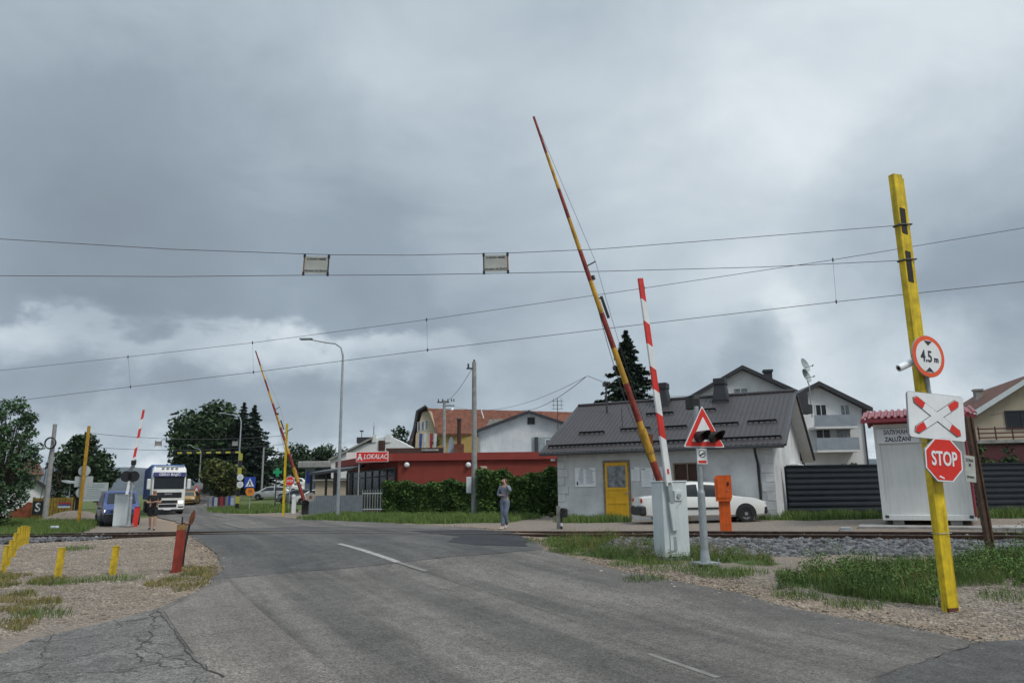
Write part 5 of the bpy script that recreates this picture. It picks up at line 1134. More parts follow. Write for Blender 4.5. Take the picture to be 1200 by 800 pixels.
q = P(538, 531, 47) - Vector((B_[0], B_[1], zb)); mb = MB(); mb.box((q.x, 1, H + .28), (.6, .6, .62), 'tile_orange'); ch = mb.build('chimney_base', t); mb = MB(); mb.cyl((q.x, 1, H + .5), (q.x, 1, H + 2.1), .13, 'brown_wood', n=10); mb.cyl((q.x, 1, H + 2.1), (q.x, 1, H + 2.2), .18, 'dark_metal', n=10); mb.build('flue', ch)
q = P(528, 531, 47) - Vector((B_[0], B_[1], zb)); mb = MB(); mb.prism([(-.20, 0), (.22, 0), (.16, .85), (.0, 1.1), (-.12, .85)], 0, .4, 'balcony', Matrix.Translation((q.x, 1.2, H))); mb.build('vent_hood', t)
q = P(487, 531, 48) - Vector((B_[0], B_[1], zb)); mb = MB(); mb.box((q.x - .1, 2.4, H + .22), (3.7, .2, .5), 'brown_wood'); mb.box((q.x + .9, 2.25, H + .32), (1.1, .08, .12), 'concrete'); mb.build('roof_screen', t)
q = P(411.5, 536, 55) - Vector((B_[0], B_[1], zb)); mb = MB(); mb.box(q, (.62, .5, .75), 'container_white'); mb.build('white_lightbox', t)
# sign on a post
q = P(418, 601, 45); q.z = tz(q.x, q.y); t = thing('bar_sign', 'red roadside sign with white LOKALAC lettering on a thin post', 'sign', q); s0, s1 = P(417.5, 535, 45) - q, P(455, 535, 45) - q; wS = s1.x - s0.x; cS = (s0 + s1)/2
mb = MB(); mb.cyl((.04, .06, -.1), (.04, .06, s0.z + .35), .04, 'galv', n=8); mb.build('post', t)
mb = MB(); mb.box((cS.x, 0, cS.z), (wS, .12, .62), 'sign_white', bev=.01); mb.box((cS.x, -.061, cS.z), (wS - .06, .01, .56), 'sign_red'); pn = mb.build('sign_panel', t)
mb = MB(); mb.text('LOKALAC', .40, 'sign_white', None, .80, .006, .003, (cS.x + .20, -.07, cS.z), shear=.25); mb.build('lettering', pn)
mb = MB(); mb.cyl((cS.x - .73, -.068, cS.z + .12), (cS.x - .73, -.072, cS.z + .12), .07, 'sign_white', n=12); mb.prism([(-.17, -.2), (-.08, -.2), (0, -.06), (.08, -.2), (.17, -.2), (.07, .04), (-.07, .04)], -.072, -.068, 'sign_white', Matrix.Translation((cS.x - .73, 0, cS.z))); mb.build('emblem', pn)
# terrace canopy and back wall
q = ground_pt(366, 50); t = thing('terrace_canopy', 'dark pergola roof on black posts before the bar porch', 'canopy', q); e = P(412, 551, 47) - q; w0 = P(361, 557, 50) - q
mb = MB(); mb.add([w0, e, e + Vector((0, 4, .35)), w0 + Vector((0, 4, .35)), w0 + Vector((0, 0, .16)), e + Vector((0, 0, .16)), e + Vector((0, 4, .5)), w0 + Vector((0, 4, .5))], [(3, 2, 1, 0), (4, 5, 6, 7), (0, 1, 5, 4), (1, 2, 6, 5), (2, 3, 7, 6), (3, 0, 4, 7)], 'dark_metal'); mb.build('roof', t)
for k, wd in ((.06, .12), (.42, .12), (.66, .40), (.98, .16)):
    p = w0.lerp(e, k); mb = MB(); mb.box((p.x, p.y + .2, p.z/2 - .1), (wd, .16, p.z + .2), 'black'); mb.build('post', t)
q = ground_pt(392, 62); t = thing('low_building', 'low beige wall building behind the pergola', 'building', q); mb = MB(); hh = P(392, 563, 62).z - q.z; mb.box((0, 1, hh/2 - .3), (3.3, 2, hh + .6), 'beige_wall'); mb.build('wall', t); mb = MB(); mb.box((0, .9, hh + .06), (3.6, 2.4, .12), 'concrete'); mb.build('roof', t)
# flat canopy of the shop behind
Y = 75; q = ground_pt(378, Y); t = thing('shop_canopy', 'shop front under a flat light grey canopy behind the parked cars', 'canopy', q); z1, z0 = P(378, 540, Y).z - q.z, P(378, 547.5, Y).z - q.z; x0, x1 = P(349, 544, Y).x - q.x, P(412, 544, Y).x - q.x
mb = MB(); mb.box(((x0+x1)/2, 3, (z0+z1)/2), (x1 - x0, 6, z1 - z0), 'concrete', bev=.06); mb.build('fascia', t); mb = MB(); mb.box(((x0+x1)/2 + .6, 5.5, z0/2 - .3), (x1 - x0 - 1.2, .3, z0 + .6), 'dark_metal'); mb.build('shop_front', t); mb = MB(); xx = P(359, 560, Y).x - q.x; mb.box((xx, 3.0, z0/2 - .3), (1.0, 3.4, z0 + .6), 'balcony'); pl_ = mb.build('pillar', t); mb = MB(); mb.box((xx - .05, 1.27, z0 - .95), (.62, .06, 1.1), 'blue_sign'); mb.build('blue_poster', pl_)
# pale gabled building with long roof
Y = 72; q = ground_pt(440, Y); t = thing('pale_building', 'pale grey building with long low gable and twin chimneys left of the bar', 'building', q)
def rel(px, py, YY=Y): v = P(px, py, YY) - q; return (v.x, v.z)
mb = MB(); mb.prism([rel(388, 545), rel(388, 539), rel(438, 515), rel(456, 510), rel(481, 523), rel(481, 560), rel(388, 560)], 0, 8, 'white_render'); mb.build('wall', t, smooth=False)
mb = MB(); a1, a2 = rel(386, 540), rel(437, 514); mb.add([(a1[0], -.3, a1[1]), (a2[0], -.3, a2[1]), (a2[0], 8.3, a2[1]), (a1[0], 8.3, a1[1]), (a1[0], -.3, a1[1] + .18), (a2[0], -.3, a2[1] + .18), (a2[0], 8.3, a2[1] + .18), (a1[0], 8.3, a1[1] + .18)], [(3, 2, 1, 0), (4, 5, 6, 7), (0, 1, 5, 4), (1, 2, 6, 5), (2, 3, 7, 6), (3, 0, 4, 7)], 'concrete'); rr = mb.build('roof', t)
for (p0, p1, y0, y1, nm, mm) in ((418, 436, 512, 519, 'dormer', 'roof_dark'), (436, 441, 509, 518, 'chimney', 'white_render'), (443.5, 451.5, 516, 529, 'brown_hatch', 'brown_wood'), (451.5, 458, 509, 518, 'chimney', 'white_render')):
    a1, a2 = rel(p0, y1), rel(p1, y0); mb = MB(); mb.box(((a1[0]+a2[0])/2, .4 if nm != 'brown_hatch' else .0, (a1[1]+a2[1])/2), (a2[0]-a1[0], 1.0 if nm != 'brown_hatch' else .2, a2[1]-a1[1]), mm); mb.build(nm, rr if nm in ('dormer', 'chimney') else t)
for px, py in ((421.5, 504), (436, 498)): a1 = rel(px, py); mb = MB(); mb.cyl((a1[0], 1, a1[1] - .9), (a1[0], 1, a1[1]), .035, 'dark_metal', n=6); mb.box((a1[0], 1, a1[1]), (.3, .3, .12) if px < 430 else (.02, .02, .8), 'dark_metal'); mb.build('roof_mast', rr)
# --- long orange roofed building
Y0 = 84; q = ground_pt(498, Y0); za = P(498, 507, Y0).z - q.z; zr = P(498, 476, Y0).z - q.z; al = R(-6)
t = thing('hall_building', 'large cream hall with long orange tiled roof behind the bar', 'building', q, 0)
xl, xr_, xp = P(482, 510, Y0).x - q.x, P(514, 510, Y0).x - q.x, P(500, 476, Y0).x - q.x; xe = P(700, 500, Y0 + 4).x - q.x
mb = MB(); mb.prism([(xl + .3, -1), (xr_ - .2, -1), (xr_ - .2, za), (xp + .4, zr - .5), (xp - .5, zr - .7), (xl + .5, za - .3)], 0, 3, 'cream_wall'); mb.build('gable_wall', t, smooth=False)
mb = MB(); mb.box(((xr_ + xe)/2, 2.0, za/2 - .5), (xe - xr_ + .4, 3.6, za + 1), 'ochre_wall'); mb.build('side_wall', t)
mb = MB(); mb.add([(xr_ - .1, -.6, za - .1), (xe, 3, za - .1), (xe, 9, zr + .0), (xp, 2.5, zr + .05), (xp, -.5, zr), (xr_ - .1, -.6, za - .32), (xe, 3, za - .32)], [(0, 1, 2, 3), (0, 3, 4), (5, 6, 1, 0)], 'tile_orange'); rf2 = mb.build('roof', t, smooth=False)
mb = MB(); mb.tube([(xl - .1, -.5, za - 2.2), (xl, -.5, za - .8), (xl + .4, -.5, za + .5), (xp - 1.0, -.5, zr - .6), (xp, -.5, zr)], .16, 'dark_metal', 5); mb.add([(xl - .1, -.5, za - 2.2), (xl + .4, -.5, za + .5), (xp - 1, -.5, zr - .6), (xp, -.5, zr), (xl - .1, 8, za - 2.2), (xl + .4, 8, za + .5), (xp - 1, 8, zr - .6), (xp, 8, zr)], [(0, 1, 5, 4), (1, 2, 6, 5), (2, 3, 7, 6)], 'tile_orange'); mb.build('mansard_edge', t)
for px, py in ((491, 500), (495.5, 499), (500, 498)): 
    v = P(px, py, Y0) - q; window(t, TR((v.x, -.003, v.z)), .38, 1.1, 'white_render', 'glass_curtain', cross=False)
v = P(568, 489, Y0 + 3) - q; mb = MB(); mb.cyl((v.x, 3.4, v.z - .6), (v.x - .5, 3.4, v.z + 1.2), .08, 'sign_white', n=6); mb.build('flue', rf2)
v = P(580, 496, Y0 + 3) - q; mb = MB(); mb.prism([(-1.2, -.6), (1.6, -.6), (1.0, .45), (-.6, .45)], 2.4, 3.6, 'concrete', Matrix.Translation((v.x, 0, v.z))); mb.build('dormer', rf2)
for i, (px, m, lab) in enumerate(((491, 'flag_blue', 'blue and white flag, leftmost of the four flags by the cream gable'), (496, 'flag_white', 'white flag, second of the four flags by the cream gable'), (503.5, 'flag_red', 'large red flag, third of the four flags by the cream gable'), (508, 'flag_white', 'pale flag, rightmost of the four flags by the cream gable'))):
    c = P(px, 525, 70); t = thing('flag', lab, 'flag', (c.x, c.y, P(px, 531, 70).z), R(0), 'flags by the cream gable'); zz = 1.9; mb = MB(); mb.cyl((0, 0, -4), (0, 0, zz), .025, 'galv', n=6); mb.build('flagpole', t); mb = MB(); n = 6; vs = []
    for k in range(n + 1):
        for w in (0, .5): vs.append((.02 + w*(.62 - .2*k/n), .09*math.sin(k*1.3 + w*4), zz - .05 - k*1.45/n))
    mb.add(vs, [(2*k, 2*k+1, 2*k+3, 2*k+2) for k in range(n)], m); mb.build('cloth', t)
# --- white gable house behind the bar
Y = 60; zb = 1.0; hw, rw = gable('gable_house', 'white house with wide dark edged gable behind the red bar', 622, Y, 8.3, 9, zat(505, 622, Y) - zb, zat(484, 622, Y) - zb, R(-3), 'white_wall', 'roof_brown', zb, .45, th=.16)
window(hw, TR((.15, -.003, zat(493, 624, Y) - zb)), .6, .55, 'brown_wood', 'glass'); mb = MB(); z0 = zat(531, 640, Y) - zb; z1 = zat(512, 640, Y) - zb; mb.box((1.75, .0, (z0+z1)/2), (3.2, .04, z1 - z0), 'cabinet_dark'); lg = mb.build('balcony_recess', hw)
window(hw, TR((1.9, -.03, (z0+z1)/2 - .05)), 1.3, 1.05, 'sign_white', 'glass_curtain'); mb = MB(); mb.box((.55, -.1, (z0+z1)/2), (.28, .2, z1 - z0), 'dark_metal'); mb.build('dark_pillar', hw)
mb = MB(); z2 = zat(510, 562, Y) - zb; mb.tube([(-4.3, -.1, z2 + .2), (-4.05, -.1, z2), (-4.0, -.1, 0)], .06, 'cabinet_dark', 6); mb.build('downpipe', hw)
# left edge: red roofed house, brick wall, gravel heap, yellow panel fence
Y = 58; zb = 0; hl, rl = gable('red_roof_house', 'grey walled house with red tiled roof behind the leftmost tree', 24, Y, 3.6, 3, zat(576, 24, Y) - zb, zat(556, 24, Y) - zb, R(30), 'white_wall', 'tile_brown', zb, .4)
Y = 66; q = ground_pt(32, Y); t = thing('brick_house', 'house with high brown tiled roof at the left edge behind the tree', 'house', q, R(34)); v0 = P(32, 537, Y).z - q.z; v1 = P(32, 556, Y).z - q.z; mb = MB(); mb.box((-.6, 3, v1/2 - .3), (2.6, 6, v1 + .6), 'beige_wall'); mb.build('wall', t)
mb = MB(); mb.add([(-2.2, -.4, v1), (.9, -.4, v1), (.9, 6.4, v1), (-2.2, 6.4, v1), (-1.5, 3, v0), (.4, 3, v0)], [(0, 1, 5, 4), (1, 2, 5), (2, 3, 4, 5), (3, 0, 4), (3, 2, 1, 0)], 'tile_brown'); mb.build('roof', t, smooth=False)
Y = 46; q = ground_pt(26, Y); t = thing('brick_wall', 'low broken red brick wall under the leftmost tree', 'wall', q, R(5)); mb = MB(); hh = P(26, 588, Y).z - q.z; mb.prism([(-.9, -.3), (.55, -.3), (.6, hh*.9), (.2, hh), (-.1, hh*.75), (-.5, hh*.6), (-.9, hh*.5)], 0, .3, 'brick'); mb.build('masonry', t)
Y = 45.5; a, b_ = ground_pt(36, Y), ground_pt(83, Y); t = thing('yellow_panel_fence', 'yellow painted board fence with black S panel beside the gravel heap', 'fence', a); z1 = P(60, 583, Y).z - a.z
mb = MB(); mb.box(((b_.x - a.x)/2, 0, z1/2 - .1), (b_.x - a.x, .08, z1 + .2), 'board_yellow')
for i in range(14): mb.box(((i + .5)*(b_.x - a.x)/14, -.042, z1/2 - .1), (.02, .012, z1 + .16), 'brown_wood')
pn = mb.build('board_panel', t)
for i in range(5): mb = MB(); mb.box((i*(b_.x - a.x)/4, .08, z1/2 - .1), (.09, .09, z1 + .3), 'brown_wood'); mb.build('post', t)
v = P(45, 594.5, Y) - a; mb = MB(); mb.box((v.x, -.055, v.z), (.64, .03, .78), 'black'); s_ = mb.build('letter_panel', t); mb = MB(); mb.text('S', .72, 'sign_white', None, 1, .012, .003, (v.x, -.075, v.z)); mb.build('lettering', s_)
v = P(76, 591.5, Y) - a
mb = MB()
for k, m in enumerate(('flag_red', 'flag_blue', 'flag_white')): mb.box((v.x, -.06, v.z + .11 - k*.11), (.72, .02, .108), m)
mb.build('tricolour_banner', t)
# gravel heap: a mound covered with stones
def mound(name, label, px, Y, rx, ry, h, m, seed):
    c = ground_pt(px, Y); r = random.Random(seed); n, k = 36, 9; vs = [(0, 0, h)]; fs = []
    for j in range(1, k + 1):
        for i in range(n): a = 2*math.pi*i/n; u = j/k; w = 1 + .12*math.sin(3*a + seed) + .05*math.sin(7*a); vs.append((rx*u*w*math.cos(a), ry*u*w*math.sin(a), h*(math.cos(math.pi*u*.5)**1.3 if u < 1 else -.2) + r.uniform(-.03, .03)))
    fs += [(0, 1 + i, 1 + (i+1) % n) for i in range(n)] + [(1+(j-1)*n+i, 1+j*n+i, 1+j*n+(i+1) % n, 1+(j-1)*n+(i+1) % n) for j in range(1, k) for i in range(n)]
    t = thing(name, label, 'gravel heap', c); mb = MB(); mb.add(vs, fs, m); mb.build('heap', t, ang=80)
mound('gravel_heap', 'pale gravel heap between the yellow board fence and the blue van', 88, 43, 2.3, 1.2, .62, 'gravel_heap_m' if 'gravel_heap_m' in M else 'slab', 3)
# ------------------------------------------------------------------ poles, lamps, signs beyond the crossing
def street_lamp(px, Y, top_py, arm_px, arm_py, lab, r=.075, g='street lamps'):
    b = ground_pt(px, Y); t, inv = root_at('street_lamp', lab, 'street lamp', b, 0, g); tp = P(px, top_py, Y).z - b.z; hd = inv @ P(arm_px, arm_py, Y)
    s = -1 if hd.x < 0 else 1; mb = MB(); pts = [(0, 0, -.2), (0, 0, tp*.5), (0, 0, tp - .7), (s*.12, 0, tp - .25), (s*.45, 0, tp - .02), (s*.9, 0, tp + .03), (hd.x*.8, 0, hd.z - .05)]; rs = [r*1.25, r, r*.75, r*.6, r*.55, r*.5, r*.45]
    mb.tube(pts, rs, 'galv', 10); mb.build('pole', t)
    mb = MB(); mb.box((hd.x*.92, 0, hd.z), (abs(hd.x)*.32, .22, .10), 'cabinet_dark', bev=.03); mb.box((hd.x*.92, 0, hd.z - .055), (abs(hd.x)*.26, .16, .02), 'glass_curtain'); mb.build('lamp_head', t); return t
street_lamp(395.5, 39, 402, 355, 397, 'tall grey street lamp in the grass beside the grey fence')
street_lamp(276.5, 70, 486, 259, 484, 'grey street lamp behind the striped yellow and black post', .07)
street_lamp(232, 95, 525, 221, 521.5, 'distant street lamp above the yellow car', .07)
def conc_pole(px, Y, top, lab, r=.14, name='utility_pole', fittings=True):
    b = ground_pt(px, Y); t, inv = root_at(name, lab, 'utility pole', b, 0, 'concrete utility poles'); h = P(px, top, Y).z - b.z; mb = MB(); mb.cyl((0, 0, -.3), (0, 0, h), r, 'concrete_pole', r1=r*.72, n=14); mb.build('pole', t); return t, inv, h
t, inv, h = conc_pole(556, 38, 424, 'tall concrete pole with white meter box before the hedge', .155)
mb = MB(); mb.box((-.22, -.05, h - .35), (.35, .06, .08), 'dark_metal'); mb.cyl((0, 0, h), (0, 0, h + .12), .05, 'dark_metal', n=8); mb.cyl((-.3, -.05, h - .3), (-.3, -.05, h - .1), .05, 'dark_metal', n=8); mb.build('insulator', t)
v = inv @ P(549.5, 568, 37.8); mb = MB(); mb.box((v.x, -.12, v.z), (.26, .2, .80), 'cabinet_grey', bev=.015); mb.build('meter_box', t)
t, inv, h = conc_pole(52, 44, 497, 'grey concrete pole with a cable coil at the left', .15)
v = inv @ P(58, 519, 43.7); mb = MB(); pts = [(v.x + .32*math.cos(a*math.pi/10), -.2, v.z + .32*math.sin(a*math.pi/10)) for a in range(21)]; mb.tube(pts, .035, 'black', 6); mb.tube([(p[0]*1.02, -.24, p[2] + .02) for p in pts], .03, 'black', 6); mb.build('cable_coil', t)
mb = MB(); mb.tube([(-.5, 0, -.1), (-.12, 0, h*.75), (0, 0, h - .4)], .02, 'dark_metal', 5); mb.build('stay_rod', t)
t, inv, h = conc_pole(520, 62, 469, 'concrete pole with crossarms and a lamp behind the red bar', .17)
mb = MB(); mb.box((-.1, 0, h - .15), (1.0, .1, .1), 'dark_metal'); mb.box((.35, 0, h - .45), (1.0, .08, .08), 'dark_metal')
for x in (-.5, -.15, .3, .6, .8): mb.cyl((x, 0, h - .1), (x, 0, h + .12), .05, 'dark_metal', n=6)
mb.build('crossarm', t); mb = MB(); mb.cyl((0, 0, h - .9), (.65, -.3, h - .75), .03, 'galv', n=6); mb.cyl((.65, -.3, h - .72), (.72, -.3, h - .85), .1, 'sign_white', r1=.16, n=10); mb.build('lamp', t)
t, inv, h = conc_pole(306, 88, 524, 'slim concrete pole left of the parked silver cars', .13)
# low voltage lines
def cable(pts_, label, sag=.5, r=.012): a, b_ = pts_; wire(sagline(a, b_, sag, 16), r, label, 'cable', 'power cables around the station')
cable((P(553, 432, 38), P(521, 471, 62)), 'power cable from the tall concrete pole down to the pole with crossarms', .3, .014)
cable((P(687, 441, 34.3), P(612, 481, 60)), 'power cable from the station roof mast down to the white gable', .4, .016)
cable((P(687, 441, 34.3), P(524, 473, 62)), 'slack power cable from the station roof mast to the pole with crossarms', 1.0, .010)
cable((P(688, 440, 34.3), P(872, 440, 51)), 'power cable from the station roof mast to the white house behind', 1.2, .012)
cable((P(1006, 484, 46), P(1175, 484, 38)), 'thin service cable between the balcony house and the beige house', .4, .010)
# television aerial behind the station roof
b = P(654, 505, 58); t = thing('roof_aerial', 'television aerial rising above the white gable house', 'aerial', b); mb = MB(); hh = P(654, 467, 58).z - b.z; mb.cyl((0, 0, -2), (0, 0, hh), .03, 'dark_metal', n=6); mb.build('mast', t); mb = MB()
for z in (hh - .2, hh - .5, hh - .8): mb.cyl((-.45, 0, z), (.45, 0, z), .018, 'dark_metal', n=5)
for x in (-.3, 0, .3): mb.cyl((x, 0, hh - .8), (x, 0, hh + .05), .015, 'dark_metal', n=5)
mb.build('array', t)
# pedestrian crossing sign, green cross, small stop, others
b = ground_pt(292, 58); t, inv = root_at('pedestrian_sign', 'blue pedestrian crossing sign above an orange disc on a post', 'sign', b)
mb = MB(); mb.cyl((0, 0, -.1), (0, 0, P(292, 561, 58).z - b.z), .035, 'galv', n=8); mb.build('post', t)
c = inv @ P(293, 565, 57.9); mb = MB(); mb.prism(rrect(.84, .84, .05), -.02, 0, 'blue_sign', Matrix.Translation(c)); mb.prism([(-.33, -.30), (.33, -.30), (0, .32)], -.026, -.02, 'sign_white', Matrix.Translation(c)); mb.prism([(-.05, .12), (.05, .12), (.07, -.08), (.16, -.26), (.08, -.26), (0, -.1), (-.08, -.26), (-.16, -.26), (-.06, -.06)], -.030, -.026, 'ink', Matrix.Translation(c)); mb.build('square_sign', t)
c = inv @ P(293, 575.5, 57.9); mb = MB(); mb.prism(circ(.34, 28), -.02, 0, 'orange_sign', Matrix.Translation(c)); d_ = mb.build('disc_sign', t); mb = MB(); mb.text('30', .36, 'ink', Matrix.Translation(c), .9, .004, .002, (0, -.023, 0)); mb.build('lettering', d_)
b = ground_pt(322, 66); t, inv = root_at('pharmacy_sign', 'green cross shaped pharmacy sign on a dark post', 'sign', b)
mb = MB(); hh = P(325, 556, 66).z - b.z; mb.cyl((0, 0, -.1), (0, 0, hh), .06, 'dark_metal', n=8); mb.build('post', t); mb = MB(); s = .125; cz_ = P(325, 553, 66).z - b.z
mb.prism([(-s, -3*s), (s, -3*s), (s, -s), (3*s, -s), (3*s, s), (s, s), (s, 3*s), (-s, 3*s), (-s, s), (-3*s, s), (-3*s, -s), (-s, -s)], -.12, .0, 'green_sign', Matrix.Translation((.1, 0, cz_))); mb.build('cross', t)
b = ground_pt(338, 56); t, inv = root_at('stop_sign_post', 'small distant red stop sign on a post beside the far yellow post', 'sign', b); cz_ = P(338, 563.5, 56).z - b.z; mb = MB(); mb.cyl((0, .03, -.1), (0, .03, cz_), .03, 'galv', n=8); mb.build('post', t); mb = MB(); o8s = [(x*.98, z*.98) for x, z in o8]; mb.prism([(x*1.15, z*1.15) for x, z in o8], -.02, 0, 'sign_white', Matrix.Translation((0, 0, cz_))); mb.prism([(x*1.05, z*1.05) for x, z in o8], -.024, -.02, 'sign_red', Matrix.Translation((0, 0, cz_))); pn = mb.build('octagon', t); mb = MB(); mb.text('STOP', .26, 'sign_white', Matrix.Translation((0, 0, cz_)), .8, .006, .002, (0, -.027, 0)); mb.build('lettering', pn)
b = ground_pt(344, 50); t = thing('white_marker_post', 'short white concrete marker post before the dark grey car', 'post', b); mb = MB(); mb.box((0, 0, .5), (.26, .2, 1.2), 'white_new', bev=.02); mb.cyl((0, -.1, 1.12), (0, -.13, 1.12), .12, 'sign_white', n=14); mb.build('marker', t)
b = ground_pt(229.5, 86); t, inv = root_at('warning_sign', 'distant triangular warning sign over a round sign beside the yellow car', 'sign', b); hh = P(231, 574, 86).z - b.z; mb = MB(); mb.cyl((0, 0, -.1), (0, 0, hh), .035, 'galv', n=8); mb.build('post', t); mb = MB(); mb.prism([(-.45, -.3), (.45, -.3), (0, .48)], -.04, -.02, 'sign_red', Matrix.Translation((0, 0, hh + .1))); mb.prism([(-.25, -.2), (.25, -.2), (0, .24)], -.045, -.04, 'sign_white', Matrix.Translation((0, 0, hh + .1))); mb.build('triangle', t); mb = MB(); mb.prism(circ(.33, 20), -.04, -.02, 'sign_red', Matrix.Translation((0, 0, hh - .6))); mb.prism(circ(.22, 20), -.045, -.04, 'sign_white', Matrix.Translation((0, 0, hh - .6))); mb.build('disc', t)
# striped gauge gantry far down the road
Y = 66; b = ground_pt(277.5, Y); t, inv = root_at('striped_gantry', 'black and yellow striped height gantry across the far road', 'gantry', b); h = P(279, 531, Y).z - b.z; mb = MB(); n = 8
for i in range(n): mb.box((.06*i/n, 0, h*(i + .5)/n), (.26, .2, h/n - .002), 'black' if i % 2 == 0 else 'stripe_yellow')
mb.build('post', t); b2 = P(208, 531, Y) - b; mb = MB(); n = 13
for i in range(n): mb.box((b2.x*(i + .5)/n, 0, h + .1), (abs(b2.x)/n - .002, .12, .16), 'stripe_yellow' if i % 2 == 0 else 'black')
mb.build('crossbeam', t)
for (py, r_) in ((559, .28), (567.5, .28)): 
    v = inv @ P(281.5, py, Y - .2); mb = MB(); mb.prism(circ(r_, 24), -.02, 0, 'sign_white', Matrix.Translation(v)); mb.prism(circ(r_*.6, 24), -.025, -.02, 'cabinet_grey', Matrix.Translation(v)); mb.build('round_sign', t)
# graffiti wall
Y = 74; a, b_ = ground_pt(243, Y), ground_pt(275, Y); t = thing('painted_wall', 'low wall painted in red, blue and white patches by the far road', 'wall', a); Lw = b_.x - a.x; mb = MB(); hh = 1.0; r_ = random.Random(3); x = 0; cols_ = ['fence_grey', 'concrete', 'flag_blue', 'sign_dull', 'wine_panel', 'flag_red', 'wine_panel', 'fence_grey', 'blue_sign', 'sign_dull', 'balcony', 'sign_dull']; i = 0
while x < Lw: w = r_.uniform(.16, .34); mb.box((x + w/2, r_.uniform(-.03, .03), hh*r_.uniform(.42, .5)), (w, .25, hh*r_.uniform(.8, 1.05)), cols_[i % 12]); x += w; i += 1
mb.build('masonry', t)
b = ground_pt(246, 74.6); 
# low grey fence of the bar
Y = 44; a, b_, c_ = ground_pt(362, Y), ground_pt(424, Y), ground_pt(448, Y + .5); t = thing('sheet_fence', 'light grey sheet metal fence in front of the bar terrace', 'fence', a); z1 = P(395, 579, Y).z - a.z; w = b_.x - a.x
mb = MB(); mb.box((w/2, 0, z1/2), (w, .04, z1 - .1), 'fence_grey')
for i in range(24): mb.box(((i + .5)*w/24, -.03, z1/2), (.03, .03, z1 - .1), 'fence_grey')
mb.build('panel', t)
for i in range(3): mb = MB(); mb.box((i*w/2, .06, z1/2 - .1), (.08, .08, z1 + .3), 'dark_metal'); mb.build('post', t)
t = thing('bar_fence', 'white vertical bar fence between the bar sign and the hedge', 'fence', b_); w = c_.x - b_.x + .1; bars = MB()
for i in range(9): mb = MB(); mb.box((i*w/8, .02, .72), (.028, .03, 1.36), 'galv'); mb.build('bar', t)
for z in (.3, 1.2): mb = MB(); mb.box((w/2, .05, z), (w, .03, .05), 'cabinet_grey'); mb.build('rail', t)
# roadside billboard near the van
b = ground_pt(110, 52); t, inv = root_at('billboard', 'pale printed billboard on two legs behind the far yellow post', 'billboard', b); c = inv @ P(110, 576, 52); mb = MB(); mb.box(c, (1.9, .06, 1.25), 'sign_dull'); pn = mb.build('panel', t); mb = MB()
for i in range(7): mb.box((c.x + .1*math.sin(i*2), c.y - .034, c.z + .48 - i*.15), (1.5 - .3*(i % 3), .008, .05), 'balcony')
mb.build('print', pn)
for s in (-.8, .8): mb = MB(); mb.cyl((c.x + s, c.y + .06, -.1), (c.x + s, c.y + .06, c.z), .05, 'galv', n=8); mb.build('leg', t)
b = P(82, 566, 60); t = thing('white_awning', 'small white awning in front of the dark trees at the left', 'awning', (b.x, b.y, tz(b.x, b.y))); hz_ = b.z - tz(b.x, b.y); mb = MB(); mb.prism([(-.7, hz_ + .25), (.5, hz_ + .1), (.75, hz_ - .05), (-.2, hz_), (-.7, hz_ + .15)], 0, .8, 'sign_dull'); mb.build('canvas', t); mb = MB(); mb.cyl((-.2, .4, -.1), (-.2, .4, hz_), .04, 'galv', n=6); mb.build('post', t)

# ------------------------------------------------------------------ vehicles (front towards +X)
def wheel(parent, x, y, r, w, rimm='rim'):
    s = 1 if y > 0 else -1; mb = MB(); n = 28; pr = [(w/2, r*.62), (w/2, r*.93), (w*.38, r), (-w*.38, r), (-w/2, r*.93), (-w/2, r*.62)]; vs = []
    for i in range(n): a = 2*math.pi*i/n; vs += [(x + q*math.cos(a), y + u*s, r + q*math.sin(a)) for u, q in pr]
    mb.add(vs, [(i*6+k, ((i+1) % n)*6+k, ((i+1) % n)*6+(k+1) % 6, i*6+(k+1) % 6) for i in range(n) for k in range(6)], 'tyre'); wh = mb.build('tyre', parent)
    mb = MB(); mb.cyl((x, y - s*.04, r), (x, y + s*(w/2 - .03), r), r*.63, rimm, n=22); mb.cyl((x, y + s*(w/2 - .03), r), (x, y + s*(w/2 - .005), r), r*.20, rimm, n=14)
    for i in range(8): a = 2*math.pi*i/8; mb.cyl((x + r*.42*math.cos(a), y + s*(w/2 - .03), r + r*.42*math.sin(a)), (x + r*.42*math.cos(a), y + s*(w/2 - .024), r + r*.42*math.sin(a)), r*.09, 'black', n=8)
    mb.build('rim', wh)
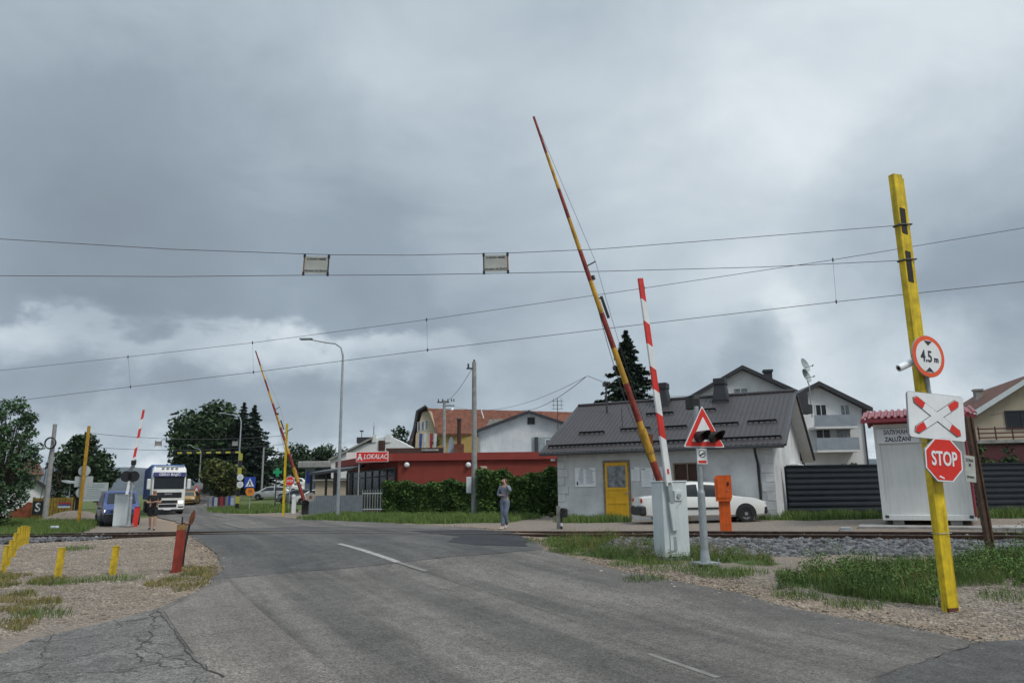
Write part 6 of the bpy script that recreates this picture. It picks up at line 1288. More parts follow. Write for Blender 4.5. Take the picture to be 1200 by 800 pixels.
def car(label, loc, rz, paint, prof, L=4.3, W=1.7, wb=(-.30, .31), rw=.30, zlow=.20, tum=.42, group=None, glass='glass', lit=False, bumper='plastic', name='parked_car', cat='car', tail=True, plate=True, strip=True, mono=False):
    """prof: list of (x/L, belt z, roof z) from rear to front"""
    t = thing(name, label, cat, loc, rz, group); n = len(prof); h = W/2
    def ring(x, zb_, zt_):
        e = abs(x); nar = 1 - .10*max(0, (e - .36)/.14)**2; g = h*nar; up_ = zt_ - zb_; ins = min(.26, (.42 if prof is not VAN else .14)*up_)
        low = zlow + .04*max(0, (e - .40)/.1)
        half = [(0, low), (g*.86, low), (g*.97, low + .07), (g, low + (zb_ - low)*.45), (g*.985, low + (zb_ - low)*.75), (g*.95, zb_)]
        if up_ > .03: half += [(g*.95 - ins*.55, zb_ + up_*.55), (g*.95 - ins, zt_ - .05), (g*.95 - ins - .14, zt_), (0, zt_ + .02)]
        else: half += [(g*.90, zb_ + .012), (g*.82, zb_ + .024), (g*.6, zb_ + .034), (0, zb_ + .04)]
        return half
    def surf(f, s=1):    # position in the profile, 0..n-1
        i = min(int(f), n - 2); u = f - i; a, b_ = prof[i], prof[i+1]; return tuple(a[k]*(1-u) + b_[k]*u for k in range(3))
    mb = MB(); vs = []; K = 10
    xs = []
    for i in range(n - 1):
        for k in range(3): xs.append(i + k/3)
    xs.append(n - 1)
    for f in xs:
        x, zb_, zt_ = surf(f); half = ring(x, zb_, zt_); full = [(y, z) for y, z in half] + [(-y, z) for y, z in half[-2:0:-1]]
        vs += [(x*L, y, z) for y, z in full]
    m_ = 18; fs = [(i*m_+k, i*m_+(k+1) % m_, (i+1)*m_+(k+1) % m_, (i+1)*m_+k)[::-1] for i in range(len(xs)-1) for k in range(m_)] + [tuple(range(m_)), tuple((len(xs)-1)*m_+k for k in range(m_-1, -1, -1))]
    fs = [f[::-1] for f in fs]; mb.add(vs, fs, paint); body = mb.build('body', t, ang=30)
    def sp(f, v, s, off=.006):   # point on the side glass, v 0..1 from belt to roof edge
        x, zb_, zt_ = surf(f); r = ring(x, zb_, zt_); p, q, w = r[5], r[6], r[7]
        if v < .55: y, z = p[0] + (q[0]-p[0])*v/.55, p[1] + (q[1]-p[1])*v/.55
        else: y, z = q[0] + (w[0]-q[0])*(v-.55)/.45, q[1] + (w[1]-q[1])*(v-.55)/.45
        return (x*L, s*(y + off), z + off*.3)
    return t, body, surf, ring, sp
def glasswork(t, sp, surf, ring, L, sides, wind, rear, glass='glass'):
    for s in (-1, 1):
        for (f0, f1, g0, g1) in sides:      # bottom f0..f1, top g0..g1
            mb = MB(); n = 6; vs = []
            for i in range(n + 1):
                for v in (0, .33, .66, 1): u = i/n; fb = f0 + (f1-f0)*u; ft = g0 + (g1-g0)*u; vs.append(sp(fb + (ft-fb)*v, .10 + .80*v, s))
            fs = [(i*4+k, (i+1)*4+k, (i+1)*4+k+1, i*4+k+1) for i in range(n) for k in range(3)]
            if s > 0: fs = [f[::-1] for f in fs]
            mb.add(vs, fs, glass); mb.build('side_window', t)
    for nm, (f0, f1) in (('windscreen', wind), ('rear_window', rear)):
        if f0 is None: continue
        mb = MB(); vs = []; n = 8; up_ = .012; s = 1 if nm == 'windscreen' else -1
        for j in range(5):
            f = f0 + (f1 - f0)*j/4; x, zb_, zt_ = surf(f); r = ring(x, zb_, zt_); ye = max(.2, r[8][0]*.98 if zt_ - zb_ > .03 else r[7][0]*.95); 
            for i in range(n + 1): y = -ye + 2*ye*i/n; vs.append((x*L + s*.012, y, zt_ + .02 + up_ - .03*abs(y/ye)**2 * 1.0 + (.04 if zt_ - zb_ <= .03 else 0)))
        fs = [(j*9+i, j*9+i+1, (j+1)*9+i+1, (j+1)*9+i) for j in range(4) for i in range(8)]
        mb.add(vs, fs if s < 0 else [f[::-1] for f in fs], glass); mb.build(nm, t)
SEDAN = [(-.5, .70, .72), (-.485, .86, .87), (-.36, .92, .93), (-.31, .90, .96), (-.22, .86, 1.36), (-.05, .84, 1.42), (.12, .83, 1.38), (.25, .86, .92), (.30, .86, .88), (.42, .80, .81), (.485, .70, .71), (.5, .56, .57)]
HATCH = [(-.5, .62, .64), (-.49, .86, .90), (-.46, .90, 1.08), (-.36, .90, 1.38), (-.15, .90, 1.46), (.05, .89, 1.44), (.15, .88, 1.34), (.30, .90, .96), (.34, .88, .90), (.44, .78, .80), (.49, .64, .65), (.5, .5, .52)]
VAN = [(-.5, .9, 1.80), (-.49, 1.02, 1.93), (-.2, 1.03, 1.97), (.15, 1.03, 1.95), (.24, 1.03, 1.88), (.35, 1.08, 1.20), (.40, 1.05, 1.10), (.46, 1.0, 1.02), (.49, .88, .89), (.5, .66, .67)]
def lights(t, L, W, zf, zr, lit=False, wf=.34, hf=.14, xf=.485, xr=-.492, hr=.14):
    for s in (-1, 1):
        mb = MB(); mb.box((L*xf, s*(W/2 - wf/2 - .08), zf), (.06, wf, hf), 'headlamp_lit' if lit else 'headlight', bev=.02); mb.build('headlight', t)
        mb = MB(); mb.box((L*xr, s*(W/2 - .19), zr), (.06, .34, hr), 'taillight', bev=.015); mb.build('taillight', t)
def arches(t, W, xs, r, m='black'):
    for x in xs:
        for s in (-1, 1):
            mb = MB(); n = 16; pts = [(r*1.20*math.cos(math.pi*i/n), r*1.20*math.sin(math.pi*i/n)) for i in range(n + 1)]; pts = [(a, max(b_, -.06)) for a, b_ in pts] + [(-r*1.2, -.1), (r*1.2, -.1)]
            mb.prism(pts, s*(W/2 - .01) - .018, s*(W/2 - .01) + .018, m, Matrix.Translation((x, 0, r))); mb.build('wheel_arch', t)
def full_car(label, loc, rz, paint, prof, L, W, group=None, lit=False, strip=None, bump='plastic', name='parked_car', cat='car', rw=.30, wheels=(-.29, .31), side=None, wind=None, rear=None, glass='glass', tl=.82, hl=.66):
    t, body, surf, ring, sp = car(label, loc, rz, paint, prof, L=L, W=W, group=group, name=name, cat=cat)
    glasswork(t, sp, surf, ring, L, side, wind, rear, glass); arches(t, W, [w*L for w in wheels], rw)
    for w in wheels:
        for s in (-1, 1): wheel(t, w*L, s*(W/2 - .068), rw, .19)
    mb = MB(); mb.box((L*.487, 0, .42), (.14, W*.95, .26), bump, bev=.05); mb.build('front_bumper', t); mb = MB(); mb.box((-L*.482, 0, .44), (.26, W*.985, .34), bump, bev=.06); mb.build('rear_bumper', t)
    if strip:
        for s in (-1, 1): mb = MB(); mb.box((.02*L, s*(W/2 + .004), .50), (L*.36, .03, .07), strip, bev=.01); mb.build('side_strip', t)
    lights(t, L, W, hl, tl, lit)
    for s in (-1, 1):
        for f in ((3.95, 5.1, 6.62) if prof is SEDAN else (4.25, 6.0)):
            x = surf(f)[0]*L; mb = MB(); mb.box((x, s*(W/2 + .000), .64), (.014, .012, .46), 'black'); mb.build('door_seam', t)
    for s in (-1, 1):
        mb = MB(); x = L*.19; mb.box((x, s*(W/2 + .06), .97), (.12, .16, .12), paint if bump != 'plastic' else 'plastic', bev=.03); mb.build('mirror', t)
        for x in (-.02*L, -.20*L) if prof is not VAN else (.06*L,): mb = MB(); mb.box((x, s*(W/2 + .003), .80), (.16, .025, .035), 'plastic', bev=.008); mb.build('door_handle', t)
    mb = MB(); mb.box((-L*.5 - .01, 0, .60), (.02, .50, .11), 'sign_white'); mb.build('licence_plate', t); return t
# white saloon beside the station
q = P(819, 613.5, 27.2); q.z = tz(q.x, q.y); wc = full_car('old white saloon car parked in front of the station wall', q, R(2), 'car_white', SEDAN, 4.45, 1.70, 'parked cars', False, 'plastic', side=[(3.75, 5.05, 4.05, 5.05), (5.15, 6.75, 5.15, 6.1)], wind=(6.25, 7.0), rear=(3.1, 3.9), rw=.30, wheels=(-.285, .325), tl=.78, hl=.64)
mb = MB(); mb.box((-4.45*.497, -.56, .79), (.03, .26, .15), 'headlight'); mb.build('reversing_light', wc)
HS = dict(side=[(2.5, 4.2, 3.1, 4.2), (4.3, 6.8, 4.3, 5.6)], wind=(6.1, 7.0), rear=(2.0, 2.9))
def park(px, py, Y, rz, paint, prof, label, L=4.2):
    q = P(px, py, Y); q.z = tz(q.x, q.y); return full_car(label, q, R(rz), paint, prof, L, 1.72, 'parked cars', **HS) if prof is HATCH else full_car(label, q, R(rz), paint, prof, L, 1.72, 'parked cars', side=[(3.75, 5.05, 4.05, 5.05), (5.15, 6.75, 5.15, 6.1)], wind=(6.25, 7.0), rear=(3.1, 3.9))
park(318, 585, 85, 186, 'car_silver', HATCH, 'silver hatchback parked on the slope behind the slim concrete pole')
park(350, 592, 76, 170, 'car_grey', HATCH, 'dark grey hatchback parked behind the far long boom')
park(372, 590, 74, 176, 'car_white', HATCH, 'white car showing its roof above the sheet metal fence')
park(316, 568, 102, 184, 'car_silver', SEDAN, 'silver saloon highest on the slope, left of the pharmacy sign')
park(309, 574, 98, 190, 'car_white', HATCH, 'white hatchback on the slope just above the silver hatchback')
park(341, 570, 100, 185, 'car_white', HATCH, 'white hatchback parked high behind the far yellow post')
park(336, 577, 93, 172, 'car_white', SEDAN, 'white saloon in the middle row behind the small stop sign')
q = gp(221.5, 80); full_car('yellow car waiting on the far road right of the truck', q, R(-75), 'car_yellow', HATCH, 4.1, 1.7, 'parked cars', **HS)
# blue van
q = P(136, 616.5, 39.8); q.z = tz(q.x, q.y); vn = full_car('blue delivery van with lit headlights behind the far barrier cabinet', q, R(-57), 'car_blue', VAN, 5.0, 1.92, None, True, 'plastic', name='delivery_van', cat='van', rw=.33, wheels=(-.30, .34), side=[(3.3, 4.9, 3.3, 4.15)], wind=(4.12, 4.97), rear=(None, None), glass='glass', tl=1.2, hl=.82)
vn.scale = (.9, .9, .88)
mb = MB(); mb.box((2.47, 0, .80), (.08, 1.1, .14), 'plastic', bev=.02); mb.box((2.46, 0, .44), (.22, 1.8, .52), 'plastic', bev=.06); mb.build('grille', vn)

# truck
TH = R(-62); q = P(195, 605, 58.5); q.z = tz(q.x, q.y); tk = thing('lorry', 'white lorry with blue curtain trailer coming along the far road', 'lorry', q, TH)
cw, chh = 2.46, 3.55
def lof(mb, secs, m):    # sections (x, z0, z1, halfwidth, rounding)
    vs = []; k = 12
    for (x, z0, z1, hw) in secs: r = .12; vs += [(x, -hw + r, z0), (x, hw - r, z0), (x, hw, z0 + r), (x, hw, (z0 + z1)/2), (x, hw - .02, z1 - r*1.5), (x, hw - r, z1 - .03), (x, 0, z1), (x, -hw + r, z1 - .03), (x, -hw + .02, z1 - r*1.5), (x, -hw, (z0+z1)/2), (x, -hw, z0 + r), (x, 0, z0)]
    order = [0, 11, 1, 2, 3, 4, 5, 6, 7, 8, 9, 10]
    fs = [(i*k+order[j], i*k+order[(j+1) % k], (i+1)*k+order[(j+1) % k], (i+1)*k+order[j])[::-1] for i in range(len(secs)-1) for j in range(k)]
    fs += [tuple(order[j] for j in range(k)), tuple((len(secs)-1)*k + order[j] for j in range(k-1, -1, -1))]; mb.add(vs, fs, m)
mb = MB(); lof(mb, [(-2.1, .9, 3.55, 1.20), (-1.2, .9, 3.78, 1.20), (-.2, .85, 3.70, 1.20), (.0, .55, 3.45, 1.20), (.10, .45, 3.10, 1.20), (.18, .40, 2.2, 1.18), (.20, .40, 1.9, 1.17)], 'container_white'); cab = mb.build('cab', tk, ang=40)
mb = MB(); mb.add([(.16, -1.05, 1.98), (.16, 1.05, 1.98), (.125, 1.05, 3.02), (.125, -1.05, 3.02)], [(0, 1, 2, 3)], 'glass'); mb.add([(.205, -1.07, 1.97), (.205, 1.07, 1.97), (.16, 1.07, 2.98), (.16, -1.07, 2.98), (.1, -1.07, 1.97), (.1, 1.07, 1.97), (.05, 1.07, 2.98), (.05, -1.07, 2.98)], [(0, 1, 2, 3), (0, 3, 7, 4), (1, 5, 6, 2), (3, 2, 6, 7), (0, 4, 5, 1)], 'glass'); mb.build('windscreen', cab)
mb = MB(); mb.box((.19, 0, 3.08), (.16, 2.3, .34), 'banner_blue', bev=.02); vsr = mb.build('sun_visor', cab); TX = Matrix.Translation((.275, 0, 3.08)) @ Matrix.Rotation(R(90), 4, 'Z'); mb = MB(); mb.text('GERO BAJIĆ', .27, 'sign_white', TX, 1.05, .008, .003); mb.build('lettering', vsr)
mb = MB(); mb.box((.20, 0, 1.52), (.06, 1.9, .42), 'black', bev=.02); gr_ = mb.build('grille', cab); mb = MB(); TX2 = Matrix.Translation((.236, 0, 1.60)) @ Matrix.Rotation(R(90), 4, 'Z'); mb.text('MAN', .17, 'galv', TX2, 1.4, .006, .003); mb.build('emblem', gr_)
for z, w in ((1.02, 1.35), (.72, 1.25)): mb = MB(); mb.box((.22, 0, z), (.05, w, .22), 'black', bev=.02); mb.build('intake', cab)
for s in (-1, 1):
    mb = MB(); mb.box((.19, s*.92, .98), (.08, .34, .20), 'headlamp_lit' if s > 0 else 'headlight', bev=.03); mb.build('headlight', cab); mb = MB(); mb.box((.20, s*.95, .62), (.06, .40, .10), 'black', bev=.02); mb.build('fog_light', cab)
    mb = MB(); mb.box((.02, s*1.42, 2.35), (.16, .26, .80), 'container_white', bev=.05); mb.cyl((.02, s*1.2, 2.7), (.02, s*1.4, 2.7), .03, 'black', n=6); mb.build('mirror', cab)
mb = MB(); mb.box((.20, 0, .36), (.12, 2.3, .18), 'black', bev=.03); mb.build('bumper', cab); mb = MB(); mb.box((.27, 0, .46), (.02, .52, .12), 'sign_white'); mb.build('licence_plate', cab)
mb = MB(); mb.cyl((-.15, -1.0, 3.70), (-.15, 1.0, 3.70), .03, 'galv', n=6)
mb.build('light_bar', cab)
for y in (-.48, -.16, .16, .48): mb = MB(); mb.cyl((-.08, y, 3.60), (.06, y, 3.60), .10, 'cabinet_dark', n=12); mb.build('roof_lamp', cab)
mb = MB(); mb.box((-9.2, 0, 2.55), (13.4, 2.5, 2.75), 'tarp_blue', bev=.04)
for i in range(20):
    for s in (-1, 1): mb.box((-2.9 - i*.66, s*1.255, 2.5), (.05, .02, 2.6), 'banner_blue')
mb.build('curtain_trailer', tk); mb = MB(); mb.box((-8, 0, 1.0), (15, .9, .3), 'black'); mb.build('chassis', tk)
for x in (-1.25, -4.4, -11, -12.3, -13.6):
    for s in (-1, 1): wheel(tk, x, s*1.05, .5, .3, 'cabinet_dark')

# ------------------------------------------------------------------ people
def skin(name, V, E, rad, m, parent=None, sub=2, mats=None, fn=None):
    me = bpy.data.meshes.new(name); me.from_pydata(V, E, []); o = bpy.data.objects.new(name, me); COL.objects.link(o)
    md = o.modifiers.new('s', 'SKIN'); md.use_smooth_shade = True
    for i, r in enumerate(rad): me.skin_vertices[0].data[i].radius = (r, r) if not isinstance(r, tuple) else r
    me.skin_vertices[0].data[0].use_root = True
    sb = o.modifiers.new('u', 'SUBSURF'); sb.levels = sub
    m2 = bpy.data.meshes.new_from_object(o.evaluated_get(bpy.context.evaluated_depsgraph_get())); bpy.data.objects.remove(o); bpy.data.meshes.remove(me)
    m2.name = name; m2.materials.clear(); m2.materials.append(M[m]); m2.shade_smooth(); o = bpy.data.objects.new(name, m2); COL.objects.link(o)
    if parent: o.parent = parent
    return o
def person(label, loc, rz, J, top, bottom, shoes, hair, hs=1.0, sleeve='short', legs='short', long_hair=False):
    t = thing('person', label, 'person', loc, rz)
    names = list(J); V = [J[k][0] for k in names]; Rd = [J[k][1] for k in names]; ix = {k: i for i, k in enumerate(names)}
    chains = [('pelvis', 'waist', 'chest', 'neck', 'headb', 'headt'), ('chest', 'shl', 'ell', 'wrl', 'hal'), ('chest', 'shr', 'elr', 'wrr', 'har'), ('pelvis', 'hpl', 'knl', 'anl', 'tol'), ('pelvis', 'hpr', 'knr', 'anr', 'tor')]
    E = [(ix[a], ix[b_]) for c in chains for a, b_ in zip(c[:-1], c[1:])]
    for side in 'lr':       # fingers: four unequal ones and a thumb, each a short bent chain
        w, h = Vector(J['wr' + side][0]), Vector(J['ha' + side][0]); d = (h - w).normalized(); s = d.cross(Vector((0, 0, 1))); s = s.normalized() if s.length > .1 else Vector((1, 0, 0)); u = s.cross(d).normalized()
        for k, (o_, ln) in enumerate(((-.030, .058), (-.010, .070), (.010, .066), (.030, .050))):
            i0 = len(V); V.append(tuple(h + s*o_ + d*.012)); V.append(tuple(h + s*o_ + d*ln*.55 - u*.004)); V.append(tuple(h + s*o_ + d*ln*.85 - u*.022)); Rd += [.0095, .0085, .007]; E += [(ix['ha' + side], i0), (i0, i0+1), (i0+1, i0+2)]
        i0 = len(V); V.append(tuple(w + (h - w)*.45 - s*.035)); V.append(tuple(w + (h - w)*.9 - s*.055 - u*.01)); Rd += [.011, .009]; E += [(ix['wr' + side], i0), (i0, i0+1)]
    skin('body', V, E, Rd, 'skin', t)
    def sub_(name, parts, m, extra, scale=1.0):
        vs = [p for p, _ in parts[0]]; 
        return None
    def cloth(name, spec, E2, m): return skin(name, [s[0] for s in spec], E2, [s[1] for s in spec], m, t)
    def j(k, add=.018, f=None): p, r = J[k]; r = r if not isinstance(r, tuple) else r; return (p, tuple(q + add for q in r) if isinstance(r, tuple) else r + add)
    def mixp(a, b_, u): return tuple(Vector(J[a][0]).lerp(Vector(J[b_][0]), u))
    rr = lambda k: J[k][1] if not isinstance(J[k][1], tuple) else J[k][1][0]
    mixr = lambda a, b_, u, ad: rr(a)*(1-u) + rr(b_)*u + ad
    sp_ = [j('waist'), j('chest'), (mixp('chest', 'neck', .75), rr('neck') + .02), (tuple(Vector(J['pelvis'][0]) - Vector((0, 0, .05))), tuple(q + .03 for q in J['pelvis'][1])), j('shl'), j('shr')]
    e = [(0, 1), (1, 2), (0, 3), (1, 4), (1, 5)]
    if sleeve == 'short': sp_ += [(mixp('shl', 'ell', .72), mixr('shl', 'ell', .72, .024)), (mixp('shr', 'elr', .72), mixr('shr', 'elr', .72, .024))]; e += [(4, 6), (5, 7)]
    else: sp_ += [j('ell', .016), j('elr', .016), (mixp('ell', 'wrl', .9), mixr('ell', 'wrl', .9, .012)), (mixp('elr', 'wrr', .9), mixr('elr', 'wrr', .9, .012))]; e += [(4, 6), (5, 7), (6, 8), (7, 9)]
    cloth('shirt', sp_, e, top)
    sp_ = [(J['pelvis'][0], tuple(q + .016 for q in J['pelvis'][1])), (mixp('pelvis', 'waist', .6), mixr('pelvis', 'waist', .6, .012)), j('hpl', .02), j('hpr', .02)]; e = [(0, 1), (0, 2), (0, 3)]
    if legs == 'short': sp_ += [(mixp('hpl', 'knl', .85), mixr('hpl', 'knl', .85, .035)), (mixp('hpr', 'knr', .85), mixr('hpr', 'knr', .85, .035))]; e += [(2, 4), (3, 5)]
    else: sp_ += [j('knl', .02), j('knr', .02), (mixp('knl', 'anl', .93), mixr('knl', 'anl', .93, .035)), (mixp('knr', 'anr', .93), mixr('knr', 'anr', .93, .035))]; e += [(2, 4), (3, 5), (4, 6), (5, 7)]
    cloth('trousers' if legs == 'long' else 'shorts', sp_, e, bottom)
    for s in 'lr':
        a, b_ = Vector(J['an' + s][0]), Vector(J['to' + s][0]); d = b_ - a; d.z = 0; hh = d.normalized(); zb_ = b_.z
        skin('shoe', [tuple(a + hh*-.045 + Vector((0, 0, -.05))), tuple(a + hh*.05 + Vector((0, 0, -.045))), tuple(b_ + hh*.02), tuple(a + Vector((0, 0, .0)))], [(0, 1), (1, 2), (0, 3)], [.045, .048, (.042, .03), .045], shoes, t)
    # head: ears, nose, eyes, mouth, hair
    hb, ht = Vector(J['headb'][0]), Vector(J['headt'][0]); f = Vector(J['face'][0]) if 'face' in J else Vector((0, -1, 0)); f.normalize(); c = hb.lerp(ht, .45); sx_ = f.cross(Vector((0, 0, 1))).normalized()
    mb = MB(); mb.cyl(c + f*.075 + Vector((0, 0, .01)), c + f*.115 - Vector((0, 0, .018)), .010, 'skin', r1=.016, n=8); mb.build('nose', t)
    for s in (-1, 1): mb = MB(); mb.cyl(c + f*.080 + sx_*.033*s + Vector((0, 0, .02)), c + f*.092 + sx_*.033*s + Vector((0, 0, .02)), .011, 'hair_short', n=8); mb.build('eye', t); mb = MB(); mb.cyl(c + sx_*.082*s + Vector((0, 0, .0)), c + sx_*.098*s, .024, 'skin', n=8); mb.build('ear', t)
    mb = MB(); mb.box(c + f*.088 - Vector((0, 0, .048)), (.045, .012, .010), 'wine_panel'); mb.build('mouth', t)
    if hair:
        b = Vector((0, 0, 1)); P0 = [tuple(c - f*.02 + b*.062), tuple(c - f*.055 + b*.0)] + ([tuple(c - f*.075 - b*.12), tuple(c - f*.085 - b*.24)] if long_hair else [tuple(c - f*.05 - b*.05)])
        skin('hair', P0, [(i, i+1) for i in range(len(P0)-1)], [.104, .108] + ([.095, .05] if long_hair else [.07]), hair, t)
    return t
# man in black walking towards the crossing
J = {'pelvis': ((0, 0, .95), (.15, .105)), 'waist': ((0, .0, 1.12), (.155, .12)), 'chest': ((0, .01, 1.36), (.17, .12)), 'neck': ((0, .0, 1.51), (.06, .06)), 'headb': ((0, -.02, 1.61), (.078, .088)), 'headt': ((0, -.02, 1.71), (.078, .088)),
     'shl': ((.19, 0, 1.43), .062), 'ell': ((.27, -.03, 1.17), .045), 'wrl': ((.10, -.24, 1.20), .032), 'hal': ((.03, -.27, 1.21), .03),
     'shr': ((-.19, 0, 1.43), .062), 'elr': ((-.27, -.02, 1.17), .045), 'wrr': ((-.09, -.23, 1.17), .032), 'har': ((-.02, -.27, 1.18), .03),
     'hpl': ((.10, 0, .86), .092), 'knl': ((.10, -.10, .49), .062), 'anl': ((.085, -.10, .09), .042), 'tol': ((.10, -.25, .035), .035),
     'hpr': ((-.10, 0, .86), .092), 'knr': ((-.10, .02, .50), .062), 'anr': ((-.085, .16, .13), .042), 'tor': ((-.10, .03, .035), .035)}
q = P(178, 617, 33.0); q.z = tz(q.x, q.y) + .0
person('bald man in black shirt and black shorts walking beside the road', q, R(24), J, 'cloth_black', 'cloth_black', 'shoe_black', None)
# woman in grey
J = {'pelvis': ((0, 0, .90), (.135, .10)), 'waist': ((0, -.01, 1.06), (.105, .085)), 'chest': ((0, -.02, 1.27), (.135, .105)), 'neck': ((0, -.01, 1.41), (.045, .045)), 'headb': ((-.01, -.03, 1.50), (.070, .082)), 'headt': ((-.02, -.035, 1.60), (.072, .085)), 
     'shl': ((.155, -.01, 1.34), .048), 'ell': ((.25, -.08, 1.20), .036), 'wrl': ((.12, -.14, 1.43), .026), 'hal': ((.07, -.14, 1.50), .024),
     'shr': ((-.155, -.01, 1.34), .048), 'elr': ((-.25, -.01, 1.10), .036), 'wrr': ((-.03, -.16, 1.07), .026), 'har': ((.04, -.17, 1.09), .024),
     'hpl': ((.085, 0, .82), .088), 'knl': ((.06, -.10, .47), .058), 'anl': ((.02, .10, .14), .036), 'tol': ((.01, -.02, .035), .030),
     'hpr': ((-.085, 0, .82), .088), 'knr': ((-.02, -.06, .46), .058), 'anr': ((-.03, -.12, .09), .036), 'tor': ((-.06, -.25, .035), .030)}
q = P(592, 620, 24.6); q.z = tz(q.x, q.y) + .0
person('woman in grey top and blue jeans walking with a hand raised to her face', q, R(-28), J, 'cloth_grey', 'denim', 'shoe_light', 'hair_red', sleeve='long', legs='long', long_hair=True)
# ------------------------------------------------------------------ trees, hedges, bushes
def leafquads(C, size, n_up=.3, droop=0.0):
    n = len(C); N_ = rng.normal(0, 1, (n, 3)); N_[:, 2] = np.abs(N_[:, 2]) + n_up; N_ /= np.linalg.norm(N_, axis=1)[:, None]
    A = np.cross(N_, rng.normal(0, 1, (n, 3))); A /= np.linalg.norm(A, axis=1)[:, None]; B = np.cross(N_, A); s = size*rng.uniform(.5, 1.25, (n, 1)); A = A*s; B = B*s*.62
    return np.stack([C - A, C - B*.9 + N_*s*.12, C + A, C + B*.9 + N_*s*.12], 1)
def clump_points(cents, rads, per, squash=.8):
    o = []
    for c, r in zip(cents, rads):
        n = int(per*r**2); d = rng.normal(0, 1, (n, 3)); d /= np.linalg.norm(d, axis=1)[:, None]; rr = r*rng.uniform(.35, 1.08, (n, 1))**.6; d[:, 2] *= squash; o.append(np.array(c) + d*rr)
    return np.concatenate(o)
def tree(px, Y, top_py, wpx, label, leaf='leaf_dark', size=.22, dens=70, trunk_h=.22, group='trees', clumps=46, name='broadleaf_tree', cr=.20, lowest=.14, base=None):
    b = base or gp(px, Y); H = P(px, top_py, Y).z - b.z; Wd = wpx/885*Y/2; t = thing(name, label, 'tree', (b.x, b.y, b.z), 0, group)
    cents, rads = [], []; r0 = min(Wd, H*.5); zc_ = H*(lowest + 1)/2; hz_ = H*(1 - lowest)/2
    for i in range(clumps):
        u = rng.normal(0, 1, 3); u /= np.linalg.norm(u); k = rng.uniform(.15, 1.0)**.5; cr_ = r0*cr*rng.uniform(.8, 1.7)
        p = u*np.array([Wd - cr_*.8, Wd*.9 - cr_*.8, hz_ - cr_*.7])*k; z = p[2]/hz_
        if z < 0: p[:2] *= 1 - .25*abs(z)
        cents.append(p + np.array([0, 0, zc_])); rads.append(cr_)
    mb = MB(); lean_ = rng.uniform(-.03, .03)*H; tr = max(.10, H*.022); mb.tube([(0, 0, -.3), (lean_*.3, 0, H*.2), (lean_*.7, 0, H*.45), (lean_, 0, H*.75)], [tr*1.3, tr, tr*.7, tr*.25], 'bark', 9); tk_ = mb.build('trunk', t)
    mb = MB(); mb.cyl((lean_*.4 - .02, 0, .26*H), (lean_*.4 + .02, 0, .34*H), tr*.8, 'bark', n=8)
    for i in range(0, clumps, 3):
        c = cents[i]; z0 = .30*H; mb.tube([(lean_*.4, 0, z0), tuple(np.array([lean_*.4, 0, z0])*.4 + c*.6 + np.array([0, 0, -.04*H])), tuple(c)], [tr*.45, tr*.25, tr*.08], 'bark', 5)
    mb.build('limbs', tk_)
    pts = clump_points(cents, rads, dens/(size*2.2)**2*.30); quads_mesh('crown', leafquads(pts, size), leaf, t); return t
def conifer(px, Y, top_py, wpx, label, leaf='leaf_spruce', size=.16, group='trees', tiers=26, per=13, base_frac=.06, name='spruce_tree', ragged=.25, base=None):
    b = base or gp(px, Y); H = P(px, top_py, Y).z - b.z; Wd = wpx/885*Y/2*1.45; t = thing(name, label, 'tree', (b.x, b.y, b.z), 0, group)
    mb = MB(); tr = H*.016 + .05; mb.tube([(0, 0, -.3), (0, 0, H*.5), (0, 0, H*.97)], [tr, tr*.6, .02], 'bark', 8); tk_ = mb.build('trunk', t); C_ = []; S_ = []; mb = MB()
    for k in range(tiers):
        u = k/(tiers - 1); z = H*(base_frac + (1 - base_frac)*u*.985); L0 = Wd*((1 - u)**.85)*1.0 + .05; m_ = max(5, int(per*(1 - u*.45)))
        for j in range(m_):
            a = rng.uniform(0, 6.28); L1 = L0*rng.uniform(1 - ragged*1.3, 1 + ragged*.5); dr = L1*rng.uniform(.18, .38); n = max(4, int(L1/size*2.6)); s = np.linspace(.12, 1, n); dirn = np.array([math.cos(a), math.sin(a)])
            zz = z - dr*s**1.3 + .10*L1*s**4; mb.tube([(0, 0, z), (dirn[0]*L1*.6, dirn[1]*L1*.6, z - dr*.5), (dirn[0]*L1, dirn[1]*L1, z - dr*.9)], [.03, .02, .008], 'bark', 4)
            for rep in range(3):
                w = .22*L1*(1.05 - s)*rng.uniform(-1, 1, n) + rng.normal(0, size*.25, n); C_.append(np.stack([dirn[0]*L1*s - dirn[1]*w, dirn[1]*L1*s + dirn[0]*w, zz - rng.uniform(0, .5, n)*size*1.6], -1))
    mb.build('limbs', tk_); C = np.concatenate(C_); quads_mesh('crown', leafquads(C, size, .8), leaf, t); return t
G1 = 'dark trees along the far left and behind the truck'
tree(240, 100, 468, 100, 'tall dark broadleaf tree directly behind and right of the white lorry', 'leaf_dark', .34, 85, clumps=90, group=G1, cr=.28, lowest=.05)
tree(213, 104, 500, 40, 'dark leafy tree rising just over the roof of the white lorry', 'leaf_dark', .34, 80, clumps=40, group=G1, cr=.28, lowest=.02)
conifer(280, 97, 471, 54, 'left one of the two dark spruces beside the far street lamp', size=.24, group=G1, tiers=28, per=15, ragged=.48)
conifer(293, 95, 474, 52, 'right one of the two dark spruces, with long low branches to the right', size=.24, group=G1, tiers=28, per=15, ragged=.48)
tree(258, 84, 530, 58, 'lower yellowish green bush tree behind the striped gantry post', 'leaf_yellow', .24, 95, clumps=60, group=G1, cr=.26, lowest=.02)
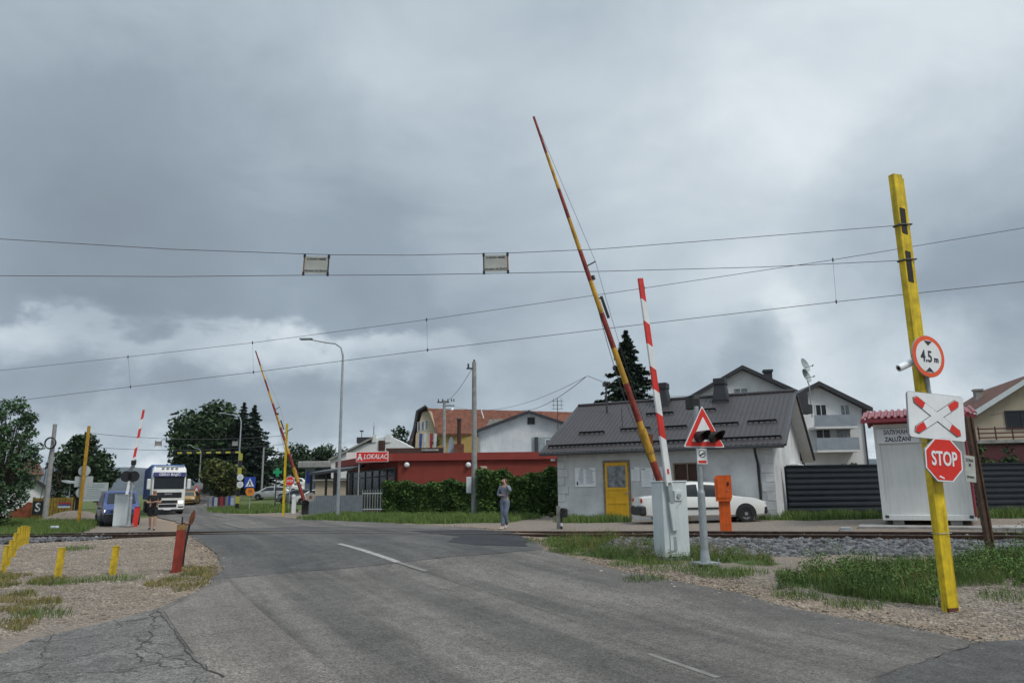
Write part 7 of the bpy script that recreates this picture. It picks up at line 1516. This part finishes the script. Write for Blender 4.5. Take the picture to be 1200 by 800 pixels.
for i, (px, top, w, Y_, lab) in enumerate(((322, 522, 44, 150, 'leftmost rounded tree on the skyline behind the far yellow post'), (350, 514, 52, 145, 'rounded dark tree on the skyline right of the far yellow post'), (380, 514, 56, 150, 'rounded dark tree on the skyline above the flat shop canopy'), (402, 524, 40, 155, 'small rounded tree on the skyline just left of the tall street lamp'), (310, 543, 36, 130, 'low dark tree behind the slim concrete pole'))):
    tree(px, Y_, top, w, lab, 'leaf_dark', .42, 85, clumps=36, group='rounded trees on the skyline', cr=.28, lowest=.0)
tree(468, 110, 495, 30, 'slender dark tree between the pale building and the cream hall', 'leaf_dark', .30, 75, clumps=30, group='trees behind the bar', cr=.26, lowest=.1)
tree(511, 78, 500, 14, 'narrow tree beside the flags at the cream hall', 'leaf_mid', .2, 75, clumps=16, group='trees behind the bar', cr=.35, lowest=.1)
b = gp(742, 52); conifer(742, 52, 386, 84, 'dark spruce standing alone behind the station roof', size=.18, tiers=36, per=15, group=None, base_frac=.3, ragged=.42)
# left edge
tree(-8, 37, 459, 92, 'light green feathery tree filling the left edge of the view', 'leaf_locust', .085, 62, clumps=230, group=None, cr=.13, lowest=-.04, name='locust_tree')
tree(-62, 40, 440, 90, 'dense green tree just beyond the left edge', 'leaf_locust', .16, 60, clumps=40, group=None, cr=.26, lowest=.05, name='locust_tree')
tree(90, 80, 506, 62, 'broad dark tree behind the leaning far yellow post', 'leaf_dark', .26, 90, clumps=70, group=G1, cr=.26, lowest=.02)
tree(118, 84, 522, 40, 'smaller dark tree rising behind the billboard', 'leaf_dark', .26, 90, clumps=45, group=G1, cr=.28, lowest=.02)
tree(66, 78, 522, 34, 'dark tree half hidden by the concrete pole with the cable coil', 'leaf_dark', .26, 90, clumps=36, group=G1, cr=.28, lowest=.02)
# hedges
def hedge(pxa, pxb, Y, top, label, depth=1.2, wav=.06, g='clipped hedges', leaf='leaf_thuja', size=.055, n=26000):
    a, b_ = gp(pxa, Y), gp(pxb, Y); L_ = (b_ - a).length; h = P((pxa + pxb)/2, top, Y).z - (a.z + b_.z)/2; t = thing('hedge', label, 'hedge', a, math.atan2(b_.y - a.y, b_.x - a.x), g)
    X = rng.uniform(0, L_, n); f = rng.choice(3, n, p=[.62, .26, .12]); Z = rng.uniform(0, 1, n); Yy = rng.uniform(0, 1, n)
    hh = h*(1 + wav*np.sin(X*2.2) + wav*.6*np.sin(X*5.3 + 1)); bulge = .13*np.abs(np.sin(X*math.pi/.85)) + .08*np.sin(Z*7 + X*3)
    x = X; y = np.where(f == 0, -bulge + rng.normal(0, .05, n), np.where(f == 1, Yy*depth, depth + rng.normal(0, .05, n))); z = np.where(f == 1, hh + rng.normal(0, .05, n), Z*hh); ends = rng.uniform(0, 1, n) < .06; x = np.where(ends, rng.choice([0, L_], n) + rng.normal(0, .06, n), x); y = np.where(ends, Yy*depth, y)
    quads_mesh('foliage', leafquads(np.stack([x, y, z], -1), size*1.7, .2), leaf, t)
    mb = MB(); 
    for i in range(max(1, int(L_/.85))): mb.cyl((.4 + i*.85, depth/2, -.1), (.4 + i*.85, depth/2, h*.8), .04, 'bark', n=5)
    mb.build('stems', t); k = 14; vs = []; 
    X2 = rng.uniform(.05, L_ - .05, n//2); quads_mesh('inner_foliage', leafquads(np.stack([X2, rng.uniform(.1, depth - .1, n//2), rng.uniform(0, h*.93, n//2)], -1), size*2.2, .2), leaf, t); return t
hedge(449, 553, 41.5, 567, 'long clipped green hedge between the bar fence and the concrete pole')
hedge(561, 654, 37, 556, 'taller bushy hedge between the concrete pole and the station', 1.4, .09, n=32000)
def bush(px, Y, top, wpx, label, leaf='leaf_mid', size=.10, n=20, cat='bush', lowest=.0, name='bush'):
    t = tree(px, Y, top, wpx, label, leaf, size, 90, clumps=n, group=None, cr=.34, lowest=lowest, name=name); t['category'] = cat; return t
bush(1002, 33, 530, 44, 'yellow green bush showing above the dark fence left of the cabin', 'leaf_yellow', .10, 26)
bush(1152, 34, 513, 38, 'green shrub above the dark fence before the beige house', 'leaf_mid', .09, 22)
bush(1194, 34, 520, 30, 'dark green shrub above the fence at the right edge', 'leaf_dark', .09, 18)
bush(646, 35, 598, 14, 'tiny yellow green shrub at the foot of the station corner', 'leaf_yellow', .05, 8)
bush(240, 80, 588, 22, 'low roadside shrub beside the yellow car', 'leaf_mid', .14, 12)
bush(604, 40, 552, 36, 'leafy climber top standing over the taller hedge', 'leaf_mid', .09, 14)

# ------------------------------------------------------------------ far hills and air
vs, fs = [], []; xs = np.linspace(-2600, 2600, 90)
for i, x in enumerate(xs):
    h = 100 + 22*math.sin(x*.0021 + 3.5) + 12*math.sin(x*.0063) + 5*math.sin(x*.017)
    for (dy, k) in ((-500, 0), (-300, .45), (-120, .85), (0, 1), (300, .6), (700, 0)): vs.append((x, 2700 + dy + 80*math.sin(x*.002), -4 + h*k + (2.5*math.sin(x*.05 + dy) if 0 < k < 1 else 0)))
fs = [(i*6+k, (i+1)*6+k, (i+1)*6+k+1, i*6+k+1) for i in range(len(xs)-1) for k in range(5)]
hl_ = sheet('hills', vs, fs, 'hill'); tag(hl_, None, None, None, 'structure')
HAZE = 1
if HAZE:
    hm = bpy.data.materials.new('haze'); hm.use_nodes = True; nt2 = hm.node_tree; nt2.nodes.clear(); v = nt2.nodes.new('ShaderNodeVolumePrincipled'); v.inputs['Color'].default_value = (.80, .88, 1.0, 1); v.inputs['Density'].default_value = .00009; v.inputs['Anisotropy'].default_value = .0
    oo = nt2.nodes.new('ShaderNodeOutputMaterial'); nt2.links.new(v.outputs[0], oo.inputs['Volume']); M['haze'] = hm
    mb = MB(); mb.box((0, 2050, 60), (6400, 4600, 150), 'haze'); hz = mb.build('haze', smooth=False); tag(hz, None, None, None, 'stuff')
